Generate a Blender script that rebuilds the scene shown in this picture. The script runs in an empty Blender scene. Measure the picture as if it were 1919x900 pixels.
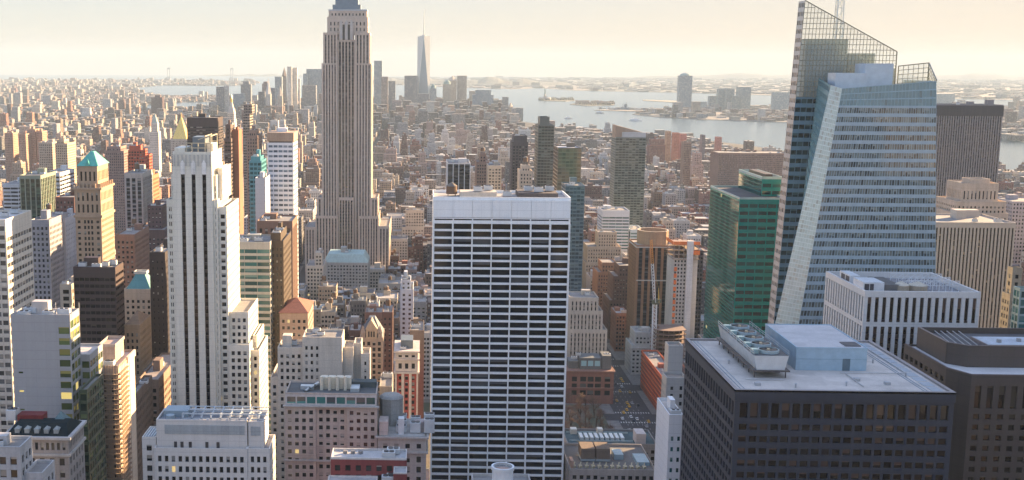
import bpy, math, random
import numpy as np
from mathutils import Vector, Matrix
C = bpy.context.scene
random.seed(7)
R = math.radians
# ------------------------------------------------------------------ camera
H = 259.0
F, PPX, PPY = 2150.0, 720.0, 450.0
YAW, PITCH, ROLL = R(1.73), R(8.67), R(0.27)      # left of the avenue, down, roll
RM = Matrix.Rotation(YAW, 3, 'Z') @ Matrix.Rotation(math.pi/2 - PITCH, 3, 'X') @ Matrix.Rotation(ROLL, 3, 'Z')
cd = bpy.data.cameras.new('camera'); cam = bpy.data.objects.new('camera', cd); C.collection.objects.link(cam)
cam.matrix_world = Matrix.Translation((0, 0, H)) @ RM.to_4x4()
cd.sensor_width = 36; cd.lens = 36*F/1919; cd.clip_start = 1; cd.clip_end = 200000
cd.shift_x = (959.5 - PPX)/1919; cd.shift_y = 0
C.camera = cam
# ------------------------------------------------------------------ light
SKY_K, SKY_G = 11.0, 7.7
SUN_AZ, SUN_EL = R(53), R(15)                   # to the right of the view down the avenue
w = bpy.data.worlds.new('World'); C.world = w; w.use_nodes = True
nt = w.node_tree; bg = nt.nodes['Background']
sky = nt.nodes.new('ShaderNodeTexSky'); sky.sky_type = 'NISHITA'; sky.sun_disc = False
sky.sun_elevation = SUN_EL; sky.sun_rotation = SUN_AZ
sky.air_density = 1.0; sky.dust_density = 2.2; sky.ozone_density = 2.5; sky.altitude = 0
tint = nt.nodes.new('ShaderNodeMix'); tint.data_type = 'RGBA'; tint.blend_type = 'MULTIPLY'; tint.inputs[0].default_value = 1; tint.inputs[7].default_value = (1.0, .985, 1.12, 1)
nt.links.new(sky.outputs[0], tint.inputs[6])
# the glow round the low sun is compressed so that it does not outshine the whole sky
def vm(op, u, v):
    q = nt.nodes.new('ShaderNodeVectorMath'); q.operation = op
    for i, k in enumerate((u, v)):
        if isinstance(k, tuple): q.inputs[i].default_value = k
        else: nt.links.new(k, q.inputs[i])
    return q.outputs[0]
c_ = tint.outputs[2]; den = vm('ADD', vm('MULTIPLY', c_, (SKY_K,)*3), (1, 1, 1)); lum = nt.nodes.new('ShaderNodeRGBToBW'); nt.links.new(c_, lum.inputs[0])
num = vm('MULTIPLY', c_, (SKY_G,)*3); o1 = vm('DIVIDE', num, den); o2 = vm('DIVIDE', num, vm('ADD', vm('MULTIPLY', lum.outputs[0], (SKY_K,)*3), (1, 1, 1)))
out_ = vm('ADD', vm('MULTIPLY', o1, (.45,)*3), vm('MULTIPLY', o2, (.55,)*3))
nt.links.new(out_, bg.inputs[0]); bg.inputs[1].default_value = 0.15
sl = bpy.data.lights.new('sun', 'SUN'); so = bpy.data.objects.new('sun', sl); C.collection.objects.link(so)
sl.energy = 3.2; sl.angle = R(0.5); sl.color = (1.0, 0.68, 0.37)
sd = Vector((math.sin(SUN_AZ)*math.cos(SUN_EL), math.cos(SUN_AZ)*math.cos(SUN_EL), math.sin(SUN_EL)))
so.rotation_euler = sd.to_track_quat('Z', 'Y').to_euler()
so.location = (0, 0, 3000)
C.view_settings.view_transform = 'Standard'; C.view_settings.look = 'None'
C.view_settings.exposure = 2.98; C.view_settings.gamma = 1
C.cycles.max_bounces = 5; C.cycles.diffuse_bounces = 2; C.cycles.glossy_bounces = 3
C.cycles.transmission_bounces = 3; C.cycles.transparent_max_bounces = 8; C.cycles.volume_bounces = 1
C.cycles.caustics_reflective = False; C.cycles.caustics_refractive = False
C.cycles.use_denoising = True; C.cycles.sample_clamp_indirect = 4
# ------------------------------------------------------------------ pixel <-> world (measuring the photograph)
def pt(px, py, Y):
    d = RM @ Vector(((px-PPX)/F, -(py-PPY)/F, -1)); t = Y/d.y
    return d.x*t, H + d.z*t
def pg(px, py, z=0.0):
    d = RM @ Vector(((px-PPX)/F, -(py-PPY)/F, -1)); t = (z-H)/d.z
    return d.x*t, d.y*t
RT = RM.transposed()
def proj(p):
    q = RT @ (Vector(p) - Vector((0, 0, H)))
    if q.z > -1: return None
    return PPX + F*q.x/-q.z, PPY - F*q.y/-q.z, -q.z
# ------------------------------------------------------------------ materials
def mat(name):
    m = bpy.data.materials.new(name); m.use_nodes = True
    return m, m.node_tree, m.node_tree.nodes['Principled BSDF']
class N:
    """small node-graph writer"""
    def __init__(s, t): s.t = t
    def new(s, ty, **k):
        n = s.t.nodes.new(ty)
        for a, b in k.items(): setattr(n, a, b)
        return n
    def put(s, v, sock):
        if hasattr(v, 'is_output'): s.t.links.new(v, sock)
        elif v is not None: sock.default_value = v
    def math(s, op, a, b=None, c=None, clamp=False):
        n = s.new('ShaderNodeMath', operation=op); n.use_clamp = clamp
        for i, v in enumerate((a, b, c)): s.put(v, n.inputs[i])
        return n.outputs[0]
    def mix(s, f, a, b, bt='MIX'):
        n = s.new('ShaderNodeMix', data_type='RGBA', blend_type=bt)
        s.put(f, n.inputs[0]); s.put(a, n.inputs[6]); s.put(b, n.inputs[7])
        return n.outputs[2]
    def mixf(s, f, a, b):
        n = s.new('ShaderNodeMix', data_type='FLOAT')
        s.put(f, n.inputs[0]); s.put(a, n.inputs[2]); s.put(b, n.inputs[3])
        return n.outputs[0]
    def noise(s, vec, scale, detail=2, rough=.5):
        n = s.new('ShaderNodeTexNoise'); s.put(vec, n.inputs['Vector'])
        n.inputs['Scale'].default_value = scale; n.inputs['Detail'].default_value = detail; n.inputs['Roughness'].default_value = rough
        return n.outputs['Fac']
    def mapping(s, vec, sc):
        n = s.new('ShaderNodeMapping'); s.put(vec, n.inputs[0]); n.inputs['Scale'].default_value = sc
        return n.outputs[0]
    def white(s, vec):
        n = s.new('ShaderNodeTexWhiteNoise', noise_dimensions='3D'); s.put(vec, n.inputs['Vector'])
        return n.outputs
    def map(s, v, a, b, c, d):
        n = s.new('ShaderNodeMapRange'); s.put(v, n.inputs[0])
        for i, q in enumerate((a, b, c, d)): s.put(q, n.inputs[i+1])
        return n.outputs[0]
def c4(c): return (c[0], c[1], c[2], 1)
_mc = {}
def masonry(col, rough=.85, var=.36, spec=.3, key=None):
    k = ('m', tuple(col), rough, var)
    if k in _mc: return _mc[k]
    m, t, p = mat('masonry'); n = N(t)
    o = n.new('ShaderNodeTexCoord').outputs['Object']
    big = n.noise(o, .045, 3); st = n.noise(n.mapping(o, (.5, .5, .035)), 1.0, 3, .6); fine = n.noise(o, 1.3, 2)
    f = n.math('MULTIPLY_ADD', n.math('ADD', n.math('ADD', big, st), n.math('MULTIPLY', fine, .6)), var*1.6, 1-var*2.08)
    so_ = n.new('ShaderNodeSeparateXYZ'); n.put(o, so_.inputs[0])
    jz = n.math('LESS_THAN', n.math('FRACT', n.math('DIVIDE', so_.outputs[2], 3.6)), .07)
    jx = n.math('LESS_THAN', n.math('FRACT', n.math('DIVIDE', n.math('ADD', so_.outputs[0], so_.outputs[1]), 4.1)), .03)
    f = n.math('MULTIPLY', f, n.math('MULTIPLY_ADD', n.math('MAXIMUM', jz, jx), -.13, 1))
    v = n.new('ShaderNodeVectorMath', operation='SCALE'); v.inputs[0].default_value = col[:3]; n.put(f, v.inputs['Scale'])
    n.put(v.outputs[0], p.inputs['Base Color']); p.inputs['Roughness'].default_value = rough
    p.inputs['Specular IOR Level'].default_value = spec
    b = n.new('ShaderNodeBump'); b.inputs['Strength'].default_value = .25; b.inputs['Distance'].default_value = .05
    n.put(fine, b.inputs['Height']); n.put(b.outputs[0], p.inputs['Normal'])
    _mc[k] = m; return m
def metal(col, rough=.5, metallic=0.0):
    k = ('p', tuple(col), rough, metallic)
    if k in _mc: return _mc[k]
    m, t, p = mat('painted_metal'); n = N(t)
    o = n.new('ShaderNodeTexCoord').outputs['Object']
    f = n.math('MULTIPLY_ADD', n.noise(o, .35, 4, .6), .5, .75)
    v = n.new('ShaderNodeVectorMath', operation='SCALE'); v.inputs[0].default_value = col[:3]; n.put(f, v.inputs['Scale'])
    n.put(v.outputs[0], p.inputs['Base Color']); p.inputs['Roughness'].default_value = rough; p.inputs['Metallic'].default_value = metallic
    _mc[k] = m; return m
def roofing(col, var=.5):
    k = ('r', tuple(col), var)
    if k in _mc: return _mc[k]
    m, t, p = mat('roofing'); n = N(t)
    o = n.new('ShaderNodeTexCoord').outputs['Object']
    a = n.noise(o, .09, 4, .65); b = n.noise(o, .9, 3)
    vo = n.new('ShaderNodeTexVoronoi'); vo.distance = 'CHEBYCHEV'; n.put(n.mapping(o, (1, 1.6, .01)), vo.inputs['Vector']); vo.inputs['Scale'].default_value = .13; vo.inputs['Randomness'].default_value = .7
    vs = n.new('ShaderNodeSeparateColor'); n.put(vo.outputs['Color'], vs.inputs[0])
    f = n.math('MULTIPLY_ADD', n.math('ADD', n.math('ADD', a, n.math('MULTIPLY', b, .5)), n.math('MULTIPLY', vs.outputs[0], .35)), var*1.4, 1-var*1.3)
    v = n.new('ShaderNodeVectorMath', operation='SCALE'); v.inputs[0].default_value = col[:3]; n.put(f, v.inputs['Scale'])
    n.put(v.outputs[0], p.inputs['Base Color']); p.inputs['Roughness'].default_value = .9
    _mc[k] = m; return m
def glazing(name, dark, blind=(.45, .43, .38), pb=.35, rough=.08, lit=0.0, litcol=(1, .72, .3), spec=.3, vary=.6):
    """window pane: dark interior, blinds drawn to uneven heights, the odd lit room"""
    if name in _mc: return _mc[name]
    dark = [k*.6 for k in dark] if max(dark) < .09 else dark
    m, t, p = mat(name); n = N(t)
    at = n.new('ShaderNodeAttribute', attribute_name='rnd').outputs['Fac']
    oi = n.new('ShaderNodeObjectInfo').outputs['Random']
    r = n.math('FRACT', n.math('ADD', at, oi))
    sep = n.new('ShaderNodeCombineXYZ'); n.put(r, sep.inputs[0]); wn = n.white(sep.outputs[0])
    s3 = n.new('ShaderNodeSeparateColor'); n.put(wn[1], s3.inputs[0])
    uv = n.new('ShaderNodeUVMap').outputs[0]; su = n.new('ShaderNodeSeparateXYZ'); n.put(uv, su.inputs[0])
    has = n.math('LESS_THAN', s3.outputs[0], pb)
    down = n.math('GREATER_THAN', su.outputs[1], n.math('MULTIPLY', s3.outputs[1], 1.15))
    bl = n.math('MULTIPLY', has, down)
    base = n.mix(s3.outputs[2], c4([x*(1-vary) for x in dark]), c4([x*(1+vary) for x in dark]))
    tone = n.mix(s3.outputs[1], c4([x*.55 for x in blind]), c4(blind))
    n.put(n.mix(bl, base, tone), p.inputs['Base Color'])
    p.inputs['Roughness'].default_value = rough; p.inputs['Specular IOR Level'].default_value = spec
    if lit > 0:
        on = n.math('GREATER_THAN', wn[0], 1-lit)
        p.inputs['Emission Color'].default_value = c4(litcol); n.put(n.math('MULTIPLY', on, .10), p.inputs['Emission Strength'])
    _mc[name] = m; return m
def city_material():
    """far facades: windows laid out in bays and floors along each wall"""
    m, t, p = mat('city_facade'); n = N(t)
    col = n.new('ShaderNodeAttribute', attribute_name='Col'); win = n.new('ShaderNodeAttribute', attribute_name='Win')
    sw = n.new('ShaderNodeSeparateXYZ'); n.put(win.outputs['Vector'], sw.inputs[0])
    uv = n.new('ShaderNodeUVMap').outputs[0]
    fr = n.new('ShaderNodeVectorMath', operation='FRACTION'); n.put(uv, fr.inputs[0])
    fl = n.new('ShaderNodeVectorMath', operation='FLOOR'); n.put(uv, fl.inputs[0])
    sf = n.new('ShaderNodeSeparateXYZ'); n.put(fr.outputs[0], sf.inputs[0])
    mx = n.math('LESS_THAN', n.math('ABSOLUTE', n.math('SUBTRACT', sf.outputs[0], .5)), n.math('MULTIPLY', sw.outputs[0], .5))
    my = n.math('LESS_THAN', n.math('ABSOLUTE', n.math('SUBTRACT', sf.outputs[1], .5)), n.math('MULTIPLY', sw.outputs[1], .5))
    msk = n.math('MULTIPLY', mx, my)
    cm = n.new('ShaderNodeCombineXYZ'); n.put(sw.outputs[2], cm.inputs[2])
    ad = n.new('ShaderNodeVectorMath', operation='ADD'); n.put(fl.outputs[0], ad.inputs[0]); n.put(cm.outputs[0], ad.inputs[1])
    wn = n.white(ad.outputs[0]); s3 = n.new('ShaderNodeSeparateColor'); n.put(wn[1], s3.inputs[0])
    gl = n.mix(s3.outputs[0], (.015, .02, .028, 1), (.07, .075, .08, 1))
    gl = n.mix(n.math('LESS_THAN', s3.outputs[1], .25), gl, (.32, .31, .28, 1))
    g = n.new('ShaderNodeNewGeometry').outputs['Position']
    a = n.noise(g, .05, 3); b = n.noise(n.mapping(g, (.4, .4, .04)), 1, 2)
    f = n.math('MULTIPLY_ADD', n.math('ADD', a, b), .6, .4)
    v = n.new('ShaderNodeVectorMath', operation='SCALE'); n.put(col.outputs['Color'], v.inputs[0]); n.put(f, v.inputs['Scale'])
    n.put(n.mix(msk, v.outputs[0], gl), p.inputs['Base Color'])
    n.put(n.mixf(msk, .85, .12), p.inputs['Roughness']); p.inputs['Specular IOR Level'].default_value = .4
    return m
CITY = city_material()
# ------------------------------------------------------------------ mesh builder (world coordinates)
class MB:
    def __init__(s): s.v = []; s.f = []; s.m = []; s.uv = []; s.r = []; s.col = []; s.win = []; s.ext = False
    def poly(s, pts, m=0, uv=None, r=0.0, col=None, win=(0, 0, 0)):
        b = len(s.v); s.v.extend(tuple(p) for p in pts); n = len(pts)
        s.f.append(tuple(range(b, b+n))); s.m.append(m); s.r.append(r)
        s.uv.extend(uv if uv else ((0, 0), (1, 0), (1, 1), (0, 1))[:n] if n <= 4 else [(0, 0)]*n)
        if col is not None: s.ext = True
        s.col.append(col or (.3, .3, .3)); s.win.append(win)
    def box(s, x0, x1, y0, y1, z0, z1, m=0, top=True, bot=False, col=None):
        P = s.poly
        P(((x0, y0, z0), (x1, y0, z0), (x1, y0, z1), (x0, y0, z1)), m, col=col)
        P(((x1, y0, z0), (x1, y1, z0), (x1, y1, z1), (x1, y0, z1)), m, col=col)
        P(((x1, y1, z0), (x0, y1, z0), (x0, y1, z1), (x1, y1, z1)), m, col=col)
        P(((x0, y1, z0), (x0, y0, z0), (x0, y0, z1), (x0, y1, z1)), m, col=col)
        if top: P(((x0, y0, z1), (x1, y0, z1), (x1, y1, z1), (x0, y1, z1)), m, col=col)
        if bot: P(((x0, y1, z0), (x1, y1, z0), (x1, y0, z0), (x0, y0, z0)), m, col=col)
    def cbox(s, x0, x1, y0, y1, z0, z1, col, roof, bay=3.2, fl=3.6, ww=.45, wh=.5, seed=0):
        nx = max(1, round((x1-x0)/bay)); ny = max(1, round((y1-y0)/bay)); nz = max(1, round((z1-z0)/fl)); w = (ww, wh, seed)
        ux = ((0, 0), (nx, 0), (nx, nz), (0, nz)); uy = ((0, 0), (ny, 0), (ny, nz), (0, nz)); P = s.poly
        P(((x0, y0, z0), (x1, y0, z0), (x1, y0, z1), (x0, y0, z1)), 0, ux, col=col, win=w)
        P(((x1, y0, z0), (x1, y1, z0), (x1, y1, z1), (x1, y0, z1)), 0, uy, col=col, win=w)
        P(((x1, y1, z0), (x0, y1, z0), (x0, y1, z1), (x1, y1, z1)), 0, ux, col=col, win=w)
        P(((x0, y1, z0), (x0, y0, z0), (x0, y0, z1), (x0, y1, z1)), 0, uy, col=col, win=w)
        if roof is not None: P(((x0, y0, z1), (x1, y0, z1), (x1, y1, z1), (x0, y1, z1)), 0, col=roof)
    def ring(s, x0, x1, y0, y1, z0, z1, t=.4, m=0):
        s.box(x0, x1, y0, y0+t, z0, z1, m); s.box(x0, x1, y1-t, y1, z0, z1, m)
        s.box(x0, x0+t, y0+t, y1-t, z0, z1, m); s.box(x1-t, x1, y0+t, y1-t, z0, z1, m)
    def cyl(s, x, y, z0, z1, r0, r1, n=12, m=0, cap=True, col=None):
        a = [(math.cos(2*math.pi*i/n), math.sin(2*math.pi*i/n)) for i in range(n)]
        for i in range(n):
            c, d = a[i], a[(i+1) % n]
            q = [(x+c[0]*r0, y+c[1]*r0, z0), (x+d[0]*r0, y+d[1]*r0, z0), (x+d[0]*r1, y+d[1]*r1, z1), (x+c[0]*r1, y+c[1]*r1, z1)]
            s.poly(q[:3] if r1 == 0 else q, m, col=col)
        if cap and r1 > 0: s.poly([(x+c*r1, y+d*r1, z1) for c, d in a], m, uv=[(0, 0)]*n, col=col)
    def pyr(s, x0, x1, y0, y1, z0, z1, fx=.5, fy=.5, top=0.0, m=0):
        cx, cy = x0+(x1-x0)*fx, y0+(y1-y0)*fy; tx, ty = top if isinstance(top, tuple) else (top, top); top = tx; hx, hy = (x1-x0)*tx/2, (y1-y0)*ty/2
        b = [(x0, y0, z0), (x1, y0, z0), (x1, y1, z0), (x0, y1, z0)]
        t = [(cx-hx, cy-hy, z1), (cx+hx, cy-hy, z1), (cx+hx, cy+hy, z1), (cx-hx, cy+hy, z1)]
        for i in range(4):
            j = (i+1) % 4
            s.poly((b[i], b[j], t[j], t[i]) if top > 0 else (b[i], b[j], (cx, cy, z1)), m)
        if top > 0: s.poly(t, m)
    def bar(s, a, b, r, m=0, n=4):
        a, b = Vector(a), Vector(b); d = (b-a).normalized()
        u = d.orthogonal().normalized(); v = d.cross(u)
        k = [u*math.cos(2*math.pi*i/n)*r + v*math.sin(2*math.pi*i/n)*r for i in range(n)]
        for i in range(n):
            j = (i+1) % n; s.poly((a+k[i], a+k[j], b+k[j], b+k[i]), m)
    def mesh(s, name, mats, off=(0, 0, 0)):
        me = bpy.data.meshes.new(name); nv = len(s.v); nf = len(s.f)
        V = np.array(s.v, dtype=np.float64).reshape(-1, 3) - np.array(off, dtype=np.float64)
        me.vertices.add(nv); me.vertices.foreach_set('co', V.astype(np.float32).ravel())
        ln = np.array([len(f) for f in s.f], dtype=np.int32); idx = np.concatenate([np.array(f, dtype=np.int32) for f in s.f]) if nf else np.zeros(0, np.int32)
        me.loops.add(len(idx)); me.loops.foreach_set('vertex_index', idx)
        me.polygons.add(nf); me.polygons.foreach_set('loop_start', (np.cumsum(ln)-ln).astype(np.int32))
        me.polygons.foreach_set('material_index', np.array(s.m, dtype=np.int32))
        uvl = me.uv_layers.new(name='UVMap'); uvl.data.foreach_set('uv', np.array(s.uv, dtype=np.float32).ravel())
        if any(s.r): me.attributes.new('rnd', 'FLOAT', 'FACE').data.foreach_set('value', np.array(s.r, dtype=np.float32))
        if s.ext:
            c = np.ones((nf, 4), np.float32); c[:, :3] = s.col
            me.attributes.new('Col', 'FLOAT_COLOR', 'FACE').data.foreach_set('color', c.ravel())
            me.attributes.new('Win', 'FLOAT_VECTOR', 'FACE').data.foreach_set('vector', np.array(s.win, np.float32).ravel())
        for m in mats: me.materials.append(m)
        me.update(calc_edges=True); me.polygons.foreach_set('use_smooth', np.zeros(nf, bool))
        return me
    def build(s, name, mats, parent=None, off=None):
        if off is None: off = tuple(parent.location) if parent is not None else (0, 0, 0)
        o = bpy.data.objects.new(name, s.mesh(name, mats if isinstance(mats, (list, tuple)) else [mats], off))
        C.collection.objects.link(o)
        if parent is not None: o.parent = parent
        return o
def tag(o, label=None, cat=None, group=None, kind=None):
    if label: o['label'] = label
    if cat: o['category'] = cat
    if group: o['group'] = group
    if kind: o['kind'] = kind
    return o
def empty(name, loc, label, cat, group=None):
    o = bpy.data.objects.new(name, None); C.collection.objects.link(o); o.location = loc; o.empty_display_size = 5
    return tag(o, label, cat, group)
def thing(name, mb, mats, label, cat, loc, group=None):
    o = mb.build(name, mats, None, loc); o.location = loc
    return tag(o, label, cat, group)
# ------------------------------------------------------------------ facades with real openings
def S(bay, fl, ww, wh, ins=.35, em=0., tb=0., bb=0., sp=False, vo=0.0, skip=None, cols=None):
    return dict(bay=bay, fl=fl, ww=ww, wh=wh, ins=ins, em=em, tb=tb, bb=bb, sp=sp, vo=vo, skip=skip, cols=cols)
def facade(wb, panes, BL, BR, TR, TL, st, rng=random):
    BL, BR, TR, TL = map(Vector, (BL, BR, TR, TL))
    if st is None:
        wb.poly((BL, BR, TR, TL)); return
    Wd = ((BR-BL).length + (TR-TL).length)/2; Hd = ((TL-BL).length + (TR-BR).length)/2
    n = (BR-BL).cross(TL-BL).normalized(); iv = n*(-st['ins'])
    def P(a, b): return (BL*(1-a)+BR*a)*(1-b) + (TL*(1-a)+TR*a)*b
    em, tb, bb = st['em']/Wd, st['tb']/Hd, st['bb']/Hd
    nb = st['cols'] or max(1, round(Wd*(1-2*em)/st['bay'])); nf = max(1, round(Hd*(1-tb-bb)/st['fl']))
    bw = (1-2*em)/nb; fh = (1-tb-bb)/nf
    wa, wb_ = (1-st['ww'])/2, (1+st['ww'])/2; va, vb = (1-st['wh'])/2+st['vo'], (1+st['wh'])/2+st['vo']
    Q = wb.poly
    sp = st['sp']
    def band(t0, t1):
        if t1-t0 > 1e-6:
            if not sp: Q((P(0, t0), P(1, t0), P(1, t1), P(0, t1)))
            else:
                for i in range(nb):
                    a, b = em+bw*(i+wa), em+bw*(i+wb_)
                    k = iv*.6
                    Q((P(a, t0)+k, P(b, t0)+k, P(b, t1)+k, P(a, t1)+k), 1)
    if bb > 0: Q((P(0, 0), P(1, 0), P(1, bb), P(0, bb)))
    if tb > 0: Q((P(0, 1-tb), P(1, 1-tb), P(1, 1), P(0, 1)))
    if sp:
        xs = [0.0]
        for i in range(nb): xs += [em+bw*(i+wa), em+bw*(i+wb_)]
        xs.append(1.0)
        for i in range(0, len(xs), 2):
            a, b = xs[i], xs[i+1]; lo, hi = bb, 1-tb
            Q((P(a, lo), P(b, lo), P(b, hi), P(a, hi)))
            if i > 0: Q((P(a, hi), P(a, lo), P(a, lo)+iv, P(a, hi)+iv)[::-1])
            if i+1 < len(xs)-1: Q((P(b, lo), P(b, hi), P(b, hi)+iv, P(b, lo)+iv)[::-1])
    prev = bb
    for j in range(nf):
        t0, t1 = bb+fh*(j+va), bb+fh*(j+vb)
        band(prev, t0); prev = t1
        x = 0.0
        for i in range(nb):
            a, b = em+bw*(i+wa), em+bw*(i+wb_)
            p = (P(a, t0), P(b, t0), P(b, t1), P(a, t1)); q = tuple(k+iv for k in p)
            if not sp:
                Q((P(x, t0), P(a, t0), P(a, t1), P(x, t1)))
                Q((p[3], p[0], q[0], q[3])[::-1]); Q((p[1], p[2], q[2], q[1])[::-1])
                Q((p[0], p[1], q[1], q[0])[::-1]); Q((p[2], p[3], q[3], q[2])[::-1])
            x = b
            panes.append((q, n))
        if not sp: Q((P(x, t0), P(1, t0), P(1, t1), P(x, t1)))
    band(prev, 1-tb)
FOOT = []          # footprints already taken
ANCH = []          # (phrase, px, py) of landmarks the eye can find
BOXES = []         # (x0,x1,y0,y1,z1) for hiding tests
NW = [0]
class Bld:
    def __init__(s, name, label, cat, Y, px, mats, ymax=900, xr=(0, 1919), group=None, maxw=100, amin=4.5, anchor=None):
        s.name, s.ymax, s.xr, s.maxw, s.amin = name, ymax, xr, maxw, amin
        s.mats = dict(roof=roofing((.22, .21, .2)), sp=metal((.05, .05, .055)), glass=glazing('glass_office', (.03, .035, .042))); s.mats.update(mats)
        x, _ = pt(px, 500, Y)
        s.root = empty(name, (x, Y, 0), label, cat, group)
        s.wb, s.rb, s.panes, s.xtra = MB(), MB(), [], {}; s.rbs = [s.rb]
        s.anchor = anchor; s.top = None
    def tier(s, px0, px1, py, Y, dep, z0=0.0, st=None, side='same', roof=True, par=1.0, zt=None, segs=None, foot=True, back=None):
        x0, z = pt(px0, py, Y); x1, z2 = pt(px1, py, Y); z1 = zt if zt is not None else (z+z2)/2
        return s.mtier(x0, x1, Y, Y+dep, z0, z1, st, side, roof, par, segs, foot)
    def mtier(s, x0, x1, y0, y1, z0, z1, st=None, side='same', roof=True, par=1.0, segs=None, foot=True, left=None, right=None):
        if side == 'same': side = st
        if segs:
            for a, b, k in segs:
                xa, xb = x0+(x1-x0)*a, x0+(x1-x0)*b
                facade(s.wb, s.panes, (xa, y0, z0), (xb, y0, z0), (xb, y0, z1), (xa, y0, z1), k)
        else: facade(s.wb, s.panes, (x0, y0, z0), (x1, y0, z0), (x1, y0, z1), (x0, y0, z1), st)
        R_ = side if x1 < 30 else None; L_ = side if x0 > -30 else None
        facade(s.wb, s.panes, (x1, y0, z0), (x1, y1, z0), (x1, y1, z1), (x1, y0, z1), R_)
        facade(s.wb, s.panes, (x0, y1, z0), (x0, y0, z0), (x0, y0, z1), (x0, y1, z1), L_)
        s.wb.poly(((x1, y1, z0), (x0, y1, z0), (x0, y1, z1), (x1, y1, z1)))
        if roof:
            rb = MB(); s.rbs.append(rb); rb.poly(((x0, y0, z1), (x1, y0, z1), (x1, y1, z1), (x0, y1, z1)), 0)
            if par > 0: rb.ring(x0+.003, x1-.003, y0+.003, y1-.003, z1+.003, z1+par, .45, 1)
        if z0 < 1 and foot: FOOT.append((x0, x1, y0, y1))
        BOXES.append((x0, x1, y0, y1, z0, z1, s.name))
        if s.top is None: s.top = ((x0+x1)/2, y0, z1*.8)
        return dict(x0=x0, x1=x1, y0=y0, y1=y1, z0=z0, z1=z1)
    def part(s, name, mb, mats): s.xtra.setdefault(name, []).append((mb, mats)); return mb
    def finish(s):
        r = s.root
        s.wb.build('wall', [s.mats['wall'], s.mats['sp']], r)
        for rb in s.rbs:
            if rb.f: rb.build('roof', [s.mats['roof'], s.mats.get('cope', s.mats['wall'])], r)
        cand = []
        for i, (q, n) in enumerate(s.panes):
            c = (q[0]+q[2])/2
            if n.dot(Vector((0, 0, H))-c) <= 0: continue
            a = proj(q[0]); b = proj(q[1]); d = proj(q[3])
            if not a or not b or not d: continue
            if not (s.xr[0] < a[0] < s.xr[1] and 0 < a[1] < s.ymax): continue
            ar = abs((b[0]-a[0])*(d[1]-a[1]) - (b[1]-a[1])*(d[0]-a[0]))*.285
            if ar >= s.amin: cand.append((-ar, i))
        cand.sort(); sel = [i for _, i in cand[:s.maxw]]; ss = set(sel)
        off = Vector(r.location); cache = {}
        for i in sel:
            q, n = s.panes[i]
            key = tuple(round(k, 2) for j in (1, 2, 3) for k in (q[j]-q[0]))
            if key not in cache:
                mb = MB(); mb.poly([k-q[0] for k in q]); cache[key] = mb.mesh('window', [s.mats['glass']])
            o = bpy.data.objects.new('window', cache[key]); C.collection.objects.link(o); o.parent = r; o.location = q[0]-off
            NW[0] += 1
        if len(ss) < len(s.panes):
            mb = MB()
            for i, (q, n) in enumerate(s.panes):
                if i not in ss: mb.poly(q, 0, r=random.random()+1e-4)
            o = mb.build('window', s.mats['glass'], r); o['kind'] = 'stuff'
        for nm, lst in s.xtra.items():
            for mb, mm in lst: mb.build(nm, mm, r)
        if s.anchor:
            p = proj(s.top)
            if p: ANCH.append((s.anchor, p[0], p[1]))
        return r
def water_tank(mb, x, y, z, r=2.0, h=4.0, leg=3.0):
    for dx in (-1, 1):
        for dy in (-1, 1): mb.bar((x+dx*r*.65, y+dy*r*.65, z), (x+dx*r*.65, y+dy*r*.65, z+leg), .18, 1)
    mb.cyl(x, y, z+leg, z+leg+h, r, r*.94, 12, 0, False); mb.cyl(x, y, z+leg+h, z+leg+h+r*.75, r*1.06, 0, 12, 2)
def hvac(mb, x, y, z, a=4, b=3, c=2.2, m=0):
    mb.box(x, x+a, y, y+b, z+.3, z+c, m); mb.cyl(x+a*.3, y+b*.5, z+c, z+c+.35, b*.28, b*.28, 10, 1); mb.cyl(x+a*.72, y+b*.5, z+c, z+c+.35, b*.28, b*.28, 10, 1)
TANKM = [masonry((.16, .10, .065)), metal((.08, .08, .08)), roofing((.2, .17, .14))]
HVM = [metal((.5, .52, .52), .5), metal((.06, .06, .06))]
def roof_clutter(b, t, seed, tank=0, bulk=1, hv=2, bm=None):
    """bulkheads, water tanks and air handlers as parts of a building"""
    rg = random.Random(seed); x0, x1, y0, y1, z = t['x0'], t['x1'], t['y0'], t['y1'], t['z1']; W_, D_ = x1-x0, y1-y0
    for i in range(bulk):
        a, c = min(W_*.35, rg.uniform(5, 10)), min(D_*.35, rg.uniform(5, 9)); x = rg.uniform(x0+1.5, x1-a-1.5); y = rg.uniform(y0+D_*.3, y1-c-1.5)
        mb = MB(); mb.box(x, x+a, y, y+c, z+.003, z+rg.uniform(3, 6)); b.part('bulkhead', mb, bm or b.mats['wall'])
    for i in range(tank):
        mb = MB(); water_tank(mb, rg.uniform(x0+3.5, x1-3.5), rg.uniform(y0+3.5, y1-3.5), z+.003, rg.uniform(1.7, 2.4), rg.uniform(3.5, 4.5), rg.uniform(2.5, 5)); b.part('water_tank', mb, TANKM)
    for i in range(hv):
        mb = MB(); hvac(mb, rg.uniform(x0+1, max(x0+1.1, x1-6)), rg.uniform(y0+1, max(y0+1.1, y1-5)), z+.003, rg.uniform(3, 5), rg.uniform(2, 3.5), rg.uniform(1.5, 2.8)); b.part('air_handler', mb, HVM)
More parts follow.
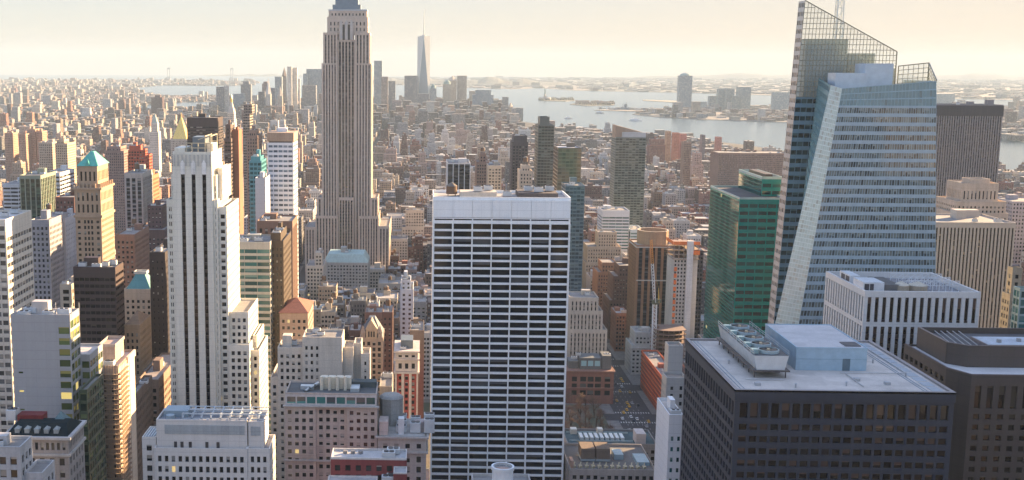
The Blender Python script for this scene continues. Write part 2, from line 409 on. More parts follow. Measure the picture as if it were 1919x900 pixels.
# ================================================================== LANDMARKS
WHITE = (.74, .72, .69); CREAM = (.56, .50, .40); LIME = (.46, .42, .36); TAN = (.40, .31, .22); BRICK = (.27, .12, .085); BROWN = (.16, .095, .065)
GREY = (.33, .33, .33); DARK = (.045, .042, .045)
g_dark = glazing('glass_black', (.012, .016, .024), (.13, .14, .15), .3, .06, spec=.45, vary=.85)
g_off = glazing('glass_office', (.028, .033, .04), (.42, .41, .38), .35, .08, lit=.0015)
g_blind = glazing('glass_blinds', (.035, .04, .045), (.55, .53, .48), .6, .1, lit=.001)
g_brz = glazing('glass_bronze', (.03, .018, .014), (.15, .095, .07), .4, .06, spec=.6)
g_teal = glazing('glass_teal', (.03, .10, .10), (.2, .34, .33), .3, .08)
# ---- white gridded slab tower in the middle
def grace():
    b = Bld('office_tower', 'broad white slab tower whose face is a regular grid of black window strips', 'skyscraper', 515, 815,
            dict(wall=masonry((.86, .86, .83), .6, .12), glass=g_dark, roof=roofing((.30, .29, .28)), cope=masonry((.86, .86, .83), .6, .12)), maxw=100, anchor='broad white gridded tower')
    st = S(9.2, 3.48, .95, .73, .8, .45, 0, 0, cols=7, vo=-.02)
    x0, z1 = pt(812, 374, 515); x1, z1b = pt(1070, 376, 515); z1 = (z1+z1b)/2
    zc = z1-8.2
    t = b.mtier(x0, x1, 515, 545, 0, zc-2.2, st, side=S(5, 3.48, .6, .6, .4))
    b.mtier(x0, x1, 515, 545, zc-2.2, zc, S(9.2, 2.2, .94, .5, .8, .45, cols=7), side=None, roof=False)
    w0 = MB(); n = 7; wd = (x1-x0)/n
    for i in range(n): w0.box(x0+wd*i+.06, x0+wd*(i+1)-.06, 514.9, 515.6, zc+.2, z1-.003)   # panels with joints
    b.part('cornice_panel', w0, b.mats['wall'])
    t = b.mtier(x0, x1, 515.55, 545, zc, z1, None, par=1.2)
    mb = MB()
    for i in range(n+1): mb.box(x0+wd*i-.26 if i else x0-.05, x0+wd*i+.26 if i < n else x1+.05, 514.35, 514.99, 0, zc-2.3)
    b.part('mullion', mb, b.mats['wall'])
    z = t['z1']; fx = lambda f: x0+(x1-x0)*f
    mb = MB(); mb.box(fx(.20), fx(.47), 523, 534, z+.003, z+2.6); b.part('penthouse', mb, masonry((.5, .46, .4)))
    mb = MB(); mb.box(fx(.63), fx(.92), 522, 540, z+.003, z+2.4); b.part('penthouse', mb, masonry((.10, .09, .09)))
    mb = MB(); water_tank(mb, fx(.14), 530, z, 2.6, 3.6, 1); b.part('water_tank', mb, TANKM)
    for f in (.3, .38, .52, .68, .75, .84):
        mb = MB(); hvac(mb, fx(f), 523+8*(f*7 % 1), z+(2.6 if .2 < f < .45 else 2.4 if f > .63 else 0), 4, 3, 2.4); b.part('air_handler', mb, HVM)
    b.finish()
grace()
# ---- tall stepped limestone skyscraper
def empire():
    Y = 1290
    wall = masonry((.55, .455, .375), .85, .28); b = Bld('skyscraper', 'tallest stepped limestone skyscraper with vertical piers narrowing to a crown at the top edge', 'skyscraper', Y, 650,
            dict(wall=wall, sp=masonry((.10, .085, .082)), glass=glazing('glass_deco', (.03, .03, .035), (.3, .29, .27), .3)), ymax=480, maxw=100, amin=1.0, anchor='tall stepped limestone skyscraper')
    st = S(3.35, 3.75, .42, .55, .7, 1.1, 1.5, 0, sp=True)
    cst = S(3.35, 3.75, .62, .55, .7, .8, 2, 0, sp=True, cols=5)
    Z = lambda y: pt(650, y, Y)[1]
    X = lambda x, y: pt(x, y, Y)[0]
    zA, zB, zC, zD, zE, zF = Z(20), Z(33), Z(63), Z(119), Z(372), Z(405)
    # flanks stand proud of the recessed middle bay
    l0, r0 = X(603, 240), X(696, 240); c0, c1 = X(632.5, 240), X(665, 240)
    b.mtier(l0, c0, Y, Y+42, 0, zD, st, roof=False, foot=False); b.mtier(c1, r0, Y, Y+42, 0, zD, st, roof=False, foot=False)
    # thin step at the flanks' corners
    b.mtier(X(605.5, 90), c0, Y+.6, Y+41, zD+.003, zC, st); b.mtier(c1, X(693, 90), Y+.6, Y+41, zD+.003, zC, st)
    b.mtier(c0+.003, c1-.003, Y+3, Y+41, 0, Z(75), cst, roof=False, foot=False)
    b.mtier(X(612.5, 48), X(689, 48), Y+5, Y+38, zC-.5, zB, S(4.2, 6, .35, .6, .4, 2, 3.5, 2))
    b.mtier(c0+1, c1-1, Y+3.2, Y+5, Z(75), Z(45), None)
    mb = MB()
    for f in (.2, .5, .8):
        x = c0+(c1-c0)*f; mb.pyr(x-1.6, x+1.6, Y+2.2, Y+3.19, Z(45), Z(38), top=.3); mb.box(x-1.6, x+1.6, Y+2.2, Y+3.19, Z(75), Z(45))
    b.part('finial', mb, masonry((.5, .46, .42)))
    mb = MB()
    for f in (.35, .65):
        x = c0+(c1-c0)*f; mb.box(x-1.3, x+1.3, Y+3.05, Y+3.17, Z(75), Z(46))
    b.part('window_slot', mb, metal(DARK, .2))
    b.mtier(X(615, 28), X(687, 28), Y+7, Y+36, zB, zA, S(4, 4, .4, .5, .3, 2, 1.2, 1))
    mb = MB(); x0, x1 = X(615, 28), X(687, 28)
    mb.ring(x0-.3, x1+.3, Y+6.7, Y+36.3, zA+.003, zA+1.6, .5); b.part('parapet', mb, metal((.45, .48, .5), .4))
    mast = metal((.17, .22, .27), .35, .4)
    mb = MB(); xa, xb = X(622, 12), X(675, 12); mb.box(xa, xb, Y+10, Y+32, zA, Z(8)); mb.box(xa+3, xb-3, Y+12, Y+30, Z(8), Z(-2))
    mb.box(xa+6, xb-6, Y+14, Y+28, Z(-2), Z(-12)); b.part('mast_base', mb, mast)
    mb = MB(); cx = (xa+xb)/2; mb.cyl(cx, Y+21, Z(-12), Z(-70), 5, 4.6, 16); mb.cyl(cx, Y+21, Z(-70), Z(-84), 4.6, 1.2, 16)
    for dx, dy in ((1, 0), (-1, 0), (0, 1), (0, -1)): mb.box(cx+dx*5-.8, cx+dx*5+.8, Y+21+dy*5-.8, Y+21+dy*5+.8, Z(-12), Z(-55))
    b.part('mast', mb, mast)
    mb = MB(); mb.bar((cx, Y+21, Z(-84)), (cx, Y+21, 443), .5, n=6); b.part('antenna', mb, mast)
    # lower shoulders
    b.mtier(X(592, 405), X(634, 405), Y-7, Y+50, 0, zF, S(3.2, 3.75, .45, .52, .45, .8, 2, 0, sp=True)); b.mtier(X(673, 405), X(710, 405), Y-7, Y+50, 0, zF, S(3.2, 3.75, .45, .52, .45, .8, 2, 0, sp=True))
    b.mtier(X(595, 371), l0-.003, Y-1, Y+44, zF, zE, S(2.9, 3.75, .45, .52, .4, .5, 1, 0, sp=True)); b.mtier(r0+.003, X(708, 371), Y-1, Y+44, zF, zE, S(2.9, 3.75, .45, .52, .4, .5, 1, 0, sp=True))
    b.mtier(c0+1.2, c1-1.2, Y-2, Y+2.9, 0, Z(372), cst, foot=False)
    b.mtier(X(573, 428), X(592, 428)-.003, Y-9, Y+55, 0, Z(426), S(3.2, 3.75, .45, .5, .4, .8, 2, 0, sp=True)); b.mtier(X(710, 425)+.003, X(730, 425), Y-9, Y+55, 0, Z(423), S(3.2, 3.75, .45, .5, .4, .8, 2, 0, sp=True))
    FOOT.append((X(573, 428), X(730, 428), Y-9, Y+60))
    b.finish()
empire()
# ---- pale tower with three dark stripes
def five():
    Y = 545; wall = masonry((.70, .67, .57), .85, .22)
    b = Bld('skyscraper', 'pale stone setback tower with three dark vertical stripes up its blank face', 'skyscraper', Y, 365, dict(wall=wall, glass=g_off, sp=metal((.012, .014, .022), .3)), ymax=775, anchor='pale tower with three dark stripes')
    x0, zt = pt(323, 312, Y); x1, _ = pt(397, 312, Y)
    z1 = zt; w_ = x1-x0
    ws = S(2.6, 3.6, .62, .55, .35, 0, 4, 0); zs = pt(365, 377, Y)[1]
    # central slab, slightly proud, with dark slots
    slots = [.26, .53, .80]; hw = .05
    segs = []; p = 0
    for s_ in slots: segs += [(p, s_-hw, None)]; p = s_+hw
    segs.append((p, 1, None))
    zsl = pt(365, 327, Y)[1]
    b.mtier(x0, x1, Y, Y+30, 0, zsl, None, segs=segs, side=None, roof=False)
    b.mtier(x0, x1, Y, Y+30, zsl, z1, None, side=None, roof=False)
    for s_ in slots:
        xa_, xb_ = x0+w_*(s_-hw), x0+w_*(s_+hw); sm = MB(); sp_ = []
        facade(sm, sp_, (xa_+.02, Y+.02, 0), (xb_-.02, Y+.02, 0), (xb_-.02, Y+.02, zsl), (xa_+.02, Y+.02, zsl), S(9, 3.6, .98, .6, .7, 0, 0, 0, cols=1, sp=True))
        for q, n_ in sp_: sm.poly(q, 2, r=random.random()+1e-3)
        b.part('window_strip', sm, [wall, metal((.012, .014, .022), .3), glazing('glass_ink', (.012, .016, .024), (.05, .06, .07), .25, .1, spec=.15)])
    mb = MB()
    for s_ in slots:
        x = x0+w_*s_; mb.box(x-1.1, x+1.1, Y-.35, Y-.003, zsl, z1+1.5); mb.pyr(x-1.1, x+1.1, Y-.35, Y-.003, z1+1.5, z1+3.2)
    b.part('finial', mb, masonry((.75, .73, .68)))
    zc = pt(365, 289, Y)[1]
    t = b.mtier(x0+.15, x1-.15, Y+.4, Y+29, z1, zc, None, side=None)
    mb = MB()
    for i in range(10): xx = x0+.4+(w_-1.6)*i/9; mb.box(xx, xx+.8, Y+.05, Y+.39, z1+.3, zc-.4)
    b.part('fluting', mb, masonry((.50, .48, .43)))
    # side wings of the shaft
    xl = pt(311, 378, Y)[0]; xr = pt(407, 378, Y)[0]
    zl = pt(316, 378, Y)[1]; wz = S(2.9, 3.6, .6, .55, .35, .9, 2, 0, cols=2)
    b.mtier(xl, x0-.003, Y+1.2, Y+34, 0, zl, wz, side=None); b.mtier(x1+.003, xr, Y+1.2, Y+34, 0, zl, wz, side=S(2.8, 3.6, .5, .5))
    zu = pt(316, 333, Y)[1]
    b.mtier(pt(317, 335, Y)[0], x0-.003, Y+4, Y+30, zl, zu, S(9, 3.6, .5, .7, .4, .4, 4, 1, cols=1), side=None); b.mtier(x1+.003, pt(403, 335, Y)[0], Y+4, Y+30, zl, zu, S(9, 3.6, .6, .7, .4, .4, 4, 1, cols=1), side=None)
    b.mtier(pt(403, 335, Y)[0]+.003, pt(411, 320, Y)[0], Y+8, Y+34, zl, pt(405, 322, Y)[1], None, side=S(3, 3.6, .4, .5))
    # rooftop frame and plant
    z = t['z1']; mb = MB(); fx = lambda f: x0+w_*f
    mb.box(fx(.42), fx(.74), Y+10, Y+22, z+.003, z+7.5); b.part('plant_room', mb, metal((.13, .17, .2), .4))
    mb = MB()
    for f in (.3, .44, .6, .78, .92):
        for dy in (6, 24): mb.bar((fx(f), Y+dy, z), (fx(f), Y+dy, z+(8.5 if f > .7 else 5)), .3)
    for dy in (6, 24):
        for h in (2.5, 4.8): mb.bar((fx(.3), Y+dy, z+h), (fx(.92), Y+dy, z+h), .25)
        mb.bar((fx(.6), Y+dy, z+6.5), (fx(.92), Y+dy, z+8.5), .25)
    for f in (.78, .92): mb.bar((fx(f), Y+6, z+8.2), (fx(f), Y+24, z+8.2), .25)
    b.part('roof_frame', mb, metal((.5, .44, .3), .5))
    mb = MB(); mb.box(fx(.02), fx(.28), Y+4, Y+20, z+.003, z+2.6); b.part('bulkhead', mb, wall); mb = MB(); mb.box(fx(.8), fx(.96), Y+8, Y+20, z+.003, z+4.5); b.part('bulkhead', mb, wall)
    # lower wings on the right
    ls = S(3.1, 3.6, .55, .56, .35, .7, 1.5, 0)
    w1 = pt(427, 640, Y)[0]; w2 = pt(466, 640, Y)[0]; w3 = pt(482, 700, Y)[0]
    zz = pt(445, 590, Y+4)[1]; zy = pt(445, 648, Y+4)[1]
    b.mtier(xr+.003, w1, Y+3, Y+40, 0, zs-4, S(2.7, 3.6, .6, .55, .35, .3, 2, 0), side=S(2.8, 3.6, .5, .5))
    b.mtier(w1+.003, w2, Y+2, Y+40, 0, zy, ls); b.mtier(w1+.003, pt(462, 600, Y)[0], Y+6, Y+40, zy, zz, ls)
    b.mtier(w2+.003, w3, Y+8, Y+40, 0, pt(475, 660, Y+8)[1], ls)
    b.mtier(w2+.003, pt(474, 640, Y)[0], Y+14, Y+40, pt(475, 660, Y+8)[1], pt(470, 632, Y+14)[1], ls)
    b.finish()
five()
# ---- blue glass tower with slanted facets
def bofa():
    Y0 = 530; Y1 = 566; Y2 = 600
    sp = metal((.36, .45, .50), .22); gl = glazing('glass_blue_tower', (.12, .145, .135), (.33, .37, .33), .55, .05, spec=1.0, vary=.7)  # panel and pane tones lightened to paint in the reflected sky
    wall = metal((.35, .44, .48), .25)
    b = Bld('glass_tower', 'faceted pale blue glass skyscraper with a slanted screen crown and mast', 'skyscraper', Y0, 1600, dict(wall=wall, sp=sp, glass=gl), maxw=70, ymax=620, anchor='slanted blue glass tower')
    st = lambda n, c, wh=.56: S(1, (1), .93, wh, .25, .1, 0, 0, cols=c)
    def P3(px, py, Y): x, z = pt(px, py, Y); return Vector((x, Y, z))
    def down(px, py, Y): x, z = pt(px, py, Y); return x
    # front mass: corner edge slants; chamfer facet leans left as it goes down
    A = P3(1557, 160, Y0+5); B = P3(1578, 166, Y0); Cc = P3(1755, 152, Y0)
    xb = down(1495, 615, Y0); zb = pt(1495, 615, Y0)[1]; xa = down(1452, 615, Y0+5)
    k = (B.z)/(B.z-zb)                        # carry the slant on to the ground
    Bg = Vector((B.x+(xb-B.x)*k, Y0, 0)); Ag = Vector((A.x+(xa-A.x)*k, Y0+5, 0))
    Cg = Vector((down(1752, 620, Y0), Y0, 0)); Cg.x = Cc.x+(Cg.x-Cc.x)*k
    fl = 4.15; nfl = lambda z: round(z/fl)
    zt = pt(1650, 199, Y0)[1]
    def at(p, q, z): t = (z-p.z)/(q.z-p.z); return p+(q-p)*t
    Bm, Cm, Am = at(Bg, B, zt), at(Cg, Cc, zt), at(Ag, A, zt)
    facade(b.wb, b.panes, Bg, Cg, Cm, Bm, S(1.55, fl, .84, .6, .2, .1, 0, 0))
    # top band of clear screen glass over the front mass
    tm = MB(); tp = []
    facade(tm, tp, Bm, Cm, Cc, B, S(1.55, 3.4, .9, .86, .15, .1))
    for q, n in tp: tm.poly(q, 1, r=random.random()+1e-3)
    b.part('top_screen', tm, [metal((.30, .44, .50), .25), glazing('glass_top_band', (.17, .26, .27), (.24, .33, .33), .3, .06, spec=1.0, vary=.12)])
    # the pale facet
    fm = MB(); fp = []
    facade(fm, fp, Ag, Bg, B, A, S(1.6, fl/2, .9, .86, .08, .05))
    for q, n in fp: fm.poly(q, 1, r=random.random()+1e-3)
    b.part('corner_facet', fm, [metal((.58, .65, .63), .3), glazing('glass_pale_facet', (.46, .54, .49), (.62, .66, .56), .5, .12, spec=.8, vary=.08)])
    # left flank going back
    D = P3(1534, 146, Y1); Dg = Vector((down(1440, 615, Y1), Y1, 0)); Dg.x = D.x+(Dg.x-D.x)*1.0
    lm = MB(); lp = []
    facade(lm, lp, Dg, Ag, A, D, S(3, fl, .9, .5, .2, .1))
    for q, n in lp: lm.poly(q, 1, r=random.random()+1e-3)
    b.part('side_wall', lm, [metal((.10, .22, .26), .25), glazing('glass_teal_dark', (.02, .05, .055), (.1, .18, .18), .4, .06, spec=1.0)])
    # right wall, roof
    xr = Cc.x
    facade(b.wb, b.panes, Cg, Cg+Vector((0, Y1-Y0, 0)), Cc+Vector((0, Y1-Y0, 0)), Cc, None)
    zr = zt+6
    rm = MB(); rm.poly((Vector((A.x, Y0+6, zr)), Vector((Cc.x-.5, Y0+.6, zr)), Vector((Cc.x-.5, Y1, zr)), Vector((D.x, Y1, zr)))); b.part('roof', rm, roofing((.2, .2, .2)))
    mb = MB()
    for (pa, pb, ya, yb, top) in ((1566, 1626, Y0+14, Y0+24, 137), (1622, 1675, Y0+17, Y0+30, 119)):
        xa_, zt_ = pt(pa, top, ya); xb_, _ = pt(pb, top, ya); mb.box(xa_, xb_, ya, yb, zr+.003, zt_)
    b.part('plant_room', mb, metal((.50, .56, .60), .4))
    # rear mass with the tall slanted screen
    L0 = P3(1509, 1, Y1+.5); L1 = P3(1681, 97, Y1+.5); Lg = Vector((down(1449, 615, Y1+.5), Y1+.5, 0)); zq = pt(1449, 615, Y1)[1]
    Lg.x = L0.x + (Lg.x-L0.x)*L0.z/(L0.z-zq)
    zs = pt(1550, 72, Y1)[1]                 # top of the solid core on the left
    lx = lambda z: at(Lg, L0, z).x
    Rg = Vector((L1.x, Y1+.5, 0))
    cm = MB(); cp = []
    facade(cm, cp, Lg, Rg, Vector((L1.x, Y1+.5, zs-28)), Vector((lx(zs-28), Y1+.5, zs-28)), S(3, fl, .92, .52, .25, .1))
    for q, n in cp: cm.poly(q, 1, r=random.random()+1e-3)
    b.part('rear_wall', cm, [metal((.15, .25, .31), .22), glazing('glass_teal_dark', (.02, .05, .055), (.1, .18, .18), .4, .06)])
    dep = 38; ds = 10
    sm = MB(); spn = []
    facade(sm, spn, Vector((lx(0), Y1+ds, 0)), Lg, L0, Vector((L0.x, Y1+ds, L0.z)), S(2.2, fl, .85, .5, .2, .1))
    for (xa_, ya_, xc_, yc_) in ((22, dep, 0, ds), (L1.x-L0.x, dep, 22, dep)):
        sm.poly(((lx(0)+xa_, Y1+ya_, 0), (lx(0)+xc_, Y1+yc_, 0), (L0.x+xc_, Y1+yc_, zs-30), (L0.x+xa_, Y1+ya_, zs-30)))
    sm.poly(((L1.x, Y1+.5, 0), (L1.x, Y1+dep, 0), (L1.x, Y1+dep, zs-30), (L1.x, Y1+.5, zs-30)))
    for q, n in spn: sm.poly(q, 1, r=random.random()+1e-3)
    b.part('side_wall', sm, [metal((.42, .40, .38), .25), glazing('glass_pale_side', (.16, .15, .13), (.5, .42, .34), .6, .1)])  # pale pinkish tones paint in the light reflected on this side
    km = MB()
    for (pa, pb, ptop) in ((1511, 1590, 73), (1590.2, 1640, 100), (1640.2, 1680, 128)):
        xa_, zt_ = pt(pa, ptop, Y1+4); xb_, _ = pt(pb, ptop, Y1+4); km.box(max(xa_, lx(zt_)+.6), xb_, Y1+4, Y1+20, zs-40, zt_)
    b.part('core', km, metal((.15, .23, .28), .35))
    # screens: translucent panes in a fine metal grid
    m, t, p = mat('screen_glass'); n = N(t)
    p.inputs['Base Color'].default_value = (.85, .80, .56, 1); p.inputs['Roughness'].default_value = .15; p.inputs['Alpha'].default_value = .27; _mc['screen'] = m
    gm = MB(); fr = MB(); scr = [gm]
    def screen(q, nx, nz, th=.14):
        gm = MB(); scr.append(gm)
        q = [Vector(v) for v in q]
        P = lambda a, c: (q[0]*(1-a)+q[1]*a)*(1-c)+(q[3]*(1-a)+q[2]*a)*c
        gm.poly([P(0, 0), P(1, 0), P(1, 1), P(0, 1)])
        for i in range(nx+1): fr.bar(P(i/nx, 0), P(i/nx, 1), th*(2 if i in (0, nx) else 1))
        for j in range(nz+1): fr.bar(P(0, j/nz), P(1, j/nz), th*(2.2 if j in (0, nz) else 1.3))
    zb_ = zs-28
    bl, br = Vector((lx(zb_), Y1+.5, zb_)), Vector((L1.x, Y1+.5, zb_))
    # slanted top: build in vertical strips so that the grid stays plumb
    nS = 28; q0 = L0; q1 = L1
    zlev = [zb_ + 2.5*i for i in range(60)]
    for i in range(nS):
        f0, f1 = i/nS, (i+1)/nS
        ta, tb = q0+(q1-q0)*f0, q0+(q1-q0)*f1; ba, bb_ = bl+(br-bl)*f0, bl+(br-bl)*f1
        gm.poly((ba, bb_, tb, ta)); fr.bar(ba, ta, .14); fr.bar(ta, tb, .3)
        for z in zlev:
            if z < max(ta.z, tb.z):
                g0 = ba+(ta-ba)*((z-zb_)/(ta.z-zb_)); g1 = bb_+(tb-bb_)*((z-zb_)/(tb.z-zb_))
                if z < min(ta.z, tb.z): fr.bar(g0, g1, .17)
    fr.bar(br, L1, .3)
    yb2 = Y1+dep
    yb2 = Y1+26; back = [Vector((lx(zb_)+12, yb2, zb_)), Vector((L1.x, yb2, zb_)), Vector((L1.x, yb2, L1.z-3)), Vector((L0.x+12, yb2, L0.z-8))]
    E0 = P3(1684, 124, Y0+22); E1 = P3(1741, 118, Y0+22); E2 = P3(1755, 150, Y0+2)
    screen([Vector((E0.x, Y0+22, zr)), Vector((E1.x, Y0+22, zr)), E1, E0], 6, 6); screen([Vector((E2.x-.6, Y0+2, zr)), Vector((E1.x+.4, Y0+22, zr)), E1, E2], 5, 6)
    for g1 in scr: b.part('screen', g1, m)
    b.part('screen_frame', fr, metal((.20, .20, .16), .4))
    mm = MB(); xm, zm = pt(1572, 40, Y1+20); hw = 2.0
    for dx in (-hw, hw):
        for dy in (-hw, hw): mm.bar((xm+dx, Y1+20+dy, zm-26), (xm+dx*.3, Y1+20+dy*.3, zm+60), .33)
    for i in range(13):
        za = zm-26+i*6.5; s_ = hw*(1-.7*i/13); s2 = hw*(1-.7*(i+1)/13)
        for (ax, ay, bx_, by) in ((-1, -1, 1, -1), (1, -1, 1, 1), (1, 1, -1, 1), (-1, 1, -1, -1)):
            mm.bar((xm+ax*s_, Y1+20+ay*s_, za), (xm+bx_*s2, Y1+20+by*s2, za+6.5), .2)
            mm.bar((xm+ax*s_, Y1+20+ay*s_, za), (xm+bx_*s_, Y1+20+by*s_, za), .2)
    b.part('mast', mm, metal((.62, .66, .64), .4))
    FOOT.append((Lg.x, Cc.x+5, Y0, Y1+dep)); BOXES.append((Bg.x, Cc.x, Y0, Y2, 0, B.z, 'glass_tower')); b.top = (B.x+15, Y0, 200)
    b.finish()
bofa()
# ---- dark foreground office block with blue plant room
def fg_office():
    Y = 340
    x0, z0 = pt(1379, 729, Y); x1, _ = pt(1790, 737, Y); z = pt(1580, 733, Y)[1]
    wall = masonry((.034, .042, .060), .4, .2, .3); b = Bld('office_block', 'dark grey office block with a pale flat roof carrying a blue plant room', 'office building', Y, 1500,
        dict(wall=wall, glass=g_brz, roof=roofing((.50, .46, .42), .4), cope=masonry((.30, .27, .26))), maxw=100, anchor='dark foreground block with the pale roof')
    D = 66
    st = S(3.25, 3.78, .74, .52, .55, 1.1, 0, 0, cols=20); s2 = S(3.25, 3.78, .66, .62, .5, .8, 0, 0, cols=20)
    zc = z-3.2; zu = zc-6.6
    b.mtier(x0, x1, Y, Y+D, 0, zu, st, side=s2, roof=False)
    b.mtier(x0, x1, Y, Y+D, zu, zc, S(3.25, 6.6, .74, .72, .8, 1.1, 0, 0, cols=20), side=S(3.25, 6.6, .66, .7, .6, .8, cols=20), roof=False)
    t = b.mtier(x0-.25, x1+.25, Y-.25, Y+D+.25, zc, z, None, side=None, roof=False)
    rb = b.rb
    rb.poly(((x0+.9, Y+.9, z-.6), (x1-.9, Y+.9, z-.6), (x1-.9, Y+D-.9, z-.6), (x0+.9, Y+D-.9, z-.6)), 0)
    rb.ring(x0-.25, x1+.25, Y-.25, Y+D+.25, z-.59, z+.05, 1.2, 1)
    zr = z-.6
    # walkway strip and tracks along the right edge
    mb = MB()
    for i in range(11): mb.box(x1-5.5, x1-2.2, Y+3+i*5.6, Y+7.6+i*5.6, zr+.004, zr+.12)
    for i in range(2): mb.box(x1-7-.25*i*4, x1-6.8-.25*i*4, Y+2, Y+D-2, zr+.004, zr+.2)
    for i in range(2): mb.box(x0+2.2+i*1.2, x0+2.4+i*1.2, Y+2, Y+D-2, zr+.004, zr+.2)
    b.part('roof_track', mb, metal((.3, .34, .38), .6))
    for i, (fx_, fy_) in enumerate(((.12, .10), (.30, .08), (.55, .12), (.74, .14), (.90, .30), (.84, .55), (.88, .8), (.10, .5), (.16, .85), (.62, .2))):
        vx, vy = x0+(x1-x0)*fx_, Y+D*fy_; mb = MB()
        if i % 3 == 0: mb.box(vx, vx+1.6, vy, vy+1.6, zr+.003, zr+.9)
        else: mb.cyl(vx, vy, zr, zr+1.1, .28, .28, 8); mb.cyl(vx, vy, zr+1.1, zr+1.4, .5, .2, 8)
        b.part('roof_vent', mb, metal((.35, .36, .37)))
    mb = MB()
    for (ax, ay, bx_, by) in ((.60, .34, .92, .34), (.92, .34, .92, .9), (.1, .2, .28, .2), (.62, .1, .62, .33)): mb.bar((x0+(x1-x0)*ax, Y+D*ay, zr+.35), (x0+(x1-x0)*bx_, Y+D*by, zr+.35), .16, n=6)
    b.part('roof_pipe', mb, metal((.42, .42, .42)))
    # blue penthouse box
    blue = metal((.30, .42, .50), .55)
    px0, zt = pt(1493, 652, Y+26); px1, _ = pt(1626, 653, Y+26)
    mb = MB(); mb.box(px0, px1, Y+26, Y+60, zr+.003, zt, 0, top=False); mb.poly(((px0, Y+26, zt), (px1, Y+26, zt), (px1, Y+60, zt), (px0, Y+60, zt)), 1)
    mb.ring(px0-.1, px1+.1, Y+25.9, Y+60.1, zt-.35, zt+.25, .35, 0)
    pen = b.part('plant_room', mb, [blue, roofing((.46, .45, .45), .35)])
    mb = MB(); mb.box(px0+15, px0+17.4, Y+25.9, Y+26.3, zr+.003, zr+4); b.part('door', mb, metal((.10, .15, .18)))
    mb = MB(); mb.box(px0+16.5, px1-1.2, Y+28.5, Y+34, zt+.003, zt+.3); b.part('louvre', mb, metal((.07, .07, .08)))
    mb = MB(); mb.box(px0-.06, px1+.06, Y+25.94, Y+26.2, zr+3.7, zr+3.82); b.part('trim', mb, metal((.2, .3, .36)))
    b.finish()
    pass
    # cooling unit of five fans standing on the roof
    cx0, cz = pt(1415, 694, Y+14); cx1 = pt(1481, 694, Y+14)[0]; L = 44; zb = zr+2.6; zt = zb+4.6
    c = empty('cooling_unit', ((cx0+cx1)/2, Y+16, zr), 'silver cooling unit with five round fans beside the blue plant room', 'cooling unit')
    mb = MB()
    xm0, xm1 = cx0, cx1; ya, yb = Y+16, Y+16+L
    sec = [(xm0+1.1, zb), (xm1-1.1, zb), (xm1, zt), (xm0, zt)]
    for i in range(4):
        (ax, az), (bx_, bz) = sec[i], sec[(i+1) % 4]
        mb.poly(((ax, ya, az), (ax, yb, az), (bx_, yb, bz), (bx_, ya, bz)), 0 if i != 3 else 1)
    mb.poly([(x, ya, z_) for x, z_ in sec], 1); mb.poly([(x, yb, z_) for x, z_ in sec][::-1], 1)
    mb.build('casing', [metal((.05, .06, .07)), metal((.55, .60, .62), .35, .3)], c)
    mb = MB(); mb.box(xm0-.4, xm1+.4, ya-.8, yb+.5, zb-.45, zb-.02); mb.build('base_frame', metal((.07, .06, .06)), c)
    for i in range(8):
        mb = MB()
        for x in (xm0+.6, xm1-.6): mb.bar((x, ya+.5+i*(L-1)/7, zr+.003), (x, ya+.5+i*(L-1)/7, zb-.3), .22)
        mb.build('support', metal((.07, .06, .06)), c)
    for i in range(5):
        y = ya+5+i*8.4; x = (xm0+xm1)/2+.5
        mb = MB(); mb.cyl(x, y, zt+.003, zt+1.0, 3.3, 3.3, 24, 0, False); mb.cyl(x, y, zt+1.0, zt+1.01, 3.3, 3.0, 24, 0, False)
        f = mb.build('fan', metal((.32, .42, .45), .4), c)
        mb = MB(); mb.cyl(x, y, zt+.5, zt+.55, 3.2, 3.2, 24, 0); mb.cyl(x, y, zt+.56, zt+1.1, .6, .5, 10, 1)
        for k in range(6):
            a = k*math.pi/3; mb.poly(((x, y, zt+.8), (x+3*math.cos(a), y+3*math.sin(a), zt+.7), (x+3*math.cos(a+.5), y+3*math.sin(a+.5), zt+.9)), 2)
        d = mb.build('fan_rotor', [metal((.02, .02, .02)), metal((.5, .4, .25)), metal((.16, .12, .09))], None, tuple(c.location)); d.parent = f
        mb = MB(); mb.box(xm0+.3, xm0+2.2, y-2.4, y-.2, zt+.003, zt+1.4); mb.build('motor_housing', metal((.20, .33, .36), .4), c)
    mb = MB()
    for sx in (xm0, xm1):
        for h in (.7, 1.4): mb.bar((sx, ya, zt+h), (sx, yb, zt+h), .06)
        for i in range(12): mb.bar((sx, ya+i*L/11, zt), (sx, ya+i*L/11, zt+1.4), .06)
    mb.build('railing', metal((.45, .5, .52)), c)
fg_office()
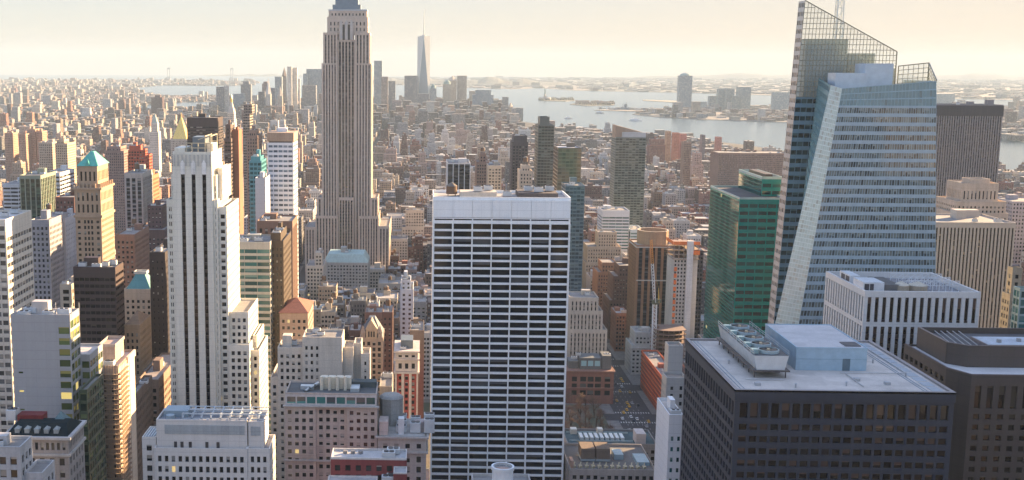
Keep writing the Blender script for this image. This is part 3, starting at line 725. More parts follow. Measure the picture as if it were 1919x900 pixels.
# ---- dark brown tower at the right edge
def right_brown():
    Y = 385
    wall = masonry((.085, .068, .06), .5, .2); b = Bld('office_block', 'dark brown tower with chamfered corner and raised rooftop box at the right edge', 'office building', Y, 1850,
        dict(wall=wall, glass=glazing('glass_brown_dark', (.022, .018, .018), (.10, .08, .06), .3, .07), roof=roofing((.50, .49, .48), .3), cope=masonry((.14, .11, .1))), xr=(1700, 1919), anchor='dark brown block at the right edge')
    z = pt(1830, 704, Y)[1]; xa = pt(1786, 694, Y+4)[0]; xb = pt(1821, 703, Y)[0]; xe = xb+70; yb = Y+44; za = z-2.6; zc = za-10
    st = S(4.0, 3.8, .5, .5, .5, .6, 0, 0)
    for zz0, zz1, s_ in ((0, zc, st), (zc, za, S(4.0, 10, .5, .8, .7, .6, 0, 0)), (za, z, None)):
        facade(b.wb, b.panes, (xb, Y, zz0), (xe, Y, zz0), (xe, Y, zz1), (xb, Y, zz1), s_)
        facade(b.wb, b.panes, (xa, Y+9, zz0), (xb, Y, zz0), (xb, Y, zz1), (xa, Y+9, zz1), None)
        facade(b.wb, b.panes, (xa, yb, zz0), (xa, Y+9, zz0), (xa, Y+9, zz1), (xa, yb, zz1), S(4.0, 3.8, .6, .6, .5, .6) if s_ else None)
        b.wb.poly(((xe, Y, zz0), (xe, yb, zz0), (xe, yb, zz1), (xe, Y, zz1))); b.wb.poly(((xe, yb, zz0), (xa, yb, zz0), (xa, yb, zz1), (xe, yb, zz1)))
    b.rb.poly(((xb, Y+.5, z-.8), (xe, Y+.5, z-.8), (xe, yb, z-.8), (xa+.5, yb, z-.8), (xa+.5, Y+9, z-.8)), 0, uv=[(0, 0)]*5)
    def wallbox(p, q, h0, h1, th=.6):
        p, q = Vector(p), Vector(q); d = (q-p).normalized(); k = Vector((-d.y, d.x))*th
        c = [p, q, q+k, p+k]
        for i in range(4):
            a, c2 = c[i], c[(i+1) % 4]; b.rb.poly(((a.x, a.y, h0), (c2.x, c2.y, h0), (c2.x, c2.y, h1), (a.x, a.y, h1)), 1)
        b.rb.poly([(v.x, v.y, h1) for v in c], 1)
    wallbox((xb, Y+.003), (xe, Y+.003), z-.79, z+.4); wallbox((xa+.003, Y+9), (xb, Y+.01), z-.79, z+.397); wallbox((xa+.004, yb), (xa+.004, Y+9), z-.79, z+.394)
    # raised box
    ux, uz = pt(1816, 648, Y+14); ub = yb-1; ue = ux+52
    mb = MB(); ch = 5
    pl = [(ux, Y+14), (ue, Y+14), (ue, ub), (ux-5.5, ub), (ux-5.5, Y+14+ch)]
    for i in range(5):
        (ax, ay), (bx_, by) = pl[i], pl[(i+1) % 5]; mb.poly(((ax, ay, z-.8), (bx_, by, z-.8), (bx_, by, uz), (ax, ay, uz)))
    mb.poly([(x, y, uz-2.2) for x, y in pl], 1, uv=[(0, 0)]*5)
    ctr = Vector((ux+20, Y+30))
    for i in range(5):
        p, q = Vector(pl[i]), Vector(pl[(i+1) % 5]); pi, qi = p+(ctr-p)*.04, q+(ctr-q)*.04
        mb.poly(((p.x, p.y, uz), (q.x, q.y, uz), (qi.x, qi.y, uz), (pi.x, pi.y, uz)), 2); mb.poly(((qi.x, qi.y, uz-2.2), (pi.x, pi.y, uz-2.2), (pi.x, pi.y, uz), (qi.x, qi.y, uz)))
    b.part('rooftop_box', mb, [wall, roofing((.10, .10, .105)), masonry((.22, .18, .16))])
    mb = MB(); mb.box(ux+9, ue-3, Y+19, Y+32, uz-2.19, uz-.9, 1); mb.box(ux+9.4, ue-3.4, Y+19.4, Y+31.6, uz-.89, uz-.8, 0); b.part('inner_roof', mb, [roofing((.42, .46, .5)), masonry((.25, .2, .18))])
    mb = MB()
    for i in range(5): mb.bar((ux-3+i*2.2, Y+20, uz-1.2), (ux+i*2.2, ub-2, uz-1.0), .2)
    for i in range(3): mb.box(ux+14+i*8, ux+15.2+i*8, Y+22+i*2, Y+23.2+i*2, uz-.79, uz+.4)
    b.part('roof_pipe', mb, metal((.3, .3, .3)))
    FOOT.append((xa, xe, Y, yb)); BOXES.append((xa, xe, Y, yb, 0, z, 'office_block')); b.top = (xa+10, Y, z)
    b.finish()
right_brown()
# ---- white piered block with busy roof
def piers():
    Y = 450
    b = Bld('office_block', 'low-topped block with bright white vertical piers and two tan tanks on its roof', 'office building', Y, 1720,
        dict(wall=masonry((.62, .60, .57), .7, .12), sp=metal((.05, .035, .03), .3), glass=g_brz, roof=roofing((.2, .2, .21))), ymax=690, anchor='white piered block')
    x0, z = pt(1621, 547, Y); x1, z_ = pt(1838, 551, Y); z = (z+z_)/2; D = 44
    zm = z-12.2
    b.mtier(x0, x1, Y, Y+D, 0, zm-1.6, S(3.1, 3.9, .52, .62, .6, .6, 0, 0, sp=True, cols=15), side=S(3.1, 3.9, .5, .62, .6, .6, sp=True, cols=15), roof=False)
    b.mtier(x0, x1, Y, Y+D, zm-1.6, zm, None, side=None, roof=False)
    t = b.mtier(x0, x1, Y, Y+D, zm, z, S(3.1, 10, .5, .84, .6, .6, .8, .2, sp=True, cols=15), side=S(3.1, 10, .5, .84, .6, .6, .8, .2, sp=True, cols=15), roof=False)
    zr = z-2
    b.rb.poly(((x0+.5, Y+.5, zr), (x1-.5, Y+.5, zr), (x1-.5, Y+D-.5, zr), (x0+.5, Y+D-.5, zr)))
    b.rb.ring(x0-.05, x1+.05, Y-.05, Y+D+.05, zr+.003, z+.5, .9, 1)
    fx = lambda f: x0+(x1-x0)*f
    mb = MB(); mb.box(fx(.02), fx(.20), Y+4, Y+15, zr+.003, z+3.2); mb.box(fx(-.0)+1.5, fx(.12), Y+20, Y+32, zr+.003, z+3.0); b.part('air_handler', mb, metal((.6, .62, .63), .4))
    mb = MB()
    for i in range(2):
        mb.box(fx(.03)-.1+i*0, fx(.03)+.2, Y+3.9, Y+4.0, zr+1.5, z+2.6)
    for (xx, yy) in ((fx(.035), Y+3.9), (fx(.075), Y+3.9)): mb.box(xx, xx+1.5, yy, yy+.1, zr+2, z+2.6)
    for yy in (Y+21, Y+26): mb.box(x0+1.4, x0+1.5, yy, yy+4, zr+2, z+2.4)
    b.part('louvre', mb, metal((.05, .05, .06)))
    mb = MB()
    for i in range(7): mb.box(fx(.22), fx(.36), Y+6+i*2.6, Y+8+i*2.6, zr+.3, z+2.0, 0)
    b.part('cooling_fins', mb, metal((.12, .12, .12)))
    for f in (.385, .53):
        mb = MB(); r = 3.0 if f < .5 else 3.6; mb.cyl(fx(f), Y+8, zr+.003, z+1.6, r, r, 20, 0, False); mb.cyl(fx(f), Y+8, z+1.6, z+3.0, r, .5, 20, 1); b.part('tank', mb, [masonry((.34, .29, .22)), masonry((.48, .44, .36))])
    mb = MB()
    for i in range(9):
        for dy in (10, 18, 26): mb.bar((fx(.45)+i*2.6, Y+dy, zr), (fx(.45)+i*2.6, Y+dy, z+3), .14)
    for dy in (10, 18, 26):
        for h in (1, 3): mb.bar((fx(.45), Y+dy, z+h), (fx(.45)+20.8, Y+dy, z+h), .14)
        for i in range(8): mb.bar((fx(.45)+i*2.6, Y+dy, z+1), (fx(.45)+i*2.6+2.6, Y+dy, z+3), .1)
    b.part('steel_frame', mb, metal((.62, .64, .66), .4))
    b.finish()
piers()
# ---- green glass tower
def green():
    Y = 612
    b = Bld('glass_tower', 'emerald green glass tower in two heights beside the slanted blue one', 'skyscraper', Y, 1400,
        dict(wall=metal((.016, .20, .17), .2), sp=metal((.010, .15, .13), .12), glass=glazing('glass_green', (.008, .075, .06), (.03, .17, .13), .35, .04, spec=1.0, lit=.002), roof=roofing((.10, .09, .085)), cope=metal((.35, .45, .42), .4)), ymax=620, anchor='emerald green glass tower')
    st = S(4.6, 3.9, .88, .5, .12, .2, 1.5, 0)
    sg = S(2.4, 2.0, .93, .88, .06, .2, 1.0, 0)
    x0 = pt(1386, 372, Y)[0]; z = pt(1400, 374, Y)[1]; xe = pt(1475, 374, Y)[0]
    b.mtier(x0, xe, Y, Y+62, 0, z, st, side=sg)
    xu, zu = pt(1428, 336, Y+16)
    b.mtier(xu, xe+2, Y+16, Y+62, z, zu, st, side=sg, par=1.4)
    mb = MB(); mb.box(xu+4, xe-1, Y+24, Y+55, zu+.003, zu+2); b.part('plant_room', mb, metal((.09, .07, .06)))
    b.finish()
green()
# ------------------------------------------------------------------ further individual buildings
def simple(name, label, Y, px0, px1, py, dep, wall, st, side='same', glass=None, sp=None, roof=None, tiers=(), ymax=900, anchor=None, clutter=(0, 1, 2), cat='building', maxw=100, seed=0, fin=True, par=1.0, xr=(0, 1919), segs=None):
    m = dict(wall=wall if not isinstance(wall, tuple) else masonry(wall))
    if glass: m['glass'] = glass
    if sp: m['sp'] = sp
    if roof: m['roof'] = roof
    b = Bld(name, label, cat, Y, (px0+px1)/2, m, ymax=ymax, anchor=anchor, maxw=maxw, xr=xr)
    t = b.tier(px0, px1, py, Y, dep, 0, st, side, par=par, segs=segs)
    b.first = t
    for (a, c, y, dy, dd, s2) in tiers:            # set-back upper blocks
        z0 = t['z1']; t = b.tier(a, c, y, Y+dy, dd, z0, s2)
    b.last = t
    if clutter: roof_clutter(b, t, seed or int(px0*7+py), clutter[0], clutter[1], clutter[2])
    if fin: b.finish()
    return b
P_ = S(2.6, 3.6, .46, .52, .3, .6, 1.5, 0)          # punched stone windows
P2 = S(3.2, 3.5, .56, .55, .3, .6, 1.2, 0)
RB = S(6, 3.7, .96, .5, .3, .3, 1.5, 0)             # ribbons
# --- left foreground
b = simple('office_tower', 'orange-lit banded office tower cut by the left frame edge', 480, -70, 10, 416, 33, masonry((.60, .55, .47), .7), S(3, 3.75, .8, .55, .3, .3, 1, 0), side=S(3.6, 3.75, .94, .5, .35, .3, 6, 0), glass=glazing('glass_banded', (.10, .10, .10), (.5, .46, .4), .5, .1), roof=roofing((.5, .48, .46)), cat='skyscraper', anchor='orange-lit banded tower at the left edge', clutter=(0, 0, 2))
def grey_blank():
    Y = 420
    b = Bld('office_building', 'blank grey walled block stepping down to a yellow-green glass corner', 'office building', Y, 80,
        dict(wall=masonry((.36, .36, .36), .6, .14), glass=glazing('glass_yellow_green', (.08, .11, .04), (.42, .38, .12), .4, .06, lit=.05, litcol=(1, .75, .25)), roof=roofing((.45, .42, .4))), xr=(0, 300), anchor='blank grey walled block')  # yellow blind tone paints in the lit rooms behind the glass
    gf = S(3.2, 4.2, .9, .62, .25, .2, 3, 0)
    x0, z = pt(20, 594, Y); x1 = pt(131, 594, Y)[0]
    t = b.mtier(x0, x1, Y, Y+12, 0, z, None, side=S(3.4, 4.2, .92, .7, .2, .2, 1, 0), segs=[(0, .06, None), (.06, .20, S(9, 7.2, .55, .10, .3, 0, 18, 0, cols=1)), (.20, .78, None), (.78, 1, gf)])
    x2, z2 = pt(170, 668, Y+13); t2 = b.mtier(x0, x2, Y+12.003, Y+30, 0, z2, None, side=S(3.4, 4.2, .9, .62, .2, .2, 1, 0), segs=[(0, (x1-x0)/(x2-x0), None), ((x1-x0)/(x2-x0), 1, S(3.4, 4.2, .9, .62, .2, .2, 1, 0))])
    roof_clutter(b, t, 3, 0, 1, 4, metal((.5, .46, .42)))
    mb = MB()
    for i in range(6): mb.bar((x0+10+i*3, Y+4, z), (x0+10+i*3, Y+4, z+3+i % 3), .12)
    b.part('antenna', mb, metal((.5, .5, .5)))
    b.finish()
    b = Bld('glass_building', 'low dark green glass block below the yellow-green corner', 'office building', Y-22, 165, dict(wall=metal((.05, .075, .045), .3), glass=glazing('glass_dim_green', (.012, .035, .025), (.2, .25, .12), .4, .06)), xr=(0, 300))
    b.tier(148, 163, 735, Y-12, 22, 0, S(3, 4, .9, .7, .2, .2)); b.finish()
grey_blank()
b = simple('office_tower', 'dark brown slab tower with a sunlit striped side behind the grey blank block', 600, 137, 216, 504, 17, masonry((.065, .045, .045), .5, .12), S(2.6, 3.7, .9, .5, .2, .4, 4, 0), side=S(3.2, 3.7, .95, .42, .35, .3, 2, 0), glass=glazing('glass_brown_dark2', (.022, .018, .02), (.12, .10, .08), .15, .08, lit=.004), ymax=670, cat='skyscraper', clutter=(0, 1, 4), anchor='dark brown slab tower')
def teal_top():
    Y = 720; wall = masonry((.38, .275, .19), .85, .26)
    b = Bld('apartment_tower', 'tall sandstone tower crowned by a bright verdigris pyramid roof', 'skyscraper', Y, 170, dict(wall=wall, glass=glazing('glass_small', (.03, .03, .03), (.4, .38, .33), .35)), ymax=500, amin=2.5, anchor='sandstone tower with the verdigris pyramid')
    x0, z1 = pt(139, 352, Y); x1 = pt(188, 352, Y)[0]; D = 30
    zb = pt(160, 405, Y)[1]; zt = pt(160, 312, Y)[1]
    t = b.mtier(x0, x1, Y, Y+D, 0, zb, P_, segs=[(0, .28, S(2.6, 3.6, .5, .5, .3, .5, 2, 0)), (.28, .72, S(2.6, 3.6, .62, .6, .35, .3, 2, 0)), (.72, 1, S(2.6, 3.6, .5, .5, .3, .5, 2, 0))], roof=False)
    b.mtier(x0, x1, Y, Y+D, zb, z1, S(3.2, 8.5, .42, .7, .5, 1, 2, 1), roof=False)
    mb = MB()
    for z_, h, o in ((zb-1, 1.6, .8), (z1-1.2, 1.2, 1.0)): mb.box(x0-o, x1+o, Y-o, Y+D+o, z_, z_+h, bot=True)
    b.part('cornice', mb, wall)
    t = b.mtier(x0+2.2, x1-2.2, Y+2.2, Y+D-2.2, z1+.1, zt, S(3, 9, .45, .6, .5, .6, 1.5, 2), roof=False)
    mb = MB()
    for i in range(7):
        f = i/6; x = x0+1+(x1-x0-2)*f; mb.box(x-.5, x+.5, Y-.2, Y+.8, z1+.01, z1+2.6); mb.box(x1-.8, x1+.2, Y+1+(D-2)*f-.5, Y+1+(D-2)*f+.5, z1+.012, z1+2.61)
    b.part('pinnacle', mb, wall)
    zp = pt(167, 284, Y+12)[1]
    mb = MB(); mb.pyr(x0+1.4, x1-1.4, Y+1.4, Y+D-1.4, zt, zp, top=.16); b.part('pyramid_roof', mb, masonry((.085, .36, .29), .6, .25))
    mb = MB(); cx = (x0+x1)/2; mb.pyr(cx-1.6, cx+1.6, Y+1.2, Y+4, zt, zt+5); b.part('dormer', mb, masonry((.08, .34, .28)))
    b.finish()
teal_top()
def scaffold():
    Y = 450
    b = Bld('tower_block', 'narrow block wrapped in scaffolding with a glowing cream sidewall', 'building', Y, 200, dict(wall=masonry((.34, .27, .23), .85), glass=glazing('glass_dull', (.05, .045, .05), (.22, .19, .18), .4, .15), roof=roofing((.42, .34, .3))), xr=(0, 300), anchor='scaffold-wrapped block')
    x0, z = pt(170, 690, Y); x1 = pt(221, 690, Y)[0]; D = 27
    t = b.mtier(x0, x1, Y, Y+D, 0, z, S(3.2, 4, .4, .5, .3, .5, 3, 0), side=None)
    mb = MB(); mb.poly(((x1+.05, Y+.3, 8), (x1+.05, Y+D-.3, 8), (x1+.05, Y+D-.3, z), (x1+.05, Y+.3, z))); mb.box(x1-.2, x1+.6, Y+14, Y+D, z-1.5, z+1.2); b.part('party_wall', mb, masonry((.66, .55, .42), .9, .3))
    mb = MB(); xs = x0+(x1-x0)*.48
    nz = int((z-6)/2.1)
    for k in range(nz):
        zz_ = 6+k*2.1; mb.box(xs, x1+.8, Y-1.6, Y-.3, zz_, zz_+.18); mb.box(x1+.3, x1+1.5, Y-1.5, Y+13, zz_, zz_+.18)
    for i in range(7):
        x = xs+(x1+.8-xs)*i/6; mb.bar((x, Y-1.6, 0), (x, Y-1.6, z+2), .11)
    for i in range(6): mb.bar((x1+1.4, Y+i*2.5, 0), (x1+1.4, Y+i*2.5, z+2), .11)
    for k in range(0, nz-1, 2):
        for i in range(0, 6, 2): mb.bar((xs+(x1-xs)*i/6, Y-1.6, 6+k*2.1), (xs+(x1-xs)*(i+1)/6, Y-1.6, 8.1+k*2.1), .07)
    b.part('scaffolding', mb, metal((.34, .24, .16), .7))
    mb = MB(); mb.box(x0+1.5, x0+(x1-x0)*.72, Y+8, Y+22, z+.003, z+7); b.part('bulkhead', mb, masonry((.42, .31, .25)))
    mb = MB(); mb.ring(x0+1.2, x0+(x1-x0)*.75, Y+7.5, Y+22.5, z+7.003, z+8.2, .3); b.part('railing', mb, metal((.4, .33, .28)))
    roof_clutter(b, t, 5, 0, 0, 3); b.finish()
scaffold()
def small_teal():
    Y = 690
    b = simple('office_building', 'cream stepped building with a small truncated copper-green hipped roof', Y, 232, 285, 545, 20, (.48, .40, .31), S(3, 3.6, .5, .5, .3, .6, 5, 0), fin=False, clutter=None, ymax=700, anchor='small copper-green hipped roof')
    t = b.first; z = t['z1']; x0, x1 = t['x0'], t['x1']
    mb = MB(); mb.pyr(x0+1, x1-1, Y+1, Y+19, z+.3, pt(258, 512, Y+10)[1], top=.36); b.part('hipped_roof', mb, masonry((.09, .25, .25), .6, .2))
    mb = MB(); cx = (x0+x1)/2; mb.ring(cx-4, cx+4, Y+6.5, Y+13, pt(258, 512, Y+10)[1]+.01, pt(258, 507, Y+10)[1], .5); b.part('roof_curb', mb, masonry((.55, .52, .45)))
    b.mtier(x1+.003, x1+5, Y+6, Y+40, 0, z-26, S(3, 3.6, .5, .5, .3, .4, 1, 0)); b.finish()
small_teal()
def brown_deco():
    Y = 610
    b = simple('office_building', 'tan stepped building with a pointed sunlit gable roof', Y, 233, 262, 612, 26, (.30, .22, .15), S(2.8, 3.6, .45, .55, .35, .5, 3, 0), fin=False, clutter=None, ymax=770)
    t = b.first; mb = MB(); mb.pyr(t['x0'], t['x1'], Y, Y+26, t['z1']+.2, pt(247, 583, Y+10)[1], top=.0); b.part('pyramid_roof', mb, masonry((.22, .15, .10)))
    z = t['z1']
    b.mtier(t['x0']+1, t['x1']+4.5, Y-5, Y-.01, 0, z-28, S(2.8, 3.6, .45, .55, .35, .5, 2, 0)); b.mtier(t['x1']+.01, t['x1']+6, Y+.003, Y+40, 0, z-26, S(2.8, 3.6, .5, .5, .35, .5, 2, 0)); b.finish()
brown_deco()
b = simple('loft_building', 'brown stone loft block with rows of paired windows left of the striped tower base', 560, 258, 297, 715, 55, (.24, .17, .13), S(3.2, 3.7, .55, .55, .35, .6, 3, 0), ymax=800, roof=roofing((.30, .25, .22)), xr=(240, 320))
b = simple('loft_building', 'narrow brown cornice building squeezed behind the scaffold-wrapped block', 520, 236, 252, 745, 36, (.22, .16, .12), S(3, 3.8, .5, .55, .3, .5, 3, 0), ymax=850, xr=(230, 300), clutter=(0, 0, 1))
b = simple('slab_tower', 'nearly black slab tower just left of the striped stone tower', 640, 280, 309, 476, 34, masonry((.035, .028, .03), .5, .1), S(2.4, 3.6, .3, .4, .2, .5, 3, 0), ymax=640, clutter=(0, 1, 1), cat='skyscraper')
def white_front():
    Y = 400; wall = masonry((.62, .58, .53), .85, .14)
    b = Bld('office_building', 'cream white block with a long plain penthouse and lattice trusses on its roof', 'office building', Y, 390, dict(wall=wall, glass=g_off, roof=roofing((.20, .21, .23))), anchor='cream white block at the bottom')
    x0, z = pt(289, 844, Y); x1 = pt(505, 848, Y)[0]; xm = pt(463, 846, Y)[0]
    st = S(2.55, 3.9, .52, .58, .4, .7, 1.2, 0)
    b.mtier(x0, xm, Y, Y+17, 0, z, st, side=None); b.mtier(xm+.003, x1, Y+.6, Y+17, 0, z, st)
    zt = pt(390, 792, Y+2)[1]
    t = b.mtier(x0+.4, xm-.3, Y+2.5, Y+16.5, z, zt, None, side=None, par=.8)
    b.mtier(xm+.1, x1-2.5, Y+3, Y+16.5, z, zt-.6, None, side=None, par=.8)
    mb = MB(); mb.box(x0+3.5, xm-1.2, Y+2.3, Y+2.49, zt-4.6, zt-1.2); mb.box(xm+1, x1-3.6, Y+2.8, Y+2.99, zt-5, zt-1.6); b.part('screen_panel', mb, masonry((.34, .36, .36), .5))
    mb = MB()
    for f in (.2, .27, .36, .54, .66): mb.box(x0+(xm-x0)*f, x0+(xm-x0)*f+1.1, Y+2.3, Y+2.7, z+.2, z+2.6)
    b.part('door', mb, metal(DARK))
    mb = MB(); xx = x0+(xm-x0)*.28
    for i in range(9): mb.bar((xx+i*3.5, Y+5, zt+.3), (xx+i*3.5, Y+14, zt+2.4), .22); mb.bar((xx+i*3.5, Y+5, zt+2.4), (xx+i*3.5, Y+14, zt+.4), .2)
    for d in (5, 10, 14): mb.bar((xx, Y+d, zt+2.4), (xx+31, Y+d, zt+2.4), .24); mb.bar((xx, Y+d, zt+.5), (xx+31, Y+d, zt+.5), .2)
    for i in range(9):
        for d in (5, 14): mb.bar((xx+i*3.5, Y+d, zt), (xx+i*3.5, Y+d, zt+2.4), .2)
    b.part('roof_truss', mb, metal((.45, .5, .53), .5))
    mb = MB(); mb.box(x0+2, x0+11, Y+8, Y+15, zt+.003, zt+2.4); mb.cyl(x0+5, Y+5.6, zt, zt+1.6, 1.6, 1.6, 14); b.part('plant_room', mb, metal((.25, .32, .36), .5))
    xl, zl = pt(266, 824, Y+3); b.mtier(xl, x0-.003, Y+3, Y+16, 0, zl, st, side=None)
    mb = MB()
    for i in range(7): mb.box(xl+.7+i*.95, xl+1.2+i*.95, Y+4.5, Y+15, zl+.003, zl+.8)
    b.part('skylight', mb, metal((.5, .55, .58), .4))
    b.finish()
white_front()
def mansard():
    Y = 375
    b = Bld('office_building', 'stone block under a dark slate mansard roof with little dormers in the bottom left corner', 'office building', Y, 90, dict(wall=masonry((.30, .27, .25)), glass=g_off), xr=(0, 200), anchor='dark mansard roof')
    x0, z = pt(8, 822, Y); x1 = pt(128, 824, Y)[0]; D = 18
    b.mtier(x0, x1, Y, Y+D, 0, z-5, S(3.4, 4.4, .5, .6, .4, .7, 1, 0), roof=False); t = b.mtier(x0, x1, Y, Y+D, z-5, z, S(1.9, 5, .55, .66, .4, .7, .6, .4), roof=True, par=0)
    mb = MB(); mb.box(x0-1, x1+1, Y-1, Y+D+1, z+.003, z+.9, bot=True); mb.box(x0-.6, x1+.6, Y-.6, Y+D+.6, z-6, z-5.2, bot=True); b.part('cornice', mb, masonry((.42, .40, .38)))
    zt = pt(68, 789, Y+8)[1]
    mb = MB(); mb.pyr(x0+.3, x1-.3, Y+.3, Y+D-.3, z+.91, zt, top=(.82, .3)); b.part('mansard_roof', mb, masonry((.014, .024, .028), .8, .3, .04))
    for i in range(5):
        x = x0+4+i*(x1-x0-8)/4.2; mb = MB(); mb.box(x-.8, x+.8, Y+1.4, Y+4, z+1.5, z+3); mb.pyr(x-1, x+1, Y+1.3, Y+4, z+3, z+4); b.part('dormer', mb, masonry((.25, .28, .28)))
    mb = MB(); xr0 = pt(47, 775, Y+18)[0]; xr1 = pt(94, 775, Y+18)[0]; mb.box(xr0, xr1, Y+10, Y+15, zt-1.5, pt(70, 769, Y+16)[1]); b.part('penthouse', mb, masonry((.16, .025, .028)))
    mb = MB(); xr0 = pt(26, 770, Y+18)[0]; hvac(mb, xr0, Y+10, zt-1, 3.4, 4, 4); b.part('air_handler', mb, HVM)
    mb = MB(); mb.pyr(x1-9, x1-3.5, Y+9, Y+16, zt-1.5, zt+2.4); b.part('roof_lantern', mb, masonry((.10, .16, .17)))
    b.finish()
    Y = 340
    b = simple('corner_building', 'pale grey terraced building at the bottom left corner', Y, -50, 38, 843, 11, (.42, .42, .42), S(3.2, 4.2, .6, .6, .35, .6, 1.5, 0), fin=False, clutter=None, xr=(0, 120))
    t = b.first; b.mtier(t['x1']+.003, t['x1']+6, Y+2, Y+14, 0, t['z1']-9, S(3.2, 4.2, .5, .6, .35, .6, 1.5, 0)); roof_clutter(b, t, 4, 0, 1, 2); b.finish()
mansard()
# --- behind the striped tower
b = simple('office_tower', 'rounded-looking office tower with alternating teal window bands and pale floors', 640, 433, 506, 457, 30, masonry((.42, .41, .36)), S(8, 3.75, .97, .6, .3, .3, 2.5, 0), glass=g_teal, ymax=690, cat='skyscraper', clutter=(0, 1, 4), anchor='teal banded tower')
b = simple('slab_tower', 'dark brown slab with an amber sunlit flank beside the teal banded tower', 648, 507, 531, 455, 40, masonry((.07, .05, .035), .5, .1), S(2.4, 3.7, .4, .5, .25, .4, 2, 0), ymax=660, cat='skyscraper', tiers=((507, 526, 440, 1, 30, None),))
b = simple('office_tower', 'brown brick flat topped tower with tall vertical windows and lit corner', 800, 481, 548, 417, 34, (.20, .125, .095), S(3.6, 3.7, .5, .62, .4, 1, 4, 0, sp=True), ymax=560, cat='skyscraper', clutter=(0, 1, 3), sp=masonry((.09, .06, .05)), anchor='brown flat topped tower')
def white_grid():
    Y = 900
    b = simple('apartment_tower', 'slim bright white gridded tower with a tan windowless crown', Y, 501, 550, 270, 30, masonry((.72, .73, .74), .6, .08), S(5.2, 3.9, .84, .46, .3, .6, 0, 0, cols=5), glass=glazing('glass_pale', (.12, .16, .2), (.4, .46, .5), .4, .1), ymax=410, cat='skyscraper', fin=False, clutter=None, anchor='slim white gridded tower')
    t = b.first
    mb = MB(); mb.box(t['x0']-.2, t['x1']+.2, Y-.2, Y+30.2, t['z1']+2, pt(525, 249, Y)[1]); n = 6
    for i in range(n):
        x = t['x0']+(t['x1']-t['x0'])*(i+.5)/n; mb.box(x-.9, x+.9, Y-.5, Y-.21, t['z1']+3, pt(525, 251, Y)[1])
    b.part('crown', mb, masonry((.40, .29, .21))); mb = MB(); mb.box(t['x0']+1, t['x1']-1, Y+1, Y+29, t['z1']+.003, t['z1']+2.0); b.part('plant_floor', mb, metal(DARK)); b.last = dict(t, z1=pt(525, 249, Y)[1]); roof_clutter(b, b.last, 6, 0, 1, 2); b.finish()
white_grid()
b = simple('office_building', 'pale windowless block left of the slim white gridded tower', 860, 478, 497, 336, 28, masonry((.48, .49, .50), .7, .06), None, ymax=410, clutter=(0, 1, 2))
b = simple('glass_building', 'narrow turquoise glass tower behind the pale windowless block', 930, 467, 490, 304, 30, metal((.09, .30, .34), .3), S(3, 3.6, .8, .6, .2, .3), glass=g_teal, ymax=440, cat='skyscraper', tiers=((470, 488, 296, 4, 20, None),))
def slender():
    for (nm, lab, Y, a, c, y, col, st, dep, ti) in (
        ('apartment_tower', 'slender dark brick tower with striped floors beside the copper-coloured slab', 1000, 420, 433, 262, (.13, .09, .08), S(2.6, 3.3, .9, .45, .25, .3, 1), 24, ((422, 432, 236, 3, 16, P_),)),
        ('apartment_tower', 'slender copper-coloured windowless slab catching orange sun on one edge', 1010, 434.5, 447, 246, (.30, .13, .08), None, 22, ()),
        ('office_tower', 'grey-brown tower with a dark crown poking above the rooftops', 1500, 455, 468, 213, (.26, .23, .2), S(3, 3.6, .9, .45, .25, .3), 30, ((457, 472, 197, 2, 24, S(2, 3.6, .6, .6)),)),
        ('office_tower', 'tan brick tower with yellow roof band', 1200, 462, 483, 256, (.27, .19, .15), P_, 34, ((466, 480, 246, 3, 20, P_),)),
        ('office_tower', 'very dark boxy office tower with faint horizontal bands beside the gilded pyramid', 1500, 350, 408, 222, (.055, .04, .042), S(4, 3.8, .96, .4, .2, .3, 10), 40, ()),
    ): simple(nm, lab, Y, a, c, y, dep, masonry(col), st, tiers=ti, cat='skyscraper', clutter=(0, 1, 1), ymax=420, anchor='very dark boxy tower' if 'boxy' in lab else None)
slender()
def spires():
    Y = 1900
    b = simple('office_tower', 'stone tower carrying a shining gilded pyramid roof', Y, 320, 352, 262, 38, LIME, P_, fin=False, clutter=None, cat='skyscraper', anchor='gilded pyramid')
    t = b.first; mb = MB(); x0, x1 = t['x0'], t['x1']; mb.pyr(x0+2, x1-2, Y+2, Y+36, t['z1'], pt(335, 220, Y+18)[1], top=.06); b.part('pyramid_roof', mb, metal((.78, .55, .16), .35, .35))
    mb = MB(); cx = (x0+x1)/2; mb.bar((cx, Y+19, pt(335, 221, Y+18)[1]), (cx, Y+19, pt(335, 211, Y+18)[1]), .8); b.part('finial', mb, metal((.78, .55, .16), .35, .35)); b.finish()
    Y = 2150
    b = simple('clock_tower', 'slim pale campanile tower with a gold tipped spire', Y, 425, 440, 232, 24, (.62, .56, .48), P_, fin=False, clutter=None, cat='skyscraper', tiers=((426.5, 438.5, 212, 1.5, 20, P_),))
    t = b.last; mb = MB(); mb.pyr(t['x0'], t['x1'], t['y0'], t['y1'], t['z1'], pt(432, 192, Y)[1], top=.2); b.part('pyramid_roof', mb, masonry((.55, .50, .42)))
    mb = MB(); cx = (t['x0']+t['x1'])/2; cy = (t['y0']+t['y1'])/2; z = pt(432, 192, Y)[1]; mb.cyl(cx, cy, z, z+7, 2.2, 2.2, 8); mb.cyl(cx, cy, z+7, z+16, 2.2, 0, 8); b.part('lantern', mb, metal((.7, .5, .16), .4, .3)); b.finish()
    Y = 2400
    b = simple('clock_tower', 'white lit pointed tower standing over the low eastern rooftops', Y, 280, 297, 248, 22, (.60, .56, .5), P_, fin=False, clutter=None, cat='skyscraper', tiers=((283, 295, 232, 2, 15, P_),))
    t = b.last; mb = MB(); mb.pyr(t['x0'], t['x1'], t['y0'], t['y1'], t['z1'], pt(289, 214, Y)[1], top=.1); b.part('pyramid_roof', mb, masonry((.35, .42, .38))); b.finish()
spires()
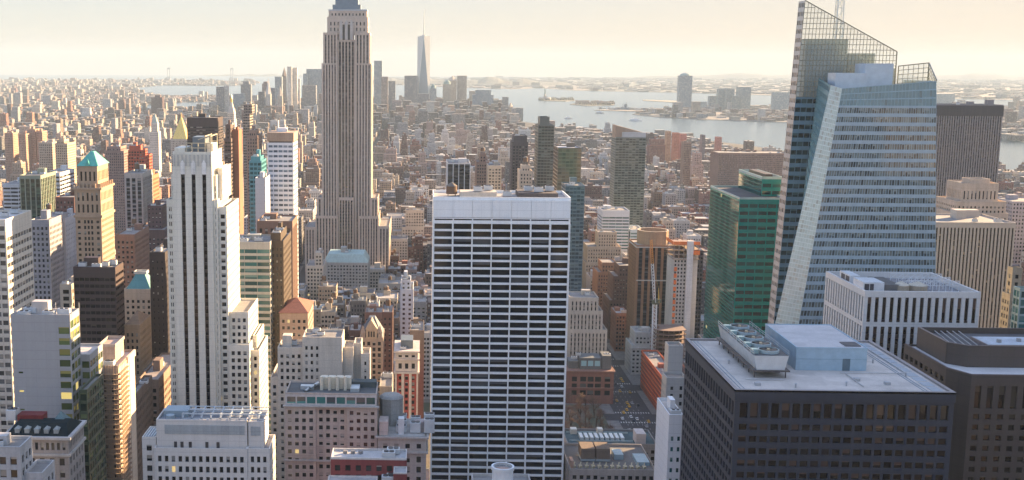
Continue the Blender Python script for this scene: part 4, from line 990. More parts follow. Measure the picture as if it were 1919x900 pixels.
# --- left mid-ground
b = simple('office_tower', 'dark green vertically striped office block with a reddish roofline', 950, 36, 76, 331, 40, masonry((.27, .29, .22), .6, .1), S(4.2, 3.7, .78, .7, .5, .4, 2, 0, sp=True), sp=metal((.05, .09, .07), .2), glass=glazing('glass_forest', (.02, .05, .04), (.1, .2, .14), .3), ymax=420, cat='skyscraper', clutter=(0, 1, 3), anchor='green striped block')
b = simple('office_building', 'pale blue-white office block with stacked ribbon floors behind the green striped one', 1050, 82, 112, 326, 45, masonry((.52, .55, .58)), RB, ymax=420, tiers=())
b = simple('office_building', 'low pale blue stepped office block with white ribbon floors left of the green striped one', 1080, 5, 34, 347, 45, masonry((.50, .53, .56)), RB, ymax=420)
b = simple('loft_building', 'blue-grey classical block with cornice below the green striped office block', 760, 57, 92, 415, 42, (.30, .30, .32), S(3, 3.7, .5, .55, .35, .6, 3, 0), ymax=520, clutter=(1, 1, 1))
b = simple('apartment_building', 'smooth light grey block with a sunlit side beside the dark brick one', 790, 106, 122, 412, 30, (.40, .42, .46), S(3.4, 3.4, .3, .4, .25, .6, 3, 0), ymax=500)
b = simple('apartment_building', 'dark red-brown brick apartment block left of the sandstone tower', 880, 103, 139, 372, 40, (.17, .085, .07), P_, ymax=430, clutter=(1, 1, 1))
b = simple('loft_building', 'small cream building with big square windows left of the dark brown slab', 650, 112, 134, 536, 24, (.46, .39, .30), S(4, 4, .6, .6, .35, .5, 1.5), ymax=600)
b = simple('office_tower', 'blue-grey glass and stone tower with vertical piers left of the striped stone tower', 950, 233, 267, 327, 36, (.40, .38, .35), S(4.2, 3.6, .66, .7, .4, .6, 3, 0, sp=True), sp=metal((.10, .13, .15), .3), ymax=410, cat='skyscraper', clutter=(1, 1, 2), anchor='blue-grey piered tower')
b = simple('tower_block', 'red netted tower under construction with stepped top behind the blue-grey piered tower', 1180, 239, 271, 294, 34, (.46, .12, .075), S(3, 3.3, .7, .55, .6, .5), tiers=((240, 266, 283, 3, 24, S(3, 3.3, .7, .55, .6)), (242, 260, 275, 6, 16, None)), ymax=330, anchor='red netted tower')
b = simple('apartment_tower', 'small orange-red brick tower right of the blue-grey piered tower', 1040, 271, 286, 331, 26, (.42, .16, .09), P_, ymax=380)
b = simple('loft_building', 'wide dark brick building with rows of small white-lit windows left of the striped stone tower', 880, 252, 309, 433, 50, (.115, .075, .075), S(3.4, 3.6, .45, .4, .25, .8, 5, 0), ymax=500, glass=glazing('glass_bright_blinds', (.05, .05, .055), (.75, .72, .66), .6), tiers=((276, 303, 388, 12, 30, S(3.2, 3.6, .4, .4)),), clutter=(0, 1, 1), anchor='wide dark brick building')
b = simple('loft_building', 'brown brick block with vertical piers right of the sandstone tower', 800, 216, 252, 442, 44, (.26, .155, .115), S(3.2, 3.6, .5, .55, .35, .6, 3, 0), ymax=560, clutter=(1, 1, 1))
b = simple('apartment_building', 'reddish-grey bulky block behind the verdigris pyramid', 1500, 196, 232, 284, 50, (.26, .19, .17), P_, ymax=310, tiers=((200, 226, 276, 5, 30, P_),))
b = simple('apartment_tower', 'sunlit beige twin-shouldered tower in the east', 1650, 103, 126, 270, 40, (.48, .39, .28), P_, tiers=((106, 120, 263, 4, 24, P_),), ymax=310)
b = simple('apartment_tower', 'wide pale beige block left of the sunlit twin-shouldered tower', 1680, 72, 98, 268, 40, (.46, .38, .30), P_, ymax=300)
for k, (a, c, y, Y, lab) in enumerate(((8, 24, 250, 2300, 'tallest of the four pinkish slab towers in the east, at the far left'), (34, 48, 252, 2250, 'pinkish slab tower second from the left of the four in the east'), (52, 66, 243, 2280, 'pinkish slab tower third from the left of the four in the east'), (68, 79, 247, 2280, 'rightmost of the four pinkish slab towers in the east'))):
    simple('apartment_tower', lab, Y, a, c, y, 30, (.42, .27, .2), P_, clutter=(0, 1, 0))
b = simple('apartment_tower', 'dark maroon housing tower standing alone in front of the river', 5200, 283, 304, 183, 40, (.10, .06, .065), P_, tiers=((290, 300, 179, 4, 20, None),), clutter=None)
# --- bottom centre
def cream_cluster():
    Y = 520
    b = Bld('apartment_building', 'cream and grey hotel block stepping up to a plain sunlit top', 'building', Y, 590, dict(wall=masonry((.56, .51, .43)), glass=g_blind), ymax=770, xr=(500, 720), anchor='cream stepped hotel block')
    st = S(2.9, 3.5, .5, .52, .3, .6, 1.5, 0)
    z1 = pt(545, 658, Y)[1]; z2 = pt(600, 636, Y)[1]; z3 = pt(665, 655, Y+6)[1]
    X = lambda p: pt(p, 680, Y)[0]
    t1 = b.mtier(X(519), X(567), Y+3, Y+18, 0, z1, st); t2 = b.mtier(X(567)+.003, X(641), Y, Y+17, 0, z2, None, segs=[(0, .47, S(2.9, 3.5, .45, .5, .3, .6, 2.5, 0)), (.47, 1, None)], side=None)
    mb = MB(); mb.poly(((X(641)-.9, Y+.5, 30), (X(641)+.06, Y+.5, 30), (X(641)+.06, Y+.5, z2-.5), (X(641)-.9, Y+.5, z2-.5)))
    b.mtier(X(641)+.003, X(661), Y+6, Y+20, 0, z3, None); b.mtier(X(661)+.003, X(675), Y+10, Y+22, 0, z3+1, None); b.mtier(X(675)+.003, X(692), Y+6, Y+18, 0, z3-3, S(6, 3.5, .3, .5, .3, .6, 2, 0))
    b.mtier(X(504), X(519)-.003, Y+5, Y+30, 0, pt(510, 716, Y)[1], S(2.9, 3.5, .5, .5, .3, .4, 2))
    roof_clutter(b, t1, 2, 0, 1, 1); roof_clutter(b, t2, 8, 0, 0, 3); b.finish()
    Y = 470
    b = Bld('apartment_building', 'broad grey stone hotel with a teal glazed top storey and steaming roof plant', 'building', Y, 620, dict(wall=masonry((.44, .385, .335)), glass=g_blind, roof=roofing((.09, .10, .105))), xr=(500, 760), anchor='broad grey stone hotel')
    X = lambda p: pt(p, 800, Y)[0]; zt = pt(620, 762, Y)[1]; zg = pt(620, 741, Y)[1]
    st = S(2.85, 3.5, .52, .52, .3, .5, 1, 0)
    xs = (534, 592, 650, 707)
    for i in range(3): b.mtier(X(xs[i])+.003, X(xs[i+1]), Y+(1.2 if i == 1 else 0), Y+20, 0, zt, st, roof=False, side=st if i == 2 else None)
    t = b.mtier(X(535), X(705.5), Y+.8, Y+19, zt, zg, None, par=.7)
    tm = MB(); tq = []
    facade(tm, tq, (X(535), Y+.7, zt+.3), (X(705.5), Y+.7, zt+.3), (X(705.5), Y+.7, zg-.01), (X(535), Y+.7, zg-.01), S(4.2, 4.2, .86, .74, .05, .4, .5, .2))
    for q, n_ in tq: tm.poly(q, 1, r=random.random()+1e-3)
    b.part('glazed_storey', tm, [masonry((.50, .48, .46)), glazing('glass_turquoise', (.04, .17, .16), (.10, .12, .13), .45, .1)])
    mb = MB(); mb.box(X(534)-.8, X(707)+.8, Y-.9, Y+.65, zt-.2, zt+.28, bot=True); b.part('cornice', mb, masonry((.42, .40, .37)))
    mb = MB(); zc_ = pt(620, 865, Y)[1]; mb.box(X(534)-.5, X(707)+.5, Y-.6, Y-.02, zc_, zc_+.7, bot=True); b.part('string_course', mb, masonry((.42, .40, .37)))
    z = zg
    mb = MB()
    for i in range(4): mb.cyl(X(600)+i*3.4, Y+8, z+.003, z+6, .75, .75, 10); mb.box(X(598)+i*3.4, X(598)+2.9+i*3.4, Y+9.5, Y+13, z+.003, z+5.2)
    b.part('boiler_stack', mb, masonry((.62, .57, .45)))
    mb = MB()
    for i in range(4): mb.bar((X(570)+i*2, Y+4+i*2, z+.5+i*.8), (X(590)+i*2, Y+16, z+1+i*.6), .5, n=8)
    mb.box(X(560), X(585), Y+8, Y+11, z+.003, z+1.6); mb.box(X(655), X(672), Y+5, Y+12, z+.003, z+1.6); b.part('duct', mb, metal((.5, .55, .56), .35, .4))
    mb = MB(); mb.box(X(650), X(703), Y+12.5, Y+18, z+.003, z+2.4); b.part('plant_room', mb, roofing((.07, .09, .09)))
    b.finish()
cream_cluster()
def red_roof():
    Y = 425
    b = Bld('brick_building', 'dark red brick building with a pale L-shaped roof at the bottom edge', 'building', Y, 690, dict(wall=masonry((.20, .05, .05)), glass=g_off, roof=roofing((.42, .42, .42)), cope=masonry((.55, .53, .5))), xr=(600, 780), anchor='dark red brick building at the bottom edge')
    X = lambda p: pt(p, 870, Y)[0]; z = pt(690, 862, Y)[1]
    t = b.mtier(X(620), X(762), Y, Y+11, 0, z, S(4.2, 3.8, .5, .6, .35, .6, 1.5, 0), par=.8)
    t3 = b.mtier(X(616), X(708), Y-9, Y-.01, 0, z-7, S(4.2, 3.8, .5, .6, .35, .6, 1.5, 0), par=.6); b.mtier(X(738), X(763), Y-7, Y-.01, 0, z-3, S(4, 3.8, .4, .6, .35, .6, 1.5, 0), par=.6)
    for q in ((X(716), Y+2), (X(724), Y+6), (X(716), Y-6), (X(725), Y-4.5)):
        mb = MB(); zz_ = z+.1 if q[1] > Y else 30; hvac(mb, q[0], q[1], z+.003 if q[1] > Y else z-6.9, 5, 3.5, 2.2); b.part('air_handler', mb, HVM)
    for i in range(3):
        mb = MB(); mb.cyl(X(645)+i*3, Y+7, z+.003, z+1.2, .9, .9, 10); b.part('roof_fan', mb, metal((.2, .2, .2)))
    b.finish()
red_roof()
def beige_club():
    Y = 470
    b = Bld('office_building', 'ornate beige stone block crowded with roof plant beside the gridded tower', 'building', Y, 750, dict(wall=masonry((.42, .39, .35)), glass=g_off, roof=roofing((.16, .2, .22))), xr=(690, 812), anchor='ornate beige block')
    X = lambda p: pt(p, 830, Y)[0]; z = pt(750, 822, Y)[1]
    b.mtier(X(708), X(799), Y, Y+24, 0, z-6, S(4.4, 4.6, .4, .6, .4, .8, 1, 0), roof=False); t = b.mtier(X(708), X(799), Y, Y+24, z-6, z, S(4.4, 5.5, .4, .45, .4, .8, 1, .3))
    mb = MB(); mb.box(X(708)-.8, X(799)+.8, Y-.8, Y+24.8, z-6.5, z-5.7, bot=True); mb.box(X(708)-1, X(799)+1, Y-1, Y+25, z+.2, z+1.0, bot=True); b.part('cornice', mb, masonry((.42, .40, .37)))
    mb = MB(); mb.box(X(706)+1, X(727), Y+1, Y+9, z+1.01, z+7); b.part('bulkhead', mb, masonry((.50, .42, .38)))
    mb = MB(); mb.cyl(X(731), Y+18, z+1.01, z+13, 5.2, 5.2, 8); mb.cyl(X(731), Y+18, z+13, z+14, 5.6, 4.4, 8); b.part('octagonal_tower', mb, masonry((.33, .33, .31)))
    for q in range(7):
        mb = MB(); hvac(mb, X(742)+q % 3*6, Y+4+(q//3)*8, z+1.01, 4.4, 3.6, 3+q % 3*1.5); b.part('air_handler', mb, HVM)
    mb = MB(); mb.box(X(776), X(797), Y+6, Y+10, z+1.01, z+5.5); b.part('bulkhead', mb, masonry((.42, .36, .35)))
    mb = MB(); mb.box(X(746), X(757), Y+2, Y+6, z+1.02, z+8); b.part('plant_room', mb, metal((.6, .62, .62), .5))
    b.finish()
    b = simple('loft_building', 'plain grey shaft with a square top behind the ornate beige block', 540, 711, 735, 728, 24, (.30, .27, .24), S(8, 3.6, .2, .4, .3, .5, 3), ymax=800, clutter=(0, 0, 1))
    b = simple('apartment_building', 'slim red brick and white stone tower with a crown of arched windows', 660, 741, 783, 700, 26, (.30, .075, .065), S(4.6, 3.7, .42, .6, .35, .8, 1, 0, sp=False), ymax=760, fin=False, clutter=None, anchor='slim red and white tower')
    t = b.first; Y = 660
    mb = MB()
    for i in range(4):
        x = t['x0']+(t['x1']-t['x0'])*i/3; mb.box(max(t['x0']-.2, x-.8), min(t['x1']+.2, x+.8), Y-.4, Y-.01, 0, t['z1'])
    b.part('pilaster', mb, masonry((.50, .46, .42)))
    zz1 = t['z1']; zz2 = pt(762, 661, Y)[1]
    b.mats['wall'] = masonry((.30, .075, .065))
    up = MB(); pn = []
    st = S(4.4, 6, .5, .6, .4, .8, .8, .5); st2 = S(4.4, 5, .5, .55, .4, .8, 1, .2)
    for za, zb_, s_ in ((zz1+1.2, zz1+8, st), (zz1+9, zz2, st2)):
        facade(up, pn, (t['x0'], Y, za), (t['x1'], Y, za), (t['x1'], Y, zb_), (t['x0'], Y, zb_), s_); facade(up, pn, (t['x1'], Y, za), (t['x1'], Y+26, za), (t['x1'], Y+26, zb_), (t['x1'], Y, zb_), s_)
        up.poly(((t['x0'], Y+26, za), (t['x0'], Y, za), (t['x0'], Y, zb_), (t['x0'], Y+26, zb_))); up.poly(((t['x1'], Y+26, za), (t['x0'], Y+26, za), (t['x0'], Y+26, zb_), (t['x1'], Y+26, zb_)))
    for z_ in (zz1, zz1+8, zz2): up.box(t['x0']-1, t['x1']+1, Y-1, Y+27, z_, z_+1, bot=True)
    b.panes += pn; b.part('upper_storeys', up, masonry((.48, .44, .41)))
    mb = MB(); mb.box(t['x0']+3, t['x1']-3, Y+6, Y+20, zz2+1.003, zz2+6); b.part('penthouse', mb, metal((.12, .15, .17))); roof_clutter(b, dict(t, z1=zz2+1), 4, 0, 0, 3); b.finish()
beige_club()
def gothic():
    Y = 690
    b = simple('office_building', 'grey gothic tower with gabled dormer and steep blue slate roof', Y, 674, 718, 636, 26, (.33, .27, .225), S(3.4, 3.7, .56, .66, .4, .7, 1, 0), fin=False, clutter=None, ymax=730, anchor='gothic gabled tower')
    t = b.first; z = t['z1']; x0, x1 = t['x0'], t['x1']; zt = pt(696, 594, Y+12)[1]
    mb = MB(); mb.pyr(x0, x1, Y+.5, Y+26, z+.1, zt, top=.25); b.part('slate_roof', mb, masonry((.10, .125, .15), .6))
    mb = MB(); cx = (x0+x1)/2; mb.box(cx-3.4, cx+3.4, Y-.3, Y+6, z+.1, z+6); mb.poly(((cx-3.8, Y-.3, z+6), (cx+3.8, Y-.3, z+6), (cx, Y-.3, z+12))); mb.poly(((cx+3.8, Y-.3, z+6), (cx+3.8, Y+10, z+6), (cx, Y+10, z+12), (cx, Y-.3, z+12))); mb.poly(((cx-3.8, Y+10, z+6), (cx-3.8, Y-.3, z+6), (cx, Y-.3, z+12), (cx, Y+10, z+12))); b.part('gable', mb, masonry((.36, .29, .22)))
    mb = MB()
    for s_ in (-1.6, 0, 1.6): mb.box(cx+s_-.5, cx+s_+.5, Y-.4, Y-.31, z+1.5, z+5)
    b.part('gable_window', mb, metal(DARK, .2))
    for x in (x0+2, x1-2):
        mb = MB(); mb.box(x-1.3, x+1.3, Y-.2, Y+2.4, z+.1, z+4); mb.pyr(x-1.6, x+1.6, Y-.5, Y+2.7, z+4, z+9); b.part('turret', mb, masonry((.30, .25, .22)))
    b.finish()
    Y = 640
    b = simple('loft_building', 'pinkish stone block under a red tiled pyramid roof', Y, 524, 577, 590, 34, (.34, .25, .20), S(3.2, 3.9, .5, .5, .35, .6, 2, 0), fin=False, clutter=None, ymax=650, anchor='red tiled pyramid roof')
    t = b.first; mb = MB(); mb.pyr(t['x0']-.6, t['x1']+.6, Y-.6, Y+34.6, t['z1']+1.01, pt(552, 558, Y+17)[1], top=.07); b.part('pyramid_roof', mb, masonry((.25, .105, .075), .8)); b.finish()
    b = simple('loft_building', 'dark narrow brick tower between the slate roofed gothic tower and the slim red one', 760, 716, 736, 588, 30, (.13, .075, .065), S(3, 3.7, .4, .5, .3, .5, 2), ymax=720, clutter=(1, 0, 1))
    b = simple('apartment_building', 'plain brown blank-walled block hard against the white gridded tower', 700, 768, 795, 622, 30, (.20, .155, .12), None, ymax=720, clutter=(0, 1, 2))
    b = simple('apartment_building', 'stepped white and blue-grey building behind the plain brown blank wall', 790, 750, 775, 545, 30, (.50, .53, .57), S(4, 3.4, .4, .5, .3, .5, 1.5), ymax=640, tiers=((752, 770, 528, 3, 20, S(4, 3.4, .4, .5)),))
    b = simple('market_hall', 'wide low hall with a pale verdigris roof under the stepped limestone skyscraper', 1170, 606, 690, 494, 40, (.38, .37, .34), P2, fin=False, clutter=None, ymax=520, anchor='pale verdigris hall roof')
    t = b.first; mb = MB(); mb.pyr(t['x0'], t['x1'], t['y0'], t['y1'], t['z1']+1.01, t['z1']+9, top=.8); b.part('hipped_roof', mb, masonry((.36, .48, .45), .6)); roof_clutter(b, dict(t, z1=t['z1']+9, x0=t['x0']+15, x1=t['x1']-15, y0=t['y0']+8, y1=t['y1']-8), 2, 1, 1, 1); b.finish()
    b = simple('apartment_building', 'cream stepped block with a tall bulkhead left of the verdigris hall roof', 1065, 574, 606, 500, 36, (.50, .45, .39), P2, ymax=560, tiers=((590, 604, 476, 6, 16, P2),))
gothic()
# --- behind and right of the gridded tower
b = simple('office_tower', 'dark office slab with four bright white piers and a flat white roof rim', 1150, 838, 882, 308, 50, masonry((.55, .55, .55), .7, .08), S(14, 3.8, .86, .7, .5, .4, 0, 0, sp=True, cols=4), side=S(3, 3.8, .4, .6, .3), sp=metal((.035, .04, .05), .2), glass=g_dark, ymax=360, cat='skyscraper', anchor='dark slab with white piers', clutter=(0, 1, 2))
b = simple('apartment_tower', 'brown stone tower with a little round cupola just right of the white piered slab', 1250, 893, 917, 305, 30, (.26, .18, .14), P_, ymax=360, tiers=((899, 911, 290, 5, 16, P_),), clutter=(1, 0, 0), cat='skyscraper')
b = simple('apartment_tower', 'pale tan balcony tower right of the little cupola', 1200, 915, 940, 312, 30, (.45, .39, .31), S(3.4, 3.2, .6, .5, .3, .4, 2), ymax=360, cat='skyscraper', clutter=(0, 1, 1))
b = simple('apartment_tower', 'charcoal tower with a white ladder of windows on its right half', 1300, 960, 990, 268, 30, (.10, .095, .10), S(3.4, 3.4, .5, .5, .3, .5, 3), ymax=360, cat='skyscraper', tiers=((963, 988, 256, 2, 24, None),), clutter=(0, 0, 1))
b = simple('apartment_building', 'small cream tower rising behind the roof of the gridded tower', 1130, 974, 998, 322, 26, (.50, .42, .33), P_, ymax=360, tiers=((978, 994, 312, 3, 18, P_),), clutter=(1, 0, 0))
b = simple('apartment_tower', 'slender dark glass apartment tower with a pointed corner top', 1250, 1009, 1039, 236, 34, metal((.10, .12, .12), .3), S(3.6, 3.3, .9, .62, .25, .3), side=S(4, 3.3, .5, .5, .3), glass=glazing('glass_slate', (.03, .05, .055), (.2, .26, .26), .4, .06), ymax=360, cat='skyscraper', tiers=((1012, 1030, 221, 2, 22, None),), clutter=None, anchor='slender dark glass tower')
b = simple('glass_tower', 'bronze glass tower reflecting its neighbours behind the right end of the gridded tower', 1050, 1046, 1090, 279, 36, metal((.14, .115, .09), .3), S(3.4, 3.4, .92, .7, .15, .3), glass=glazing('glass_copper', (.10, .075, .05), (.3, .22, .14), .3, .05, spec=.9), ymax=420, cat='skyscraper', clutter=(0, 1, 0), roof=roofing((.4, .42, .45)), anchor='bronze glass tower')
b = simple('glass_building', 'blue glass block half hidden at the right end of the gridded tower', 985, 1060, 1096, 350, 30, metal((.10, .16, .19), .3), S(3.2, 3.3, .9, .66, .15, .3), glass=glazing('glass_bluegrey', (.04, .07, .09), (.2, .28, .3), .4, .06), ymax=440, tiers=())
def strip_glass():
    Y = 1420
    b = simple('glass_tower', 'tall apartment tower of greenish glass balconies with a slanted brown screen on top', Y, 1154, 1211, 259, 32, metal((.14, .17, .16), .4), S(4.2, 3.2, .9, .62, .35, .3), side=S(4.2, 3.2, .6, .5, .3), glass=glazing('glass_greygreen', (.05, .075, .07), (.32, .36, .32), .45, .06), ymax=430, cat='skyscraper', clutter=None, fin=False, anchor='tall greenish glass balcony tower')
    t = b.first; x0, x1 = t['x0'], t['x1']; z = t['z1']
    za = pt(1156, 235, Y)[1]; zb_ = pt(1210, 250, Y)[1]
    mb = MB(); mb.poly(((x0, Y+4, z+.1), (x1, Y+4, z+.1), (x1, Y+4, zb_), (x0, Y+4, za))); mb.poly(((x1, Y+28, z+.1), (x0, Y+28, z+.1), (x0, Y+28, za), (x1, Y+28, zb_))); mb.poly(((x0, Y+28, z+.1), (x0, Y+4, z+.1), (x0, Y+4, za), (x0, Y+28, za))); mb.poly(((x1, Y+4, z+.1), (x1, Y+28, z+.1), (x1, Y+28, zb_), (x1, Y+4, zb_))); mb.poly(((x0, Y+4, za), (x1, Y+4, zb_), (x1, Y+28, zb_), (x0, Y+28, za)))
    b.part('roof_screen', mb, masonry((.36, .27, .20))); mb = MB(); mb.box(x0+8, x1-.3, Y+.4, Y+3.9, z+.1, z+7); b.part('penthouse', mb, metal((.42, .44, .45), .4)); b.finish()
strip_glass()
b = simple('office_building', 'white and ice-blue ribbon-windowed block below the greenish balcony tower', 1330, 1129, 1180, 396, 36, masonry((.62, .64, .66), .6, .08), S(7, 3.6, .97, .46, .3, .3, 6), glass=g_teal, ymax=460, tiers=(), anchor='white ribbon-windowed block')
b = simple('office_building', 'low ice-blue wing attached right of the white ribbon-windowed block', 1325, 1181.5, 1207, 432, 40, masonry((.50, .58, .60), .6, .08), S(7, 3.6, .97, .46, .3, .3, 2), glass=g_teal, ymax=480, clutter=(0, 0, 2))
CB = S(2.7, 3.6, .42, .5, .3, .6, 1.5)
b = simple('office_building', 'big cream ziggurat-like stepped office block', 1240, 1097, 1168, 494, 40, (.45, .365, .27), CB, ymax=560, tiers=((1101, 1164, 464, 4, 32, CB), (1121, 1156, 437, 8, 20, CB)), clutter=(0, 0, 1), anchor='cream ziggurat block')
b = simple('office_building', 'rust-brown stepped block in front of the cream ziggurat', 1150, 1120, 1160, 512, 34, (.27, .16, .105), CB, ymax=640, tiers=((1128, 1156, 494, 4, 26, CB),), clutter=(0, 0, 0))
b = simple('office_building', 'dark brown setback block left of the copper-piered tower', 1080, 1142, 1190, 565, 40, (.125, .085, .07), S(2.8, 3.6, .5, .48, .3, .6, 1.5), ymax=660, tiers=((1150, 1189, 520, 3, 34, CB), (1160, 1189, 500, 6, 28, CB)), clutter=(0, 1, 0), glass=g_off)
CR = S(3.0, 3.7, .36, .6, .4, .8, 2, 0, sp=True)
b = simple('office_building', 'grey-cream art deco block with vertical grooves and stepped shoulders', 900, 1066, 1138, 620, 34, (.47, .43, .37), CR, sp=masonry((.22, .19, .16)), ymax=690, tiers=((1066, 1130, 585, 2, 30, CR), (1068, 1122, 560, 4, 26, CR)), clutter=(0, 1, 1), anchor='grey-cream art deco block')
def copper_piers():
    Y = 985
    b = simple('apartment_tower', 'copper-brown piered tower with a drum-like crown next to the crane', Y, 1193, 1268, 462, 36, (.29, .165, .095), S(5.6, 3.5, .58, .72, .5, 1.2, 1, 0, sp=True, cols=6), sp=metal((.05, .055, .06), .25), glass=glazing('glass_navy', (.02, .03, .04), (.15, .16, .17), .3), ymax=700, cat='skyscraper', clutter=None, fin=False, anchor='copper-brown piered tower', roof=roofing((.4, .35, .3)))
    t = b.first; z = t['z1']; x0, x1 = t['x0'], t['x1']; cx = (x0+x1)/2
    mb = MB(); zt = pt(1232, 436, Y)[1]; r = (x1-x0)*.40
    a = [(cx+r*math.cos(i*math.pi/8)*1.0, Y+18+14*math.sin(i*math.pi/8)) for i in range(16)]
    for i in range(16):
        p, q = a[i], a[(i+1) % 16]; mb.poly(((p[0], p[1], z), (q[0], q[1], z), (q[0], q[1], zt), (p[0], p[1], zt))); pi = (cx+(p[0]-cx)*.9, Y+18+(p[1]-Y-18)*.9); qi = (cx+(q[0]-cx)*.9, Y+18+(q[1]-Y-18)*.9)
        mb.poly(((p[0], p[1], zt), (q[0], q[1], zt), (qi[0], qi[1], zt), (pi[0], pi[1], zt)), 1); mb.poly(((qi[0], qi[1], z+3), (pi[0], pi[1], z+3), (pi[0], pi[1], zt), (qi[0], qi[1], zt)))
    mb.poly([(cx+(p[0]-cx)*.9, Y+18+(p[1]-Y-18)*.9, z+3.5) for p in a], 1, uv=[(0, 0)]*16)
    b.part('crown', mb, [masonry((.36, .24, .15)), masonry((.5, .42, .34))])
    mb = MB(); mb.box(x0-.5, x1+.5, Y-.6, Y+36.5, z-1.2, z-.4, bot=True); zm = pt(1230, 527, Y)[1]; mb.box(x0+1, x1+.3, Y-.35, Y-.01, zm, zm+1); b.part('cornice', mb, masonry((.5, .47, .42)))
    for i in range(3):
        mb = MB(); hvac(mb, cx-8+i*5, Y+14, z+3.5, 3.5, 3, 3.5); b.part('air_handler', mb, HVM)
    b.finish()
copper_piers()
def construct():
    Y = 950
    b = Bld('tower_block', 'unfinished concrete tower ringed with orange netting right of the copper-brown tower', 'building site', Y, 1290, dict(wall=masonry((.50, .47, .43)), glass=glazing('glass_slot', (.03, .035, .04), (.2, .2, .2), .3)), ymax=610, xr=(1255, 1320), anchor='unfinished tower with orange netting')
    x0, zt = pt(1264, 455, Y); x1 = pt(1310, 455, Y)[0]; w_ = x1-x0
    b.mtier(x0, x0+w_*.55, Y, Y+26, 0, zt-14, S(2.8, 3.2, .55, .55, .5, .3), side=None); b.mtier(x0+w_*.55+.003, x1, Y+1.5, Y+26, 0, zt-12, None, side=None)
    mb = MB(); ne = masonry((.75, .20, .06), .8)
    for k in range(4):
        z_ = zt-14+k*4; mb.box(x0-.8, x1+.6, Y-1, Y+26.5, z_+.01, z_+.5, bot=True)
    for i in range(6):
        for yy in (Y, Y+24): mb.bar((x0+w_*i/5, yy, zt-14), (x0+w_*i/5, yy, zt), .45)
    b.part('floor_slab', mb, masonry((.33, .25, .2)))
    mb = MB(); mb.box(x0-1, x1+.8, Y-1.2, Y-1.05, zt-1.5, zt+1.2); mb.box(x0-1.2, x0-1.05, Y-1, Y+26, zt-1.5, zt+1.2); mb.box(x1+.8, x1+.95, Y-1, Y+26, zt-9, zt-6); mb.box(x0+w_*.6, x1+.8, Y-1.2, Y-1.05, zt-10, zt-6.5)
    for k in range(14): mb.box(x0+w_*.03, x0+w_*.14, Y-.5, Y-.1, zt-24-k*5.6, zt-20.5-k*5.6)
    b.part('safety_net', mb, ne)
    mb = MB(); mb.box(x0+w_*.50, x0+w_*.74, Y-4.2, Y-1.3, 0, zt+2); b.part('hoist_tower', mb, masonry((.62, .60, .57)))
    b.finish()
    b = simple('office_tower', 'dark narrow tower with glossy stripes behind the unfinished one', 990, 1302, 1319, 472, 30, metal((.07, .07, .075), .3), S(2.6, 3.7, .7, .6, .25, .3), ymax=620, glass=g_dark)
    # curved unfinished building
    Y = 925
    b = Bld('building_shell', 'bare concrete frame with curved open floors behind the crane', 'building site', Y, 1255, dict(wall=masonry((.17, .12, .10)), glass=g_dark), ymax=720, xr=(1225, 1290))
    x0, z = pt(1228, 618, Y); x1 = pt(1287, 618, Y)[0]; cx = (x0+x1)/2; n = int(z/3.6)
    mb = MB(); cm = MB()
    for k in range(n+1):
        z_ = z-k*3.6
        a = [(x0+(x1-x0)*i/10, Y-4*math.sin(math.pi*i/10)) for i in range(11)]+[(x1, Y+20), (x0, Y+20)]
        for i in range(13):
            p, q = a[i], a[(i+1) % 13]; mb.poly(((p[0], p[1], z_-.5), (q[0], q[1], z_-.5), (q[0], q[1], z_), (p[0], p[1], z_)))
        mb.poly([(p[0], p[1], z_) for p in a], uv=[(0, 0)]*13)
    cm.box(x0+4, x1-3, Y+3, Y+18, 0, z-.6)
    b.part('floor_slab', mb, masonry((.23, .165, .135))); b.part('core', cm, masonry((.06, .05, .05)))
    for i in range(6):
        c = MB(); c.bar((x0+(x1-x0)*(i+.5)/6, Y-2, 0), (x0+(x1-x0)*(i+.5)/6, Y-2, z-.5), .4); b.part('column', c, masonry((.2, .15, .13)))
    b.wb.box(x0+.5, x0+4, Y+4, Y+18, 0, z+2); FOOT.append((x0, x1, Y-5, Y+20)); b.finish()
    # red netted low block
    Y = 856
    b = Bld('brick_building', 'mid-rise block with red-orange spandrel bands at the avenue corner under the crane', 'building', Y, 1225, dict(wall=masonry((.30, .105, .075)), glass=glazing('glass_plum', (.05, .035, .04), (.2, .15, .14), .4)), ymax=820, xr=(1195, 1290), anchor='red banded block on the avenue')
    st = S(2.6, 3.7, .8, .55, .5, .4, .8, 0)
    x0, z = pt(1243, 712, Y-26); x1 = pt(1275, 712, Y-26)[0]
    t = b.mtier(x0, x1, Y-26, Y+58, 0, z, st)
    mb = MB(); mb.ring(x0-.3, x1+.3, Y-26.3, Y+58.3, z+.2, z+1.6, .3); zz_ = z
    while zz_ > 6: mb.box(x0-.25, x1+.2, Y-26.2, Y-25.99, zz_-1.4, zz_-.5); mb.box(x0-.25, x0-.01, Y-25.9, Y+58, zz_-1.4, zz_-.5); zz_ -= 3.7
    b.part('safety_net', mb, masonry((.62, .14, .06), .8)); roof_clutter(b, t, 4, 0, 1, 3); b.finish()
    # tower crane
    Y = 938
    xm, zb_ = pt(1220, 690, Y); ztop = pt(1224, 566, Y)[1]; xt = pt(1223.5, 566, Y)[0]; hw = 1.5
    c = empty('tower_crane', (xm, Y-8, 0), 'white lattice tower crane with a steep luffing jib tipped in orange', 'crane')
    yc = Y-8
    mb = MB()
    for dx in (-hw, hw):
        for dy in (-hw, hw): mb.bar((xm+dx, yc+dy, 0), (xt+dx, yc+dy, ztop), .3)
    nseg = int(ztop/3)
